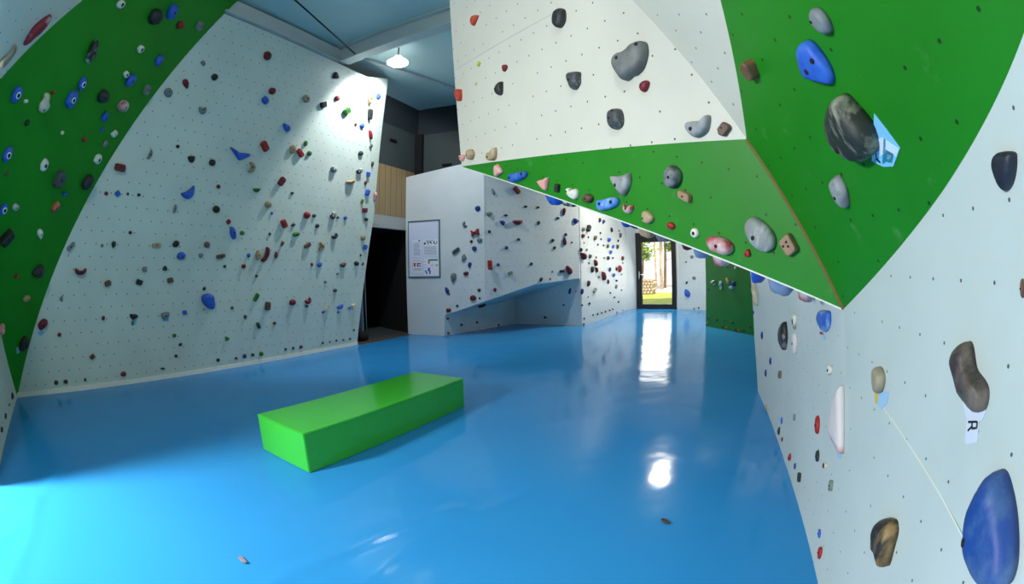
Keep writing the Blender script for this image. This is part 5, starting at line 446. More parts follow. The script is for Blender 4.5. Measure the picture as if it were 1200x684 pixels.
{"p":"U3","c":[0.2184,1.9543],"d":0.0224,"k":"black","s":"round","r":1.8,"m":[0.0232,0.0005,0.0001,0.0179],"l":"tiny black round climbing hold, fourth from left of its kind on the wall left of the door"},
{"p":"U3","c":[1.6757,1.6117],"d":0.0258,"k":"black","s":"round","r":1.8,"m":[0.0274,-0.0001,0.0005,0.02],"l":"black round hold on the wall left of the door, nearest above the grey bar-shaped hold"},
{"p":"U3","c":[3.4509,1.4747],"d":0.0301,"k":"black","s":"round","r":1.8,"m":[0.0328,-0.0004,0.0007,0.0228],"l":"black round hold on the wall left of the door, nearest above the red triangular hold"},
{"p":"U3","c":[3.2821,1.1266],"d":0.0297,"k":"black","s":"round","r":1.8,"m":[0.0323,-0.0011,0.0009,0.0225],"l":"black round hold on the wall left of the door, nearest below the red triangular hold"},
{"p":"U3","c":[3.254,0.6611],"d":0.0297,"k":"black","s":"round","r":1.8,"m":[0.0322,-0.0019,0.0012,0.0225],"l":"tiny black round climbing hold, second from right of its kind on the wall left of the door"},
{"p":"U3","c":[0.415,0.6538],"d":0.0229,"k":"grey","s":"round","r":1.8,"m":[0.0238,-0.0016,0.001,0.0181],"l":"grey round hold on the wall left of the door, nearest below the grey bar-shaped hold"},
{"p":"DR","c":[0.6781,0.0384],"d":0.0245,"k":"black","s":"round","r":1.8,"m":[0.0219,-0.0,-0.001,0.0226],"l":"tiny black round climbing hold, rightmost of its kind on the white panel right of the glass door"},
{"p":"U3","c":[3.3812,0.0387],"d":0.0225,"k":"maroon","s":"round","r":1.3,"m":[0.0244,-0.0023,0.0012,0.0171],"l":"tiny maroon round climbing hold, rightmost of its kind on the wall left of the door"}]
TAGS = [["GR","tagblue","route_card","pale blue route card with teal marks tucked behind the big dark rock",[[0.9521,-0.2012],[0.9878,-0.3094],[0.92,-0.346],[0.874,-0.3375],[0.8287,-0.3114]]],["RC","tagwhite","route_tag","white route tag lettered R under the brown bean-shaped hold",[[1.0329,-0.1093],[1.1451,-0.0993],[1.136,-0.1208],[1.1226,-0.1291],[1.1333,-0.1706],[1.0926,-0.1899],[1.0807,-0.1875],[1.0684,-0.1406]]],["RC","tagpale","route_tag","pale blue and yellow route tag under the worn grey oval hold",[[0.4423,-0.2428],[0.5629,-0.2051],[0.5618,-0.2448],[0.5175,-0.2782],[0.4537,-0.273]]],["LW","tagblue","route_tag","light blue route tag under the maroon oval hold at the left wall foot",[[-1.292,-1.144],[-1.2298,-1.1266],[-1.1944,-1.1574],[-1.2508,-1.1907],[-1.291,-1.1774]]],["LW","tagpale","route_tag","pale green and blue route tag under a black hold on the left white wall",[[0.1322,-1.0586],[0.2228,-1.0544],[0.2144,-1.1234],[0.1341,-1.1298]]],["LW","tagblue","route_tag","light blue route tag under the grey triangular hold on the left wall",[[0.6228,-1.053],[0.7248,-1.0518],[0.7236,-1.1037],[0.627,-1.1026]]],["LG","tagpale","route_tag","pale blue route tag beside the lowest black hold of the left green overhang",[[-0.1045,0.6596],[-0.0449,0.6618],[-0.0214,0.5904],[-0.08,0.5779]]],["RA","tagpale","route_tag","small pale blue route tag with red mark under the blue cup hold",[[2.5401,1.0248],[2.5973,1.0287],[2.655,1.0077],[2.6165,0.9914],[2.5498,1.0043]]],["RB","tagpale","route_tag","small pale blue route tag under the tall red and white fin",[[2.1953,0.5789],[2.2697,0.6016],[2.2656,0.5642],[2.2202,0.5527]]]]
sc = bpy.context.scene
C = sc.collection
V = Vector
PT = {k: V(v) for k, v in D['P'].items()}
FR = {k: [V(x) for x in v] for k, v in D['F'].items()}
MI = D['misc']
Z = V((0, 0, 1))
CEIL = 5.15

# ------------------------------------------------------------------ materials
def rgb(h):
    h = h.lstrip('#')
    f = lambda c: c / 12.92 if c <= .04045 else ((c + .055) / 1.055) ** 2.4
    return tuple(f(int(h[i:i + 2], 16) / 255) for i in (0, 2, 4)) + (1,)

def newmat(name):
    m = bpy.data.materials.new(name); m.use_nodes = True
    nt = m.node_tree; b = nt.nodes['Principled BSDF']
    return m, nt, b

def N(nt, t, **kw):
    n = nt.nodes.new(t)
    for k, v in kw.items():
        if k in n.inputs: n.inputs[k].default_value = v
        else: setattr(n, k, v)
    return n

def math_(nt, op, a, b=None, c=None):
    n = nt.nodes.new('ShaderNodeMath'); n.operation = op
    for i, x in enumerate((a, b, c)):
        if x is None: continue
        if isinstance(x, (int, float)): n.inputs[i].default_value = x
        else: nt.links.new(x, n.inputs[i])
    return n.outputs[0]

def mix(nt, fac, a, b):
    n = nt.nodes.new('ShaderNodeMix'); n.data_type = 'RGBA'
    for s, x in (('A', a), ('B', b)):
        i = [q for q in n.inputs if q.name == s and q.type == 'RGBA'][0]
        if isinstance(x, tuple): i.default_value = x
        else: nt.links.new(x, i)
    f = n.inputs[0]
    if isinstance(fac, (int, float)): f.default_value = fac
    else: nt.links.new(fac, f)
    return [o for o in n.outputs if o.type == 'RGBA'][0]

def plain(name, col, rough=.5, metal=0, spec=.5, noise=0, nscale=8, col2=None, bump=0):
    m, nt, b = newmat(name)
    b.inputs['Roughness'].default_value = rough; b.inputs['Metallic'].default_value = metal
    b.inputs['Specular IOR Level'].default_value = spec
    if noise or bump:
        tc = N(nt, 'ShaderNodeTexCoord'); nz = N(nt, 'ShaderNodeTexNoise', Scale=nscale, Detail=4.0)
        nt.links.new(tc.outputs['Object'], nz.inputs['Vector'])
        r = N(nt, 'ShaderNodeMapRange'); r.inputs[1].default_value = .35; r.inputs[2].default_value = .7; r.inputs[3].default_value = 0; r.inputs[4].default_value = noise
        nt.links.new(nz.outputs[0], r.inputs[0])
        nt.links.new(mix(nt, r.outputs[0], rgb(col), rgb(col2 or col)), b.inputs['Base Color'])
        if bump:
            bp = N(nt, 'ShaderNodeBump', Strength=bump, Distance=.01); nt.links.new(nz.outputs[0], bp.inputs['Height']); nt.links.new(bp.outputs[0], b.inputs['Normal'])
    else:
        b.inputs['Base Color'].default_value = rgb(col)
    return m

def panel_mat(name, col, col2, s=.155, r=.0065, dot='#26302e', rough=.45, chalk=0, row=None, skip=.12, dotmix=.9):
    """painted plywood with a staggered grid of drilled bolt holes, in panel metres (UV)"""
    m, nt, b = newmat(name); b.inputs['Roughness'].default_value = rough
    b.inputs['Specular IOR Level'].default_value = .35
    uv = N(nt, 'ShaderNodeUVMap'); sep = N(nt, 'ShaderNodeSeparateXYZ'); nt.links.new(uv.outputs[0], sep.inputs[0])
    row = row or s
    u = math_(nt, 'DIVIDE', sep.outputs[0], s); v = math_(nt, 'DIVIDE', sep.outputs[1], row)
    vr = math_(nt, 'ROUND', v)
    par = math_(nt, 'MULTIPLY', math_(nt, 'FLOORED_MODULO', vr, 2.0), .5)
    u2 = math_(nt, 'SUBTRACT', u, par); ur = math_(nt, 'ROUND', u2)
    du = math_(nt, 'MULTIPLY', math_(nt, 'SUBTRACT', u2, ur), s); dv = math_(nt, 'MULTIPLY', math_(nt, 'SUBTRACT', v, vr), row)
    cmb = N(nt, 'ShaderNodeCombineXYZ'); nt.links.new(ur, cmb.inputs[0]); nt.links.new(vr, cmb.inputs[1])
    wn = N(nt, 'ShaderNodeTexWhiteNoise', noise_dimensions='2D'); nt.links.new(cmb.outputs[0], wn.inputs['Vector'])
    dist = math_(nt, 'SQRT', math_(nt, 'ADD', math_(nt, 'MULTIPLY', du, du), math_(nt, 'MULTIPLY', dv, dv)))
    inside = math_(nt, 'LESS_THAN', dist, r)
    keep = math_(nt, 'GREATER_THAN', wn.outputs[0], skip)
    fac = math_(nt, 'MULTIPLY', math_(nt, 'MULTIPLY', inside, keep), dotmix)
    nz = N(nt, 'ShaderNodeTexNoise', Scale=1.3, Detail=5.0, Roughness=.6); nt.links.new(uv.outputs[0], nz.inputs['Vector'])
    mr = N(nt, 'ShaderNodeMapRange'); mr.inputs[1].default_value = .35; mr.inputs[2].default_value = .75
    nt.links.new(nz.outputs[0], mr.inputs[0])
    base = mix(nt, mr.outputs[0], rgb(col), rgb(col2))
    if chalk:
        n2 = N(nt, 'ShaderNodeTexNoise', Scale=7.0, Detail=7.0, Roughness=.7); nt.links.new(uv.outputs[0], n2.inputs['Vector'])
        m2 = N(nt, 'ShaderNodeMapRange'); m2.inputs[1].default_value = .6; m2.inputs[2].default_value = .85; m2.inputs[4].default_value = chalk
        nt.links.new(n2.outputs[0], m2.inputs[0])
        base = mix(nt, m2.outputs[0], base, rgb('#bcd8b4'))
    nt.links.new(mix(nt, fac, base, rgb(dot)), b.inputs['Base Color'])
    return m

WHITE, WHITE2 = '#dfe3d8', '#d2d8ce'
M = {
    'left': panel_mat('painted_white_left', '#d0dccf', '#c4d0c4', s=.16, row=.147, r=.009, dot='#3c4a4a', dotmix=.8),
    'white': panel_mat('painted_white_overhang', '#d3d1c1', '#cac8b9', s=.154, r=.0062),
    'right': panel_mat('painted_white_right', '#c2cecb', '#b6c4c1', s=.15, r=.0045),
    'far': panel_mat('painted_white_far', '#d3d8d8', '#c8cfd0', s=.16, r=.009, dot='#65706f', dotmix=.7),
    'plainwhite': plain('painted_white_plain', '#d3d8d8', .5, noise=.6, nscale=2, col2='#c4cccd'),
    'upper': panel_mat('painted_white_upper', '#d2d0be', '#c8c6b5', s=.16, row=.147, r=.007, dot='#3c4a4a', dotmix=.8),
    'green': panel_mat('painted_green', '#1c8013', '#17750f', s=.155, r=.006, dot='#1c2a10', rough=.5, chalk=.18),
    'greenleft': panel_mat('painted_green_left', '#0d8a0a', '#0a8208', s=.155, r=.005, dot='#0c4a10', rough=.6, dotmix=.6),
    'greenfar': plain('painted_green_far', '#0c6e12', .45, noise=.5, nscale=2, col2='#0a6410'),
    'rim': plain('raw_white_edge', '#dfe2d6', .55),
    'wood_edge': plain('bare_wood_edge', '#6b4d1a', .7, noise=.6, nscale=30, col2='#80521e'), 'sill': plain('dark_wood_sill', '#57452f', .7),
    'ceil': plain('ceiling_paint', '#c8dcd6', .7, noise=.3, nscale=.6, col2='#bad0cc'),
    'beam': plain('beam_paint', '#c9ccc6', .5, noise=.4, nscale=3, col2='#bcc0b8'),
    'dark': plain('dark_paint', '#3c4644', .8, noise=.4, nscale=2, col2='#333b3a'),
    'darktop': plain('dark_upper_band', '#212b2e', .8, noise=.4, nscale=2, col2='#1c2629'),  # darker tone for the wall band just below the ceiling
    'greywall': plain('grey_hall_wall', '#8f9491', .8, noise=.4, nscale=1.5, col2='#868a86'),
    'black': plain('black_and_unlit_dark', '#0b0a0a', .9),  # black parts, and the doorway's unlit dark put into colour
    'steel': plain('dark_steel', '#20282c', .45, .6),
    'bolt': plain('bolt_steel', '#8f9392', .35, .9),
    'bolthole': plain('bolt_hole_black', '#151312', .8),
    'plate': plain('white_washer', '#dfe6e6', .5),
    'lintel': plain('lintel_board', '#aeb0a8', .6),
    'frame': plain('door_frame_black', '#0a0a0c', .6),
    'chrome': plain('brushed_handle', '#c8ccd0', .25, .9),
    'aluminium': plain('grey_aluminium', '#737d86', .4, .6),
    'boardface': plain('white_enamel', '#d9def0', .25),
    'paper': plain('notice_paper', '#e6e8f4', .7),
    'paperink': plain('notice_ink', '#9fa6bd', .7),
    'ink': plain('black_ink', '#11131a', .6),
    'redink': plain('red_ink', '#b02430', .6), 'greenink': plain('green_ink', '#2a7a34', .6), 'blueink': plain('blue_ink', '#2644b0', .6), 'orangeink': plain('orange_ink', '#d07a20', .6), 'pinkink': plain('pink_ink', '#d8a0a8', .6),
    'vinyl': None, 'tagblue': plain('pale_blue_card', '#7cc0e4', .5), 'tagwhite': plain('white_tag_card', '#c9d2e0', .5), 'tagpale': plain('pale_tag_card', '#9cc4e0', .5),
    'teal': plain('teal_ink', '#1c7f9c', .5), 'cardwhite': plain('card_white', '#c4dcee', .5), 'yellowink': plain('yellow_ink', '#d8b23c', .5),
    'leaf': plain('dry_leaf', '#4a3a2a', .8), 'scrap': plain('pale_scrap', '#8a7a86', .8),
    'mattress': plain('grey_vinyl_roll', '#7c8486', .5),
}

def vinyl():
    m, nt, b = newmat('green_vinyl'); b.inputs['Base Color'].default_value = rgb('#3cb634'); b.inputs['Roughness'].default_value = .16
    b.inputs['Specular IOR Level'].default_value = .55
    tc = N(nt, 'ShaderNodeTexCoord'); nz = N(nt, 'ShaderNodeTexNoise', Scale=2.0, Detail=1.0); nt.links.new(tc.outputs['Object'], nz.inputs['Vector'])
    bp = N(nt, 'ShaderNodeBump', Strength=.08, Distance=.05); nt.links.new(nz.outputs[0], bp.inputs['Height']); nt.links.new(bp.outputs[0], b.inputs['Normal'])
    return m
M['vinyl'] = vinyl()

def floor_mat():
    m, nt, b = newmat('blue_vinyl_mat')
    tc = N(nt, 'ShaderNodeTexCoord')
    n1 = N(nt, 'ShaderNodeTexNoise', Scale=.55, Detail=3.0); nt.links.new(tc.outputs['Object'], n1.inputs['Vector'])
    n2 = N(nt, 'ShaderNodeTexNoise', Scale=14.0, Detail=6.0, Roughness=.7); nt.links.new(tc.outputs['Object'], n2.inputs['Vector'])
    c1 = mix(nt, n1.outputs[0], rgb('#2b88cb'), rgb('#3795d4'))
    r = N(nt, 'ShaderNodeMapRange'); r.inputs[1].default_value = .58; r.inputs[2].default_value = .85; r.inputs[4].default_value = .16; nt.links.new(n2.outputs[0], r.inputs[0])
    nt.links.new(mix(nt, r.outputs[0], c1, rgb('#62a8dc')), b.inputs['Base Color'])
    rr = N(nt, 'ShaderNodeMapRange'); rr.inputs[1].default_value = .3; rr.inputs[2].default_value = .7; rr.inputs[3].default_value = .08; rr.inputs[4].default_value = .16
    nt.links.new(n1.outputs[0], rr.inputs[0]); nt.links.new(rr.outputs[0], b.inputs['Roughness'])
    b.inputs['Specular IOR Level'].default_value = .13
    n3 = N(nt, 'ShaderNodeTexNoise', Scale=2.2, Detail=2.0); nt.links.new(tc.outputs['Object'], n3.inputs['Vector'])
    bp = N(nt, 'ShaderNodeBump', Strength=.12, Distance=.06); nt.links.new(n3.outputs[0], bp.inputs['Height']); nt.links.new(bp.outputs[0], b.inputs['Normal'])
    return m
M['floor'] = floor_mat()

def planks():
    m, nt, b = newmat('pine_planks'); b.inputs['Roughness'].default_value = .6
    uv = N(nt, 'ShaderNodeUVMap'); sep = N(nt, 'ShaderNodeSeparateXYZ'); nt.links.new(uv.outputs[0], sep.inputs[0])
    mp = N(nt, 'ShaderNodeMapping'); mp.inputs['Scale'].default_value = (14, 1.1, 1); nt.links.new(uv.outputs[0], mp.inputs[0])
    nz = N(nt, 'ShaderNodeTexNoise', Scale=1.5, Detail=5.0); nt.links.new(mp.outputs[0], nz.inputs['Vector'])
    c = mix(nt, nz.outputs[0], rgb('#b09468'), rgb('#8d7450'))
    fr = math_(nt, 'FRACT', math_(nt, 'DIVIDE', sep.outputs[0], .19))
    nt.links.new(mix(nt, math_(nt, 'LESS_THAN', fr, .05), c, rgb('#4a3b28')), b.inputs['Base Color'])
    return m
M['planks'] = planks()

HC = {'white': ('#e4e6da', '#b9c0b4'), 'black': ('#16181a', '#3a3d3f'), 'blue': ('#1c52bc', '#3f74cc'), 'red': ('#a81c20', '#7a1a1c'), 'grey': ('#82888a', '#5c6264'),
      'cream': ('#d8d2b8', '#b0a488'), 'darkgrey': ('#4a5052', '#2a2d2f'), 'brown': ('#6a4c3a', '#42302a'), 'lightgrey': ('#b2b8b6', '#8a908e'), 'redtan': ('#a8463a', '#c0926a'),
      'tan': ('#b8a07c', '#8c7858'), 'pink': ('#d88a80', '#e2bcb4'), 'maroon': ('#7c1626', '#4e1018'), 'darkgreen': ('#2a4640', '#1c302c'), 'green': ('#2f7a1e', '#1f5416'),
      'navy': ('#1e3090', '#16245c'), 'greybrown': ('#7a6e62', '#544a42'), 'greygreen': ('#7c8c82', '#525f58'), 'orange': ('#c8452c', '#93301f'), 'yellow': ('#c8cc3a', '#a8ac30'),
      'greytan': ('#a09882', '#7a725f'), 'bluegrey': ('#8b9db8', '#5a7cab'), 'tanwood': ('#a8866a', '#7c604a'), 'brownblock': ('#7c5638', '#3c3a30'), 'blacknavy': ('#171b26', '#2c3346')}
TWO = {'streak': ('#1d1f20', '#b8bcbc', .55, 9), 'redwhite': ('#b24450', '#cfc2be', .46, 6), 'greywhite': ('#5c6468', '#d0d6d8', .5, 14), 'blackwhite': ('#17191b', '#d6dcda', .52, 12),
       'bluewhite': ('#2b55b4', '#d6dee2', .5, 9), 'maroonwhite': ('#86182a', '#b4a8a4', .6, 6), 'whitegrey': ('#d8d8ca', '#8f9490', .55, 9), 'greyrock': ('#7c8182', '#44484a', .52, 12),
       'darkgreyrock': ('#3f4346', '#8a8f90', .62, 22), 'greyrock2': ('#6e716e', '#5a5d5b', .5, 5), 'lightgreyrock': ('#9a9d9c', '#75797a', .5, 9), 'pinkwhite': ('#dcb2a8', '#c88078', .5, 9),
       'bluechalk': ('#2a5fb4', '#7c9ecf', .55, 9), 'bluechalk2': ('#4c86d2', '#a8c2e2', .52, 9), 'greyplank': ('#868a88', '#b0b4b2', .5, 6), 'rock': ('#272c25', '#8a8d7c', .56, 9),
       'brownbean': ('#3c332f', '#6a625a', .5, 9), 'bluebig': ('#1b4590', '#466696', .52, 6), 'woodmix': ('#2a2420', '#8c7448', .52, 9), 'redwhitebig': ('#cfcaca', '#a8263a', .5, 3), 'blackrock': ('#17191b', '#7c8080', .6, 16)}
_hm = {}
def hold_mat(k):
    if k in _hm: return _hm[k]
    if k in TWO:
        a, b, t, s = TWO[k]
    else:
        a, b = HC[k]; t, s = .56, 12
    m, nt, bs = newmat('hold_' + k)
    tc = N(nt, 'ShaderNodeTexCoord')
    mp = N(nt, 'ShaderNodeMapping'); nt.links.new(tc.outputs['Object'], mp.inputs[0])
    if k in ('rock', 'streak', 'greyplank', 'woodmix'): mp.inputs['Scale'].default_value = (2.6, .7, 1.0); mp.inputs['Rotation'].default_value = (0, 0, .5)
    nz = N(nt, 'ShaderNodeTexNoise', Scale=float(s), Detail=6.0, Roughness=.62); nt.links.new(mp.outputs[0], nz.inputs['Vector'])
    if k == 'redwhitebig':
        gs = N(nt, 'ShaderNodeSeparateXYZ'); nt.links.new(tc.outputs['Object'], gs.inputs[0])
        nzo = math_(nt, 'ADD', math_(nt, 'MULTIPLY', nz.outputs[0], .35), math_(nt, 'MULTIPLY', gs.outputs[1], -3.2))
    else: nzo = nz.outputs[0]
    w = .07 if k in TWO else .2
    r = N(nt, 'ShaderNodeMapRange'); r.inputs[1].default_value = t - w; r.inputs[2].default_value = t + w; nt.links.new(nzo, r.inputs[0])
    nt.links.new(mix(nt, r.outputs[0], rgb(a), rgb(b)), bs.inputs['Base Color'])
    bs.inputs['Roughness'].default_value = .55
    n2 = N(nt, 'ShaderNodeTexNoise', Scale=60.0, Detail=3.0); nt.links.new(tc.outputs['Object'], n2.inputs['Vector'])
    bp = N(nt, 'ShaderNodeBump', Strength=.25, Distance=.004); nt.links.new(n2.outputs[0], bp.inputs['Height']); nt.links.new(bp.outputs[0], bs.inputs['Normal'])
    _hm[k] = m
    return m

# ------------------------------------------------------------------ builders
def link(name, me, parent=None, mats=()):
    o = bpy.data.objects.new(name, me); C.objects.link(o)
    for m in mats: me.materials.append(m)
    if parent: o.parent = parent
    return o

def obj(name, bm, mat, parent=None, smooth=False):
    me = bpy.data.meshes.new(name); bmesh.ops.recalc_face_normals(bm, faces=bm.faces); bm.to_mesh(me); bm.free()
    if smooth:
        for p in me.polygons: p.use_smooth = True
    return link(name, me, parent, [mat] if mat else [])

def struct(o):
    o['kind'] = 'structure'; return o

def tag(o, label, cat, group=None):
    o['label'] = label; o['category'] = cat
    if group: o['group'] = group
    return o

def prism(name, pts, n, th, mat, fr=None, parent=None):
    """flat panel through pts (front face towards n), th thick backwards, UV in panel metres"""
    pts = [V(p) for p in pts]; n = V(n).normalized()
    nn = V((0, 0, 0))
    for i in range(len(pts)): nn += pts[i].cross(pts[(i + 1) % len(pts)])
    if nn.dot(n) < 0: pts.reverse()
    bm = bmesh.new()
    f = [bm.verts.new(p) for p in pts]; b = [bm.verts.new(p - n * th) for p in pts]
    bm.faces.new(f); bm.faces.new(b[::-1])
    k = len(pts)
    for i in range(k): bm.faces.new((f[i], b[i], b[(i + 1) % k], f[(i + 1) % k]))
    o_, ux, uy = (fr[0], fr[1], fr[2]) if fr else (pts[0], (n.orthogonal()).normalized(), n.cross(n.orthogonal()).normalized())
    if not fr:
        uy = (Z - n * n.z); uy = uy.normalized() if uy.length > 1e-4 else V((0, 1, 0)); ux = uy.cross(n)
    uvl = bm.loops.layers.uv.new('UVMap')
    for fa in bm.faces:
        for l in fa.loops: l[uvl].uv = ((l.vert.co - o_).dot(ux), (l.vert.co - o_).dot(uy))
    me = bpy.data.meshes.new(name); bm.to_mesh(me); bm.free()
    return link(name, me, parent, [mat])

def box_between(bm, p, q, w, h, up=Z):
    """bar from p to q, w wide (sideways), h high"""
    p, q = V(p), V(q); d = (q - p).normalized(); s = d.cross(up).normalized(); u = s.cross(d).normalized()
    vs = []
    for e in (p, q):
        for a, b in ((-1, -1), (1, -1), (1, 1), (-1, 1)): vs.append(bm.verts.new(e + s * a * w / 2 + u * b * h / 2))
    for f in ((0, 1, 2, 3), (7, 6, 5, 4), (0, 4, 5, 1), (1, 5, 6, 2), (2, 6, 7, 3), (3, 7, 4, 0)): bm.faces.new([vs[i] for i in f])

def bar(name, p, q, w, h, mat, parent=None, up=Z, bevel=0):
    bm = bmesh.new(); box_between(bm, p, q, w, h, up)
    if bevel: bmesh.ops.bevel(bm, geom=bm.edges[:], offset=bevel, segments=2, affect='EDGES')
    return obj(name, bm, mat, parent)

def tube(bm, path, r, seg=8):
    rings = []
    for i, p in enumerate(path):
        p = V(p); d = (V(path[min(i + 1, len(path) - 1)]) - V(path[max(i - 1, 0)])).normalized()
        a = d.orthogonal().normalized(); b = d.cross(a)
        rr = r[i] if isinstance(r, (list, tuple)) else r
        rings.append([bm.verts.new(p + (a * math.cos(t) + b * math.sin(t)) * rr) for t in [2 * math.pi * k / seg for k in range(seg)]])
    for A, B in zip(rings, rings[1:]):
        for k in range(seg): bm.faces.new((A[k], A[(k + 1) % seg], B[(k + 1) % seg], B[k]))
    bm.faces.new(rings[0][::-1]); bm.faces.new(rings[-1])

def h2(p, z=0): return V((p[0], p[1], z))

# ------------------------------------------------------------------ camera
cam = bpy.data.cameras.new('camera'); co = bpy.data.objects.new('camera', cam); C.objects.link(co)
cam.type = 'PANO'; cam.panorama_type = 'FISHEYE_EQUISOLID'; cam.fisheye_lens = D['cam']['lens']; cam.fisheye_fov = math.pi
cam.sensor_width = 36; cam.sensor_fit = 'HORIZONTAL'; cam.shift_x = D['cam']['sx']; cam.shift_y = D['cam']['sy']; cam.clip_start = .02; cam.clip_end = 300
m4 = Matrix(D['cam']['M']).to_4x4(); m4.translation = V((0, 0, D['cam']['h'])); co.matrix_world = m4
sc.camera = co

# ------------------------------------------------------------------ floor with its creases
def build_floor():
    x0, x1, y0, y1 = -9, 8, -5, 16
    creases = [([(-2.9, 1.05), (-2.55, .75), (-2.2, .3), (-1.9, -.2)], .05, .012), ([(-3.25, 1.5), (-3.0, 1.2), (-2.75, .8), (-2.5, .2)], .05, .008),
               ([(-.4, 2.3), (-.75, 1.95), (-1.05, 1.5), (-1.2, 1.05), (-1.15, .6)], .05, .01), ([(.1, 2.6), (-.4, 2.1), (-.62, 1.78), (-.7, 1.5)], .04, .004)]
    def seg(p, a, b):
        ax, ay = a; bx, by = b; dx, dy = bx - ax, by - ay
        t = max(0, min(1, ((p[0] - ax) * dx + (p[1] - ay) * dy) / (dx * dx + dy * dy)))
        return math.hypot(p[0] - ax - t * dx, p[1] - ay - t * dy)
    xs = [x0 + i * .5 for i in range(int((-3.5 - x0) / .5) + 1)] + [-3.5 + .04 * i for i in range(1, 100)] + [.46 + i * .5 for i in range(1, 16)] + [x1 + .3]
    ys = [y0 + i * .5 for i in range(10)] + [-.5 + .04 * i for i in range(0, 88)] + [3.02 + .5 * i for i in range(1, 27)]
    bm = bmesh.new(); g = []
    for x in xs:
        col = []
        for y in ys:
            z = 0
            if -3.5 <= x <= .5 and -.5 <= y <= 3.0:
                for pts, w, hh in creases:
                    d = min(seg((x, y), pts[i], pts[i + 1]) for i in range(len(pts) - 1))
                    z += hh * math.exp(-(d / w) ** 2)
            col.append(bm.verts.new((x, y, z)))
        g.append(col)
    for i in range(len(xs) - 1):
        for j in range(len(ys) - 1): bm.faces.new((g[i][j], g[i + 1][j], g[i + 1][j + 1], g[i][j + 1]))
    return struct(obj('floor', bm, M['floor'], smooth=True))
build_floor()

# ------------------------------------------------------------------ left side
F = FR
dL, nW = PT['dL'], PT['nW']
a, b = PT['a'], PT['b']
P = PT
struct(prism('wall_left', [a, b, P['E1'], P['Ct'], P['TL']], F['LW'][3], .03, M['left'], F['LW']))
struct(prism('wall_left_edge', [P['E1'], P['Fo'], P['Ct']], F['LF'][3], .03, M['left'], F['LF']))
TLx = P['TL'] + (P['TL'] - a) * .07
struct(prism('wall_left_green', [a, TLx, P['g0'] + (TLx - P['g0']) * .0 + V((0, 0, .0)), P['g1'], P['g2'], P['g3'], P['J']], F['LG'][3], .03, M['greenleft'], F['LG']))
uwn = F['UW'][3]; NE = P['NE']
def onplane(p, k):
    o_, _, _, n = F[k]; return p - n * (p - o_).dot(n)
struct(prism('wall_left_upper', [P['g0'], P['g1'], P['g3'], onplane(NE + Z * 2.75, 'UW'), onplane(P['g3'] + V((.7, -1.2, .6)), 'UW'), onplane(P['g0'] + V((1.6, -.6, 1.2)), 'UW')], uwn, .03, M['upper'], F['UW']))
NE = P['NE']
struct(prism('wall_left_corner', [a, NE, NE + Z * 2.75, onplane(P['g3'], 'NL'), P['J']], F['NL'][3], .03, M['left'], F['NL']))
# cream skirting along the foot of the leaning wall
struct(bar('baseboard_left', a + nW * .012 + Z * .028, b + nW * .012 + Z * .028, .02, .056, M['rim']))
# hall wall behind it, with the dark doorway
B0 = a - dL * 4.5
corner = h2(P['cor'])
lz0 = (MI['lint'][0][2] + MI['lint'][1][2]) / 2; lz1 = (MI['lint'][2][2] + MI['lint'][3][2]) / 2; pz = (MI['plank'][0][2] + MI['plank'][1][2]) / 2
b_in = b - dL * .02
P1 = P['P1']
def wl(name, p, q, z0, z1, mat, th=.12): return struct(prism(name, [h2(p, z0), h2(q, z0), h2(q, z1), h2(p, z1)], nW, th, mat))
wl('wall_left_hall', B0, b_in, 0, CEIL, M['greywall'])
wl('trim_1', b_in, corner + dL * .3, lz0, lz1, M['lintel'])
wl('wall_left_planks', b_in, corner, lz1, pz, M['planks'])
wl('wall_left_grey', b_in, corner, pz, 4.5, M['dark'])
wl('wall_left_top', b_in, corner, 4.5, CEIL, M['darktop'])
# room behind the doorway, its unlit darkness put into black and dark colour
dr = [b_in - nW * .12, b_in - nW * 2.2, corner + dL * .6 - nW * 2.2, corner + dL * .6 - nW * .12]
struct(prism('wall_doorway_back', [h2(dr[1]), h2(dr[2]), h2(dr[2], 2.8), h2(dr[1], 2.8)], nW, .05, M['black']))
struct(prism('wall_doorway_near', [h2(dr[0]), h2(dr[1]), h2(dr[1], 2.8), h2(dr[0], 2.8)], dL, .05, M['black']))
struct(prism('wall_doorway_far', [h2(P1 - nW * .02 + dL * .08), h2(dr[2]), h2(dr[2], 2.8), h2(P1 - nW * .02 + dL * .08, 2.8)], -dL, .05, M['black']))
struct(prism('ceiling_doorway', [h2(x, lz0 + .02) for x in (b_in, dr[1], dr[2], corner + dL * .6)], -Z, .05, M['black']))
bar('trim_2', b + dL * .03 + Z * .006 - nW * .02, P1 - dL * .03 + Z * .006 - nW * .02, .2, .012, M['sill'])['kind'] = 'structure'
struct(prism('floor_doorway', [h2(x, .008) for x in (b_in - nW * .1, dr[1], dr[2], corner + dL * .6 - nW * .1)], Z, .004, M['dark']))  # dark slab added over the blue floor, stands for the unlit room
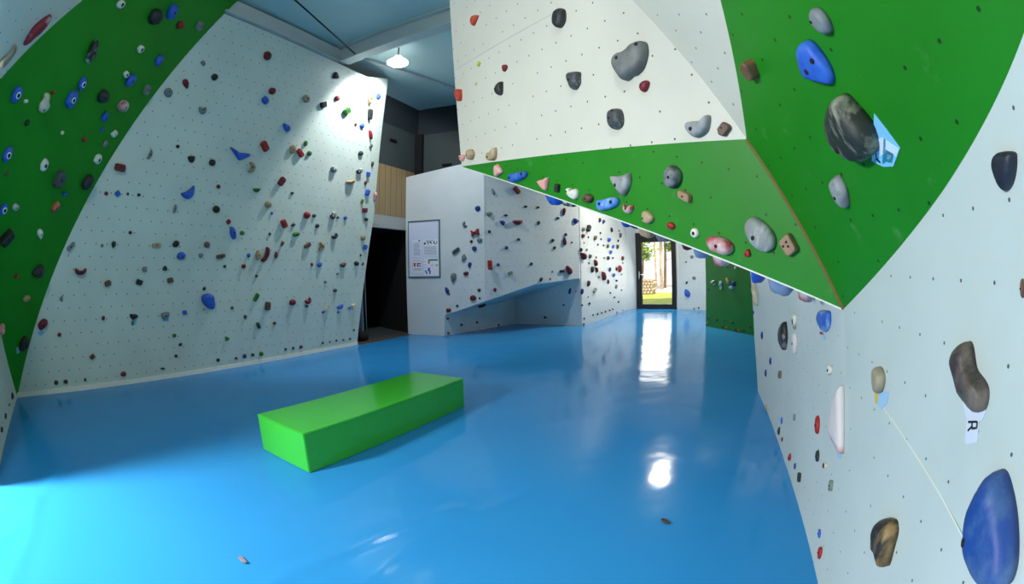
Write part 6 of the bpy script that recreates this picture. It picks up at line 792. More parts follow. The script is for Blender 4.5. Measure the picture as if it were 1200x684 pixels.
# ------------------------------------------------------------------ far side
fwd_ = V((.968, -.25, 0))
fw0 = corner; fw1 = corner + fwd_ * 1.5
fn = V((-.25, -.968, 0))
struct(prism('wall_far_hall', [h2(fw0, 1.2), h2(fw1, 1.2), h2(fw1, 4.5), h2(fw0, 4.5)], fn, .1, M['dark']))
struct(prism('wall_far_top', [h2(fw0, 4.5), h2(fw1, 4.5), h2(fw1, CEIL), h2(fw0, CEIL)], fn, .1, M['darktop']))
pw0, pw1 = P['P2'], P['P1']
seam = P['Cr2']
W0top = P['W0t'].z
def up(p, z): return V((p[0], p[1], z))
struct(prism('wall_far_block', [P1, P['P2'], P['W0b'], up(seam, seam.z), up(seam, W0top + .22), up(P1, W0top)], F['W0'][3], .03, M['plainwhite'], F['W0']))
E = {}
struct(prism('wall_far', [P['Cr1'], P['Gk'], P['Nt'], up(P['N'], CEIL), up(seam, CEIL), seam], F['W1'][3], .03, M['far'], F['W1']))
# small facet between the block, the crease and the ledge
struct(prism('wall_far_facet', [P['W0b'], P['Cr1'], seam], F['W0'][3], .02, M['far'], F['W0']))
# the side of the block that looks at the doorway
struct(prism('wall_far_end', [h2(P1), h2(P1 + V((-.065, .3, 0))), h2(P1 + V((-.065, .3, 0)), W0top), h2(P1, W0top)], -dL, .03, M['plainwhite']))
so = bmesh.new(); sv = [so.verts.new(P[k]) for k in ('W0b', 'Cr1', 'Gk', 'Nt', 'Qt')]
for i in range(3): so.faces.new((sv[i], sv[i + 1], sv[4]))
ex = bmesh.ops.extrude_face_region(so, geom=so.faces[:])
bmesh.ops.translate(so, vec=V((.0, .02, .03)), verts=[v for v in ex['geom'] if isinstance(v, bmesh.types.BMVert)])
struct(obj('wall_far_ledge', so, M['plainwhite']))
struct(prism('wall_recess_left', [P['P2'], P['Q'], P['Qt'], P['W0b']], F['RL'][3], .02, M['plainwhite'], F['RL']))
struct(prism('wall_recess_right', [P['Q'], P['N'], P['Nt'], P['Qt']], F['RR'][3], .02, M['far'], F['RR']))
struct(prism('wall_far_right', [P['N'], P['E'], up(P['E'], CEIL), up(P['N'], CEIL)], F['U3'][3], .03, M['far'], F['U3']))
# door wall
d1, d2 = P['D1'], P['D2']
dd = (d2 - d1).normalized(); dn = V((-.535, -.845, 0))
DT = 2.42
struct(prism('wall_door_left', [P['E'], d1, up(d1, CEIL), up(P['E'], CEIL)], V((.5, -.86, 0)), .1, M['plainwhite']))
struct(prism('wall_door_top', [up(d1, DT), up(d2, DT), up(d2, CEIL), up(d1, CEIL)], dn, .12, M['plainwhite']))
wr = P['WR'] + (P['WR'] - d2) * .35
struct(prism('wall_door_right', [d2, wr, up(wr, CEIL), up(d2, CEIL)], F['DR'][3], .06, M['far'], F['DR']))
bar('trim_3', d1 - dd * .1 + dn * .03, up(d1 - dd * .1 + dn * .03, 3.2), .07, .05, M['rim'], up=dn)['kind'] = 'structure'
bar('trim_4', d2 + dd * .07 + dn * .03, up(d2 + dd * .07 + dn * .03, 3.2), .05, .05, M['rim'], up=dn)['kind'] = 'structure'
# glass door
door = bpy.data.objects.new('door_1', None); C.objects.link(door); door.location = h2((d1 + d2) / 2); struct(door); door['label'] = 'black framed glass door to the garden at the far end'
def dpt(u, z, out=0): return d1 + dd * u + Z * z - dn * out - door.location
W_ = (d2 - d1).length
fb = bmesh.new()
gl, gr, gb, gt = .185, W_ - .145, .145, 2.11
for p, q, w, h in ((dpt(gl / 2, 0), dpt(gl / 2, DT), gl, .09), (dpt(W_ - .0725, 0), dpt(W_ - .0725, DT), .145, .09)): box_between(fb, p, q, w, h, up=dn)
box_between(fb, dpt(gl, gb / 2), dpt(gr, gb / 2), .09, gb); box_between(fb, dpt(gl, (gt + DT) / 2), dpt(gr, (gt + DT) / 2), .09, DT - gt)
obj('door_frame', fb, M['frame'], door)
m, nt, bs = newmat('door_glass'); nt.nodes.remove(bs)
tr = N(nt, 'ShaderNodeBsdfTransparent'); gs = N(nt, 'ShaderNodeBsdfGlossy', Roughness=.02); ms = N(nt, 'ShaderNodeMixShader'); ms.inputs[0].default_value = .06
nt.links.new(tr.outputs[0], ms.inputs[1]); nt.links.new(gs.outputs[0], ms.inputs[2]); nt.links.new(ms.outputs[0], nt.nodes['Material Output'].inputs[0])
gm = bmesh.new(); box_between(gm, dpt(gl, (gb + gt) / 2, .02), dpt(gr, (gb + gt) / 2, .02), .012, gt - gb); obj('pane', gm, m, door)
hb = bmesh.new(); tube(hb, [dpt(.1, 1.2, -.06), dpt(.1, .95, -.06)], .022); tube(hb, [dpt(.1, 1.1, -.03), dpt(.1, 1.1, -.1), dpt(.16, 1.1, -.12), dpt(.25, 1.09, -.12)], .014)
obj('door_handle', hb, M['chrome'], door, True)
# far green wall
Gl, Gr = P['Gl'], P['Gr']
struct(prism('wall_far_green', [Gl, Gr + (Gr - Gl) * .1, up(Gr + (Gr - Gl) * .1, 3.2), up(Gl, 3.2)], F['GL'][3], .03, M['greenfar'], F['GL']))
gr_in = V((.983, .183, 0))
struct(prism('wall_far_green_end', [Gl + gr_in * .0, Gl + V((2.6, .5, 0)), up(Gl + V((2.6, .5, 0)), CEIL), up(Gl, CEIL)], V((-.18, .98, 0)), .05, M['plainwhite']))
# ------------------------------------------------------------------ right wall
S = P['S']; R1, R2, R6 = P['R1'], P['R2'], P['R6']
Ae, Am = P['Ae'], P['Am']
topA = Ae + (Ae - Am).normalized() * 1.6
struct(prism('wall_right_far', [R1, R2, S, onplane(S + Z * 1.5 + P['dR'] * .6, 'RA'), topA, Ae, Am], F['RA'][3], .05, M['right'], F['RA']))
struct(prism('wall_right_middle', [R2, R6, S], F['RB'][3], .05, M['right'], F['RB']))
dR = P['dR']
Bx = P['Bx']
back = onplane(R6 - dR * 4, 'RC')
struct(prism('wall_right', [S, R6, h2(back, 0), h2(back, 2.6), Bx], F['RC'][3], .05, M['right'], F['RC']))
struct(prism('wall_right_end', [R1, R1 + V((1.0, .3, 0)), R1 + V((1.0, .3, 3)), topA + Z * .6, Ae, Am], V((-.3, 1, 0)), .05, M['plainwhite']))
struct(prism('wall_right_gap', [R1 + V((1.0, .3, 0)), Gr + V((.3, -.6, 0)), Gr + V((.3, -.6, 3.2)), R1 + V((1.0, .3, 3.2))], V((-1, .3, 0)), .05, M['plainwhite']))
# ------------------------------------------------------------------ overhang (prow)
K, tip, wx = P['K'], P['tip'], P['wx']
struct(prism('wall_overhang', [tip, K, P['CrT'], P['CrX'], wx], F['PW'][3], .025, M['white'], F['PW']))
struct(prism('wall_overhang_facet', [K, P['T'], P['Tx'], P['CrX'], P['CrT']], F['PF'][3], .025, M['white'], F['PF']))
struct(prism('wall_overhang_green', [tip, K, S], F['PG'][3], .025, M['green'], F['PG']))
struct(prism('wall_overhang_right', [K, S, P['BqM'], P['BqA'], Bx, P['GRtop'], P['Tx'], P['T']], F['GR'][3], .025, M['green'], F['GR']))
bk, lip = P['bk'], P['lip']
struct(prism('wall_overhang_underside', [tip + bk * .035, S + bk * .035, S + bk * 1.4, tip + bk * 1.4], F['UL'][3], .02, M['plainwhite'], F['UL']))
struct(prism('wall_overhang_side', [tip, wx, wx + h2(bk) * 1.2, tip + bk * 1.4], V((-.6, .8, 0)), .02, M['plainwhite']))
ng = F['PG'][3]
dn_ = ng.cross(lip).normalized()
if dn_.z > 0: dn_ = -dn_
struct(bar('trim_5', tip + dn_ * .004 - ng * .011, S + dn_ * .004 - ng * .011, .009, .012, M['rim'], up=dn_))
ks = (S - K); struct(bar('trim_6', K + ks * .005 + F['GR'][3] * .001, S + F['GR'][3] * .001, .014, .008, M['wood_edge'], up=F['PG'][3]))
# plywood joint on the white overhang and on the right wall
# ------------------------------------------------------------------ shell of the hall
def ceil_poly(): return [h2(x, CEIL) for x in (B0 + V((-.2, -.2, 0)), corner + V((-.2, .3, 0)), V((3.9, 15, 0)), V((8, 14, 0)), V((8, -4.6, 0)), B0 + V((3, -3, 0)))]
struct(prism('ceiling', ceil_poly(), -Z, .1, M['ceil']))
struct(prism('wall_right_hall', [V((7.6, 15, 0)), V((7.6, -4.6, 0)), V((7.6, -4.6, CEIL)), V((7.6, 15, CEIL))], V((-1, 0, 0)), .1, M['plainwhite']))
struct(prism('wall_back', [V((8, -4.5, 0)), B0 + V((-.2, -.2, 0)) * 1, (B0 + V((-.2, -.2, 0))) + Z * CEIL, V((8, -4.5, CEIL))], V((.1, 1, 0)), .1, M['plainwhite']))
struct(prism('wall_door_end', [wr, V((7.6, wr.y - 1.2, 0)), V((7.6, wr.y - 1.2, CEIL)), up(wr, CEIL)], V((-.5, -.85, 0)), .1, M['plainwhite']))
struct(prism('wall_far_block_back', [up(fw1, 1.2), up(seam + V((-.12, .06, 0)), 1.2), up(seam + V((-.12, .06, 0)), CEIL), up(fw1, CEIL)], V((-1, 0, 0)), .04, M['dark']))
# beams
s0 = P['s0']; bd = V((.92, -.392, 0)).normalized()
zb0, zb1 = 4.84, CEIL
bm = bmesh.new()
q0, q1 = h2(s0) - bd * .15, h2(s0) + bd * 5
box_between(bm, up(q0, zb0 + .012), up(q1, zb0 + .012), .2, .024); box_between(bm, up(q0, (zb0 + zb1) / 2), up(q1, (zb0 + zb1) / 2), .05, zb1 - zb0); box_between(bm, up(q0, zb1 - .012), up(q1, zb1 - .012), .2, .024)
struct(obj('trim_7', bm, M['beam']))
tl = P['TL']
bm = bmesh.new(); e0, e1 = h2(tl) - dL * .02, h2(s0) + dL * .1
off = nW * -.06
box_between(bm, up(e0 + off, zb0 + .13), up(e1 + off, zb0 + .13), .14, .26)
box_between(bm, up(e0 + off * .2, zb0 + .012), up(e1 + off * .2, zb0 + .012), .16, .024)
struct(obj('trim_8', bm, M['beam']))
bm = bmesh.new(); tube(bm, [MI['rod'][0], MI['rod'][1]], .012); struct(obj('trim_9', bm, M['steel'], smooth=True))
bm = bmesh.new(); box_between(bm, MI['cond'][0], MI['cond'][1], .06, .05); struct(obj('trim_10', bm, M['beam']))
bm = bmesh.new(); box_between(bm, up(corner + fwd_ * .05 + fn * .06, 3.3), up(corner + fwd_ * .05 + fn * .06, 4.5), .22, .12, up=fn); struct(obj('trim_11', bm, M['black']))
# vents on the dark walls
for i, p in enumerate((V(MI['plank'][0]) + dL * .35 + Z * .55 + nW * .02, corner + fwd_ * .75 + Z * 3.72 + fn * .02)):
    bm = bmesh.new(); ax = dL if i == 0 else fwd_
    box_between(bm, p - ax * .12, p + ax * .12, .04, .06); bmesh.ops.bevel(bm, geom=bm.edges[:], offset=.012, segments=2, affect='EDGES')
    for k in range(3): box_between(bm, p - ax * .1 + Z * (.018 * (k - 1)), p + ax * .1 + Z * (.018 * (k - 1)), .055, .006)
    tag(obj('wall_vent', bm, M['black']), ('small black vent on the dark wall above the wooden planks', 'small black vent on the dark far wall beside the white overhang')[i], 'vent', 'dark wall vents')

# ------------------------------------------------------------------ lamp
em, nt, bs = newmat('lamp_glow'); bs.inputs['Emission Color'].default_value = (.93, .95, 1, 1); bs.inputs['Emission Strength'].default_value = 40; bs.inputs['Base Color'].default_value = (.9, .9, .9, 1)
eshade, nt, bs = newmat('lamp_shade_glow'); bs.inputs['Emission Color'].default_value = (.8, .86, 1, 1); bs.inputs['Emission Strength'].default_value = 2.2
lp = V(MI['lamp'])
lamp = bpy.data.objects.new('flood_lamp', None); C.objects.link(lamp); lamp.location = lp; tag(lamp, 'bright white floodlight hanging under the ceiling behind the beam', 'lamp')
bm = bmesh.new()
prof = [(.02, .13), (.06, .12), (.1, .07), (.17, .02), (.19, 0), (.185, -.01)]
rings = [[bm.verts.new((r * math.cos(t), r * math.sin(t), z)) for t in [2 * math.pi * k / 20 for k in range(20)]] for r, z in prof]
for A, B in zip(rings, rings[1:]):
    for k in range(20): bm.faces.new((A[k], A[(k + 1) % 20], B[(k + 1) % 20], B[k]))
bm.faces.new(rings[0]); obj('lamp_shade', bm, eshade, lamp, True)
bm = bmesh.new(); bmesh.ops.create_circle(bm, cap_ends=True, segments=20, radius=.17); bmesh.ops.translate(bm, vec=(0, 0, .0), verts=bm.verts)
r_ = bmesh.ops.extrude_face_region(bm, geom=bm.faces[:]); bmesh.ops.translate(bm, vec=(0, 0, -.04), verts=[v for v in r_['geom'] if isinstance(v, bmesh.types.BMVert)]); bmesh.ops.scale(bm, vec=(.8, .8, 1), verts=[v for v in bm.verts if v.co.z < -.02])
obj('lamp_glass', bm, em, lamp, True)
bm = bmesh.new(); tube(bm, [(0, 0, .15), (0, 0, CEIL - lp.z)], .012); obj('lamp_stem', bm, M['steel'], lamp)

# ------------------------------------------------------------------ green block on the floor
q = [V(x) for x in MI['bench']]
bx = (q[1] - q[0]); by = q[2] - q[0]; Lb, Wb = bx.length, by.length; bx.normalize(); by = (by - bx * by.dot(bx)).normalized()
bm = bmesh.new(); Hb = .30
vs = [bm.verts.new((x, y, z)) for z in (0, Hb) for x, y in ((0, 0), (Lb, 0), (Lb, Wb), (0, Wb))]
for f in ((3, 2, 1, 0), (4, 5, 6, 7), (0, 1, 5, 4), (1, 2, 6, 5), (2, 3, 7, 6), (3, 0, 4, 7)): bm.faces.new([vs[i] for i in f])
bmesh.ops.bevel(bm, geom=bm.edges[:], offset=.006, segments=3, affect='EDGES')
block = obj('foam_block', bm, M['vinyl']); block.matrix_world = Matrix((bx.to_4d(), by.to_4d(), Z.to_4d(), (0, 0, 0, 1))).transposed()
mw = Matrix(((bx.x, by.x, 0, q[0].x), (bx.y, by.y, 0, q[0].y), (0, 0, 1, .001), (0, 0, 0, 1))); block.matrix_world = mw
tag(block, 'long low green vinyl-covered foam block on the blue floor', 'block')
bm = bmesh.new()
for x0, y0, x1, y1 in ((0, -.002, Lb, -.002), (-.002, 0, -.002, Wb)): box_between(bm, (x0, y0, Hb - .006), (x1, y1, Hb - .006), .006, .004)
obj('piping', bm, M['vinyl'], block)

# scraps on the floor
for i, (p, mat, lab, nm) in enumerate(((MI['leaf'][0], M['leaf'], 'small curled brown leaf on the blue floor right of the middle', 'dry_leaf'), (MI['leaf'][1], M['scrap'], 'small pale paper scrap on the blue floor near the front', 'paper_scrap'))):
    bm = bmesh.new(); n = 8
    top = [bm.verts.new((.035 * math.cos(2 * math.pi * k / n) * (1 + .3 * (k % 2)), .014 * math.sin(2 * math.pi * k / n), .004 + .005 * abs(math.cos(2 * math.pi * k / n)))) for k in range(n)]
    bm.faces.new(top); r_ = bmesh.ops.extrude_face_region(bm, geom=bm.faces[:]); bmesh.ops.translate(bm, vec=(0, 0, -.003), verts=[v for v in r_['geom'] if isinstance(v, bmesh.types.BMVert)])
    o = obj(nm, bm, mat); o.location = V(p) + Z * .003; o.rotation_euler = (0, 0, (1.9, -.5)[i]); tag(o, lab, ('leaf', 'scrap')[i])

# grey roll standing in the doorway
ps = [V(x) for x in MI['post']]
roll = bpy.data.objects.new('rolled_mat', None); C.objects.link(roll); roll.location = h2(b + dL * .36 - nW * .2); tag(roll, 'grey rolled mat standing in the dark doorway beside the left wall', 'mat')
bm = bmesh.new(); tube(bm, [(0, 0, .0), (0, 0, 1.55)], .06, 14); obj('roll', bm, M['mattress'], roll, True)
bm = bmesh.new(); tube(bm, [tuple(dL * .14 + nW * .02 + Z * .0), tuple(dL * .14 + nW * .02 + Z * 1.75)], .014, 8); obj('pole', bm, M['mattress'], roll, True)
bm = bmesh.new(); bmesh.ops.create_uvsphere(bm, u_segments=14, v_segments=8, radius=.15); bmesh.ops.scale(bm, vec=(1, 1, .7), verts=bm.verts); bmesh.ops.translate(bm, vec=(0, 0, .105), verts=bm.verts); obj('foot', bm, M['black'], roll, True)

# ------------------------------------------------------------------ notice board
bl = [V(x) for x in MI['board']]      # TL TR BR BL on the block wall
w0n = F['W0'][3]
ux = (bl[1] - bl[0]).normalized(); uy = Z
bw = (h2(bl[1]) - h2(bl[0])).length; bh = bl[1].z - bl[2].z; bo = bl[3] + w0n * .0
ux = h2(bl[1]) - h2(bl[0]); ux.normalize()
board = bpy.data.objects.new('notice_board', None); C.objects.link(board); tag(board, 'white notice board with a grey frame on the far white block', 'notice board')
z0 = bl[2].z
board.matrix_world = Matrix(((ux.x, w0n.x * -1, 0, bl[3].x), (ux.y, w0n.y * -1, 0, bl[3].y), (0, 0, 1, z0), (0, 0, 0, 1)))
# local axes: x right, y into the wall, z up
def lbox(bm, x0, x1, z0, z1, y0, y1):
    v = [bm.verts.new((x, y, z)) for y in (y0, y1) for x, z in ((x0, z0), (x1, z0), (x1, z1), (x0, z1))]
    for f in ((0, 1, 2, 3), (7, 6, 5, 4), (0, 4, 5, 1), (1, 5, 6, 2), (2, 6, 7, 3), (3, 7, 4, 0)): bm.faces.new([v[i] for i in f])
bm = bmesh.new(); lbox(bm, .0, bw, 0, bh, -.012, -.002); obj('board_panel', bm, M['boardface'], board)
bm = bmesh.new(); t_ = .028
for x0, x1, y0, y1 in ((0, bw, 0, t_), (0, bw, bh - t_, bh), (0, t_ * .6, t_, bh - t_), (bw - t_, bw, t_, bh - t_)): lbox(bm, x0, x1, y0, y1, -.022, -.001)
obj('board_frame', bm, M['aluminium'], board)
def sheet(x0, x1, z0_, z1_, lab, marks):
    bm = bmesh.new(); lbox(bm, x0 * bw, x1 * bw, z0_ * bh, z1_ * bh, -.016, -.0122)
    o = obj('notice_sheet', bm, M['paper']); o.matrix_world = board.matrix_world.copy(); tag(o, lab, 'notice', 'sheets on the notice board')
    by_ = {}
    for mx0, mx1, mz0, mz1, mat in marks: by_.setdefault(mat if mat in ('ink', 'paperink') else (mat, len(by_)), []).append((mx0, mx1, mz0, mz1))
    for mat, l in by_.items():
        bm = bmesh.new()
        for mx0, mx1, mz0, mz1 in l: lbox(bm, mx0 * bw, mx1 * bw, mz0 * bh, mz1 * bh, -.0175, -.0161)
        obj('print', bm, M[mat if isinstance(mat, str) else mat[0]], o)
random.seed(4)
lines = lambda x0, x1, z0_, z1_, n: [(x0, x1 - random.random() * .04, z0_ + (z1_ - z0_) * i / n, z0_ + (z1_ - z0_) * i / n + (z1_ - z0_) / n * .45, 'paperink') for i in range(n)]
sheet(.14, .42, .37, .66, 'text sheet at the left of the notice board', lines(.17, .4, .39, .62, 12) + [(.33, .39, .635, .655, 'ink')])
fig = [(.5, .56, .575, .605, 'ink'), (.53, .55, .605, .62, 'ink'), (.6, .64, .61, .63, 'ink'), (.63, .65, .57, .62, 'ink'), (.68, .74, .6, .625, 'ink'), (.73, .745, .575, .6, 'ink'), (.8, .83, .585, .63, 'ink'), (.83, .88, .575, .59, 'ink'), (.89, .91, .58, .63, 'ink')]
sheet(.48, .94, .38, .66, 'sheet with a row of black figures at the right of the notice board', fig + lines(.5, .92, .4, .55, 7) + [(.55, .8, .635, .648, 'paperink')])
ring = [(.14 + .02 * 0, .42, .295, .3, 'ink'), (.14, .42, .125, .13, 'ink'), (.13, .137, .14, .285, 'ink'), (.42, .427, .14, .285, 'ink')]
sheet(.1, .45, .09, .32, 'sheet with red and black lettering in an outlined box, bottom left of board', ring + [(.17, .2, .19, .26, 'redink'), (.17, .24, .24, .26, 'redink'), (.2, .24, .215, .235, 'redink'), (.21, .24, .19, .21, 'redink'), (.3, .39, .235, .255, 'ink'), (.3, .39, .2, .215, 'ink'), (.28, .31, .19, .26, 'redink'), (.17, .4, .15, .16, 'ink')])
sheet(.5, .94, .03, .33, 'sheet with a green heading and coloured arrows, bottom right of board', [(.63, .93, .29, .315, 'greenink'), (.62, .68, .245, .285, 'orangeink'), (.5, .56, .28, .29, 'pinkink'), (.51, .56, .22, .23, 'pinkink'), (.51, .56, .17, .18, 'pinkink'), (.7, .8, .215, .225, 'pinkink'), (.86, .92, .2, .225, 'orangeink'), (.53, .57, .09, .13, 'greenink'), (.56, .6, .06, .1, 'greenink'), (.62, .68, .11, .17, 'blueink'), (.66, .7, .06, .12, 'blueink')])

# ------------------------------------------------------------------ climbing holds
PRE = {'oval': None, 'round': None, 'ring': None, 'eye': None}
def preset(sh, rnd):
    n = 12
    if sh in ('round', 'oval', 'ring', 'eye'):
        return [(math.cos(2 * math.pi * k / n) * (1 + rnd.uniform(-.1, .06)), math.sin(2 * math.pi * k / n) * (1 + rnd.uniform(-.1, .06))) for k in range(n)], False
    if sh in ('block', 'bar'):
        j = lambda: rnd.uniform(-.1, .06)
        return [(-.95 + j(), -.9 + j()), (.9 + j(), -1 + j()), (1 + j(), .85 + j()), (-.9 + j(), .95 + j())], True
    if sh == 'tri': return [(-1, .75 + rnd.uniform(-.2, .2)), (-.8, -.3), (-.15, -1), (.5, -.6), (1, .5 + rnd.uniform(-.2, .2)), (.4, .95), (-.4, .9)], False
    if sh == 'drop': return [(-1, .15), (-.6, -.5), (.1, -.95), (.75, -.8), (1, 0), (.75, .75), (.1, .95), (-.6, .55)], False
    if sh in ('jug', 'crescent'): return [(-1, .75), (-.72, .95), (-.45, .35), (0, .12), (.45, .35), (.75, .95), (1, .7), (.9, -.2), (.5, -.85), (0, -1), (-.5, -.85), (-.92, -.2)], False
    if sh == 'wedge': return [(-1, .6), (-.3, .85), (.5, .95), (1, .75), (.8, -.1), (.35, -.85), (-.25, -.9), (-.7, -.3)], False
    if sh == 'bone': return [(-1, .8), (-.75, 1), (-.3, .45), (.3, .45), (.8, 1), (1, .7), (.9, -.1), (1, -.8), (.7, -1), (.3, -.5), (-.3, -.45), (-.7, -1), (-1, -.7), (-.85, 0)], False
    return [(1, 0), (0, 1), (-1, 0), (0, -1)], False

def smooth_poly(p, n):
    k = len(p); out = []
    per = max(1, round(n / k))
    for i in range(k):
        p0, p1, p2, p3 = p[i - 1], p[i], p[(i + 1) % k], p[(i + 2) % k]
        for s in range(per):
            t = s / per
            f = lambda a, b, c, d: .5 * (2 * b + (c - a) * t + (2 * a - 5 * b + 4 * c - d) * t * t + (3 * b - a - 3 * c + d) * t ** 3)
            out.append((f(p0[0], p1[0], p2[0], p3[0]), f(p0[1], p1[1], p2[1], p3[1])))
    return out

def outline(h, rnd):
    if 'q' in h:
        pts = [tuple(x) for x in h['q']]; hard = bool(h['x'])
    else:
        pr, hard = preset(h['s'], rnd); m = h['m']
        pts = [(x * m[0] + y * m[2], x * m[1] + y * m[3]) for x, y in pr]
    big = h['r'] > 16
    if not hard: pts = smooth_poly(pts, 36 if big else 24 if h['r'] > 8 else 14)
    else:
        q = []   # clip the corners a little
        for i in range(len(pts)):
            p0, p1, p2 = pts[i - 1], pts[i], pts[(i + 1) % len(pts)]
            q += [(p1[0] + (p0[0] - p1[0]) * .12, p1[1] + (p0[1] - p1[1]) * .12), (p1[0] + (p2[0] - p1[0]) * .12, p1[1] + (p2[1] - p1[1]) * .12)]
        pts = q
    ar = sum(pts[i][0] * pts[(i + 1) % len(pts)][1] - pts[(i + 1) % len(pts)][0] * pts[i][1] for i in range(len(pts)))
    if ar < 0: pts.reverse()
    cx = sum(p[0] for p in pts) / len(pts); cy = sum(p[1] for p in pts) / len(pts)
    return pts, (cx, cy), hard, big

def fill_dome(bm, h, rnd):
    """closed lump: outline at the wall, rings rising and closing towards the middle"""
    pts, c, hard, big = outline(h, rnd); d = h['d']
    lev = [(1.0, -.06), (1.0, .35), (.96, .62), (.86, .84), (.66, .96), (.4, 1.0)] if not hard else [(1.0, -.06), (1.0, .7), (.97, .86), (.88, .97), (.8, 1.0)]
    if not big and not hard: lev = [(1.0, -.06), (.99, .4), (.86, .8), (.5, 1.0)]
    sl = rnd.uniform(-.25, .25), rnd.uniform(-.1, .35)
    size = max(abs(p[0]) + abs(p[1]) for p in pts) + 1e-6
    rings = []
    for li, (s, z) in enumerate(lev):
        ring = []
        for p in pts:
            x, y = c[0] + (p[0] - c[0]) * s, c[1] + (p[1] - c[1]) * s
            zz = d * z * (1 + (sl[0] * x + sl[1] * y) / size * .6)
            if big and li > 0 and not hard:
                k = d * .05; zz += k * math.sin(x * 60 + rnd.random()) * math.cos(y * 55)
            ring.append(bm.verts.new((x, y, zz)))
        rings.append(ring)
    n = len(pts); fs = []
    for A, B in zip(rings, rings[1:]):
        for i in range(n): fs.append(bm.faces.new((A[i], A[(i + 1) % n], B[(i + 1) % n], B[i])))
    fs.append(bm.faces.new(rings[-1])); fs.append(bm.faces.new(rings[0][::-1]))
    return fs, c, size, hard

def frame_matrix(k, c):
    o_, ux, uy, n = F[k]; p = o_ + ux * c[0] + uy * c[1]
    return Matrix(((ux.x, uy.x, n.x, p.x), (ux.y, uy.y, n.y, p.y), (ux.z, uy.z, n.z, p.z), (0, 0, 0, 1)))

GRP = {'LW': 'holds on the left white wall', 'LF': 'holds on the left white wall', 'LG': 'holds on the left green overhang', 'UW': 'holds on the upper left overhang', 'NL': 'holds on the left edge wall',
       'PW': 'holds on the white overhang', 'PG': 'holds on the green overhang band', 'UL': 'holds under the overhang', 'GR': 'holds on the right green overhang', 'RA': 'holds on the right white wall', 'RB': 'holds on the right white wall', 'RC': 'holds on the right white wall'}
def disc(bm, x, y, z, r, t, seg=10, hole=0):
    vs = [[bm.verts.new((x + rr * math.cos(2 * math.pi * k / seg), y + rr * math.sin(2 * math.pi * k / seg), zz)) for k in range(seg)] for rr, zz in ((r, z - t), (r, z), (r * .8, z + t * .3))]
    for A, B in zip(vs, vs[1:]):
        for k in range(seg): bm.faces.new((A[k], A[(k + 1) % seg], B[(k + 1) % seg], B[k]))
    bm.faces.new(vs[-1]); bm.faces.new(vs[0][::-1])

from mathutils.bvhtree import BVHTree
for i, h in enumerate(HOLDS):
    rnd = random.Random(i * 7 + 3)
    bm = bmesh.new(); fs, c, size, hard = fill_dome(bm, h, rnd)
    bmesh.ops.recalc_face_normals(bm, faces=bm.faces)
    spots = list(h.get('b', []))
    if h['s'] != 'poly' and (h['s'] in ('ring', 'eye') or h['r'] > 8.5) and h['p'] != 'UL': spots = [(c[0], c[1])]
    zt = []
    if spots:
        tree = BVHTree.FromBMesh(bm)
        for s in spots:
            hit = tree.ray_cast(V((s[0], s[1], 1)), V((0, 0, -1)))
            zt.append((hit[0], hit[1]) if hit[0] and abs(hit[1].z) > .35 else None)
    o = obj('climbing_hold', bm, hold_mat(h['k']), None, not hard)
    if not hard: pass
    o.matrix_world = frame_matrix(h['p'], h['c'])
    tag(o, h['l'], 'climbing hold', GRP.get(h['p'], 'holds on the far walls'))
    small = min(size * .09, .011)
    for s, z in zip(spots, zt):
        if z is None: continue
        p_, nrm_ = z
        if nrm_.z < 0: nrm_ = -nrm_
        ratio = small if h['s'] == 'poly' else min(size * (.26 if h['s'] in ('ring', 'eye') else .11), .02)
        mt = Matrix.Translation(p_) @ nrm_.to_track_quat('Z', 'Y').to_matrix().to_4x4()
        def seat(nm, mat, r, z_, t, par):
            bm = bmesh.new(); disc(bm, 0, 0, z_, r, t); bmesh.ops.transform(bm, matrix=mt, verts=bm.verts); return obj(nm, bm, mat, par)
        up_ = 0
        if h['s'] == 'eye': seat('washer', M['plate'], ratio * 1.6, .001, .012, o); up_ = .004
        w_ = seat('bolt_socket', M['bolthole'], ratio, .0008 + up_, .008, o)
        if h['r'] > 14: seat('bolt', M['bolt'], ratio * .5, .002 + up_, .003, w_)
# the many smallest holds far away
bm = bmesh.new(); slots = {}
for i, h in enumerate(REST):
    rnd = random.Random(9000 + i); b2 = bmesh.new(); fill_dome(b2, h, rnd); bmesh.ops.recalc_face_normals(b2, faces=b2.faces)
    mwx = frame_matrix(h['p'], h['c']); mi = slots.setdefault(h['k'], len(slots))
    vm = {v: bm.verts.new(mwx @ v.co) for v in b2.verts}
    for f in b2.faces:
        nf = bm.faces.new([vm[v] for v in f.verts]); nf.material_index = mi; nf.smooth = True
    b2.free()
me = bpy.data.meshes.new('tiny_climbing_holds'); bm.to_mesh(me); bm.free()
to = link('tiny_climbing_holds', me, None, [hold_mat(k) for k in slots]); to['kind'] = 'stuff'; tag(to, 'the smallest scattered footholds on the left and far walls', 'climbing hold')

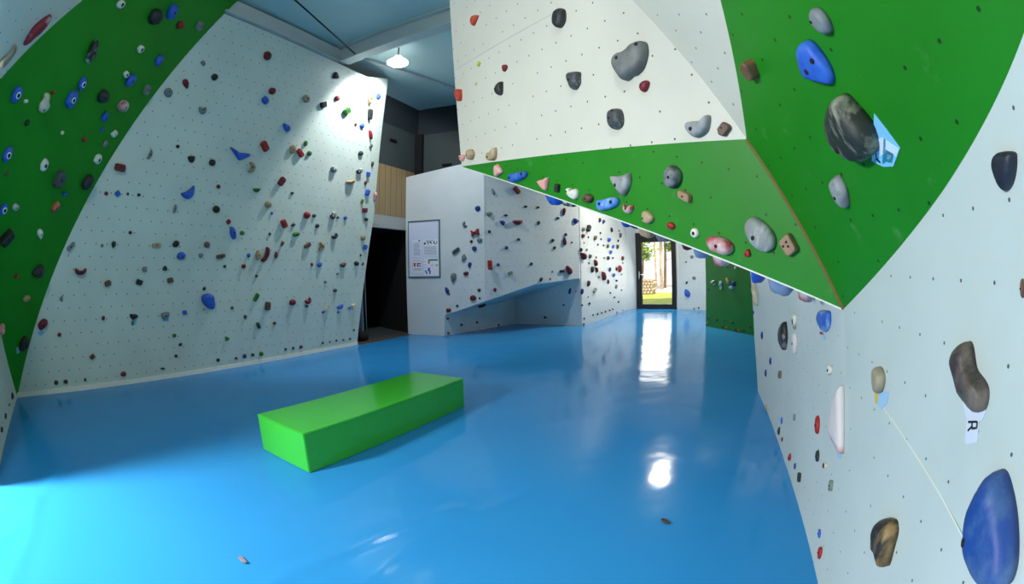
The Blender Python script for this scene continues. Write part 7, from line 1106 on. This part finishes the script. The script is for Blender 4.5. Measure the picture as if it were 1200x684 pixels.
# ------------------------------------------------------------------ route tags
def tag_mesh(k, poly, z0, z1, mat, name, parent=None, mw=None):
    c = (sum(p[0] for p in poly) / len(poly), sum(p[1] for p in poly) / len(poly))
    bm = bmesh.new(); vs = [bm.verts.new((p[0] - c[0], p[1] - c[1], z0)) for p in poly]; bm.faces.new(vs)
    r_ = bmesh.ops.extrude_face_region(bm, geom=bm.faces[:]); bmesh.ops.translate(bm, vec=(0, 0, z1 - z0), verts=[v for v in r_['geom'] if isinstance(v, bmesh.types.BMVert)])
    o = obj(name, bm, mat, parent)
    return o, c
def poly_between(P4, pts):
    """bilinear patch coordinates inside a four-cornered tag"""
    return [tuple((P4[0][i] * (1 - s) + P4[1][i] * s) * (1 - t) + (P4[3][i] * (1 - s) + P4[2][i] * s) * t for i in (0, 1)) for s, t in pts]
for k, col, nm, lab, poly in TAGS:
    o, c = tag_mesh(k, poly, .001, .0035, M[col], nm); o.matrix_world = frame_matrix(k, c); tag(o, lab, 'route tag', 'route tags')
    def mark(pts, mat, name='print'):
        bm = bmesh.new(); vs = [bm.verts.new((p[0] - c[0], p[1] - c[1], .0036)) for p in pts]; bm.faces.new(vs)
        r_ = bmesh.ops.extrude_face_region(bm, geom=bm.faces[:]); bmesh.ops.translate(bm, vec=(0, 0, .0008), verts=[v for v in r_['geom'] if isinstance(v, bmesh.types.BMVert)])
        return obj(name, bm, M[mat], o)
    if nm == 'route_card':
        q = [poly[0], poly[1], poly[2], poly[4]]
        for pts, mt in (([(.0, .55), (.35, .3), (.98, .05), (.98, .45), (.6, .6), (.0, .98)], 'cardwhite'), ([(.42, .28), (.5, .26), (.62, .95), (.5, .98)], 'teal'), ([(.55, .52), (.88, .45), (.9, .85), (.58, .9)], 'teal'), ([(.65, .62), (.8, .58), (.82, .72), (.68, .78)], 'cardwhite'), ([(.12, .72), (.17, .7), (.24, .9), (.19, .92)], 'ink'), ([(.19, .92), (.24, .88), (.42, .95), (.4, 1.0)], 'ink')):
            mark(poly_between(q, pts), mt)
    elif 'lettered R' in lab:
        # the letter R lies on its side, reading downwards
        A, B, C2, D2 = V(poly[7]), V(poly[3]), V(poly[4]), V(poly[5])
        q = [poly[7], poly[3], poly[4], poly[6]]
        def st(segs):
            for (s0_, t0_), (s1_, t1_) in segs:
                dx, dy = s1_ - s0_, t1_ - t0_; L = math.hypot(dx, dy) or 1; w = .055; nx, ny = -dy / L * w, dx / L * w
                mark(poly_between(q, [(s0_ + nx, t0_ + ny), (s1_ + nx, t1_ + ny), (s1_ - nx, t1_ - ny), (s0_ - nx, t0_ - ny)]), 'ink')
        st([((.15, .1), (.9, .02)), ((.9, .02), (.9, .32)), ((.9, .32), (.5, .38)), ((.5, .38), (.48, .08)), ((.55, .25), (.18, .5))])
    elif 'yellow' in lab: mark([poly[0], tuple(V(poly[0]).lerp(V(poly[1]), .3)), tuple(V(poly[4]).lerp(V(poly[3]), .3)), poly[4]], 'yellowink')
    elif 'red mark' in lab: mark([poly[0], poly[1], tuple(V(poly[1]).lerp(V(poly[2]), .4)), tuple(V(poly[0]).lerp(V(poly[4]), .6))], 'redink')
    elif 'green and blue' in lab: mark([poly[3], tuple(V(poly[3]).lerp(V(poly[2]), .5)), tuple(V(poly[0]).lerp(V(poly[1]), .5)), tuple(V(poly[0]).lerp(V(poly[3]), .4))], 'greenink')

# ------------------------------------------------------------------ outside the glass door
out = -dn
gm_ = plain('lawn_grass', '#8fa838', .9, noise=.8, nscale=3, col2='#b8b850')
bm = bmesh.new(); oc = (d1 + d2) / 2 + out * .2
vs = [bm.verts.new(oc + dd * x + out * y + Z * zz) for x, y, zz in ((-9, 0, -.03), (12, 0, -.03), (9, 6.6, .09), (-12, 6.6, .09))]; bm.faces.new(vs)
r_ = bmesh.ops.extrude_face_region(bm, geom=bm.faces[:]); bmesh.ops.translate(bm, vec=(0, 0, -.1), verts=[v for v in r_['geom'] if isinstance(v, bmesh.types.BMVert)])
lawn = obj('lawn', bm, gm_); lawn['kind'] = 'stuff'; tag(lawn, 'sunlit lawn outside the glass door', 'lawn')
bark = plain('tree_bark', '#9a7f68', .9, noise=.9, nscale=6, col2='#5c4c3e')
birch = plain('pale_bark', '#d8c4b4', .9, noise=.7, nscale=8, col2='#9a8070')
leafm = plain('garden_leaves', '#6f9420', .8, noise=.8, nscale=4, col2='#a8b840')
def tree(x, y, hgt, r, mat, lab, crown, seed):
    rnd = random.Random(seed); base = oc + dd * x + out * y + Z * (.02 * y - .05)
    t = bpy.data.objects.new('garden_tree', None); C.objects.link(t); t.location = base; tag(t, lab, 'tree', 'trees outside the glass door')
    bm = bmesh.new(); path = [(math.sin(k * 1.3 + seed) * .03, 0, hgt * k / 7) for k in range(8)]
    tube(bm, path, [r * (1 - .55 * k / 7) for k in range(8)], 10)
    for k in range(7):
        zz = hgt * (.12 + .09 * k); an = rnd.uniform(0, 6.3); L = rnd.uniform(.25, .6)
        tube(bm, [(0, 0, zz), (math.cos(an) * L, math.sin(an) * L, zz + .1)], [r * .22, r * .1], 6)
    obj('trunk', bm, mat, t, True)
    bm = bmesh.new()
    for cx, cz, s, n in crown:
        for k in range(n):
            p = V((cx + rnd.gauss(0, s), rnd.gauss(0, s), cz + rnd.gauss(0, s * .8))); e = rnd.uniform(.06, .14)
            u = V((rnd.gauss(0, 1), rnd.gauss(0, 1), rnd.gauss(0, .6))).normalized(); w = u.orthogonal().normalized()
            bm.faces.new([bm.verts.new(p + q_) for q_ in (u * e, w * e * .5, -u * e, -w * e * .5)])
    obj('foliage', bm, leafm, t)
tree(-1.95, 8.5, 7, .095, birch, 'stout pale garden tree trunk in the middle of the glass door', [(.3, 3.0, .35, 160), (.4, 4.2, .5, 200), (0, 5.5, .6, 300)], 3)
tree(-2.02, 9.6, 7, .08, bark, 'dark slim garden tree trunk just right of the pale trunk', [(.32, 2.25, .16, 160), (.3, 2.9, .2, 160), (0, 5.5, .6, 200)], 5)
tree(-2.4, 9.0, 6.5, .05, birch, 'slim garden tree trunk with side twigs left of the pale trunk', [(-.1, 3.6, .3, 160), (0, 5.5, .6, 200)], 8)
tree(-2.68, 7.5, 5, .045, bark, 'leafy garden tree at the left edge of the glass door', [(.0, 1.9, .22, 420), (0, 2.8, .4, 420)], 11)
cp = oc + dd * -1.97 + out * 6.0 + Z * (-.03 + .02 * 6)
wood = plain('weathered_logs', '#d0b8a0', .85, noise=.8, nscale=12, col2='#a88e78')
stack = bpy.data.objects.new('log_stack', None); C.objects.link(stack); stack.location = cp; tag(stack, 'stack of pale firewood logs on the lawn outside the glass door', 'log stack')
rnd = random.Random(2)
for r0 in range(5):
    for k in range(4):
        bm = bmesh.new(); x = (k - 1.5) * .15 + (r0 % 2) * .06 - .03; z = .075 + r0 * .135
        tube(bm, [tuple(dd * x + out * -.3 + Z * z), tuple(dd * x + out * .3 + Z * z)], .072 * rnd.uniform(.9, 1.0), 9); obj('log', bm, wood, stack)
gvl = plain('pale_gravel', '#d8d2c4', .9, noise=.6, nscale=20, col2='#bdb5a4')
bm = bmesh.new(); vs = [bm.verts.new(oc + dd * x + out * y + Z * zz) for x, y, zz in ((-14, 6.6, .10), (10, 6.6, .10), (16, 24, .45), (-20, 24, .45))]; bm.faces.new(vs)
r_ = bmesh.ops.extrude_face_region(bm, geom=bm.faces[:]); bmesh.ops.translate(bm, vec=(0, 0, -.1), verts=[v for v in r_['geom'] if isinstance(v, bmesh.types.BMVert)])
gravel = obj('gravel', bm, gvl); gravel['kind'] = 'stuff'; tag(gravel, 'pale gravel behind the lawn outside the glass door', 'gravel')

# panel joints
def seam_line(k, p, q, w, mat, n):
    o_, ux_, uy_, n_ = F[k]; g = lambda t: o_ + ux_ * t[0] + uy_ * t[1] + n_ * .0008
    struct(bar(n, g(p), g(q), w, .0016, mat, up=n_))
for n_i, (k, p, q, w, mt) in enumerate(MI['seams']): seam_line(k, p, q, w, M[mt], 'trim_%d' % (12 + n_i))

# ------------------------------------------------------------------ light
w = bpy.data.worlds.new('world'); sc.world = w; w.use_nodes = True
wb = w.node_tree.nodes['Background']; wb.inputs[0].default_value = (1, .99, .96, 1); wb.inputs[1].default_value = 1.3
def light(kind, name, loc, target, energy, color, **kw):
    l = bpy.data.lights.new(name, kind); l.energy = energy; l.color = color
    for k, v in kw.items(): setattr(l, k, v)
    o = bpy.data.objects.new(name, l); C.objects.link(o); o.location = loc
    o.rotation_euler = (V(target) - V(loc)).to_track_quat('-Z', 'Y').to_euler()
    return o
sun = light('SUN', 'garden_sun', (0, 0, 20), V((0, 0, 20)) + V((.1, .55, -1)), 6.5, (1, .95, .85), angle=.01)
light('SPOT', 'flood_lamp_light', lp - Z * .08, lp + V((-.45, .62, -.85)), 270, (.93, .96, 1), spot_size=2.2, spot_blend=.35, shadow_soft_size=.1)
# daylight through the entrance behind the camera on the left
light('AREA', 'entrance_daylight', V((-3.88, -.06, 2.1)), V((-1.5, 1.0, .2)), 290, (1, .99, .96), shape='RECTANGLE', size=.4, size_y=.6)
# hall lamp mirrored in the floor, then an unseen fill added behind the camera
light('AREA', 'hall_lamp_and_fill', V((3.55, 10.2, 3.9)), V((3.0, 10.6, 0)), 140, (1, .93, .79), shape='DISK', size=.4)
light('AREA', 'hall_lamp_and_fill', V((-.6, -1.6, 5.0)), V((-1.2, 1.0, 0)), 85, (1, .98, .94), shape='DISK', size=.8)  # added fill, lifts the ambient on floor and left wall
light('AREA', 'door_daylight', oc - out * .3 + Z * 1.3, oc - out * 3 + Z * .6, 25, (1, .97, .9), shape='RECTANGLE', size=.9, size_y=1.8)
vs_ = sc.view_settings; vs_.view_transform = 'Standard'; vs_.look = 'None'; vs_.gamma = 1; vs_.exposure = 0; vs_.use_curve_mapping = False
sc.cycles.max_bounces = 8; sc.cycles.use_denoising = True
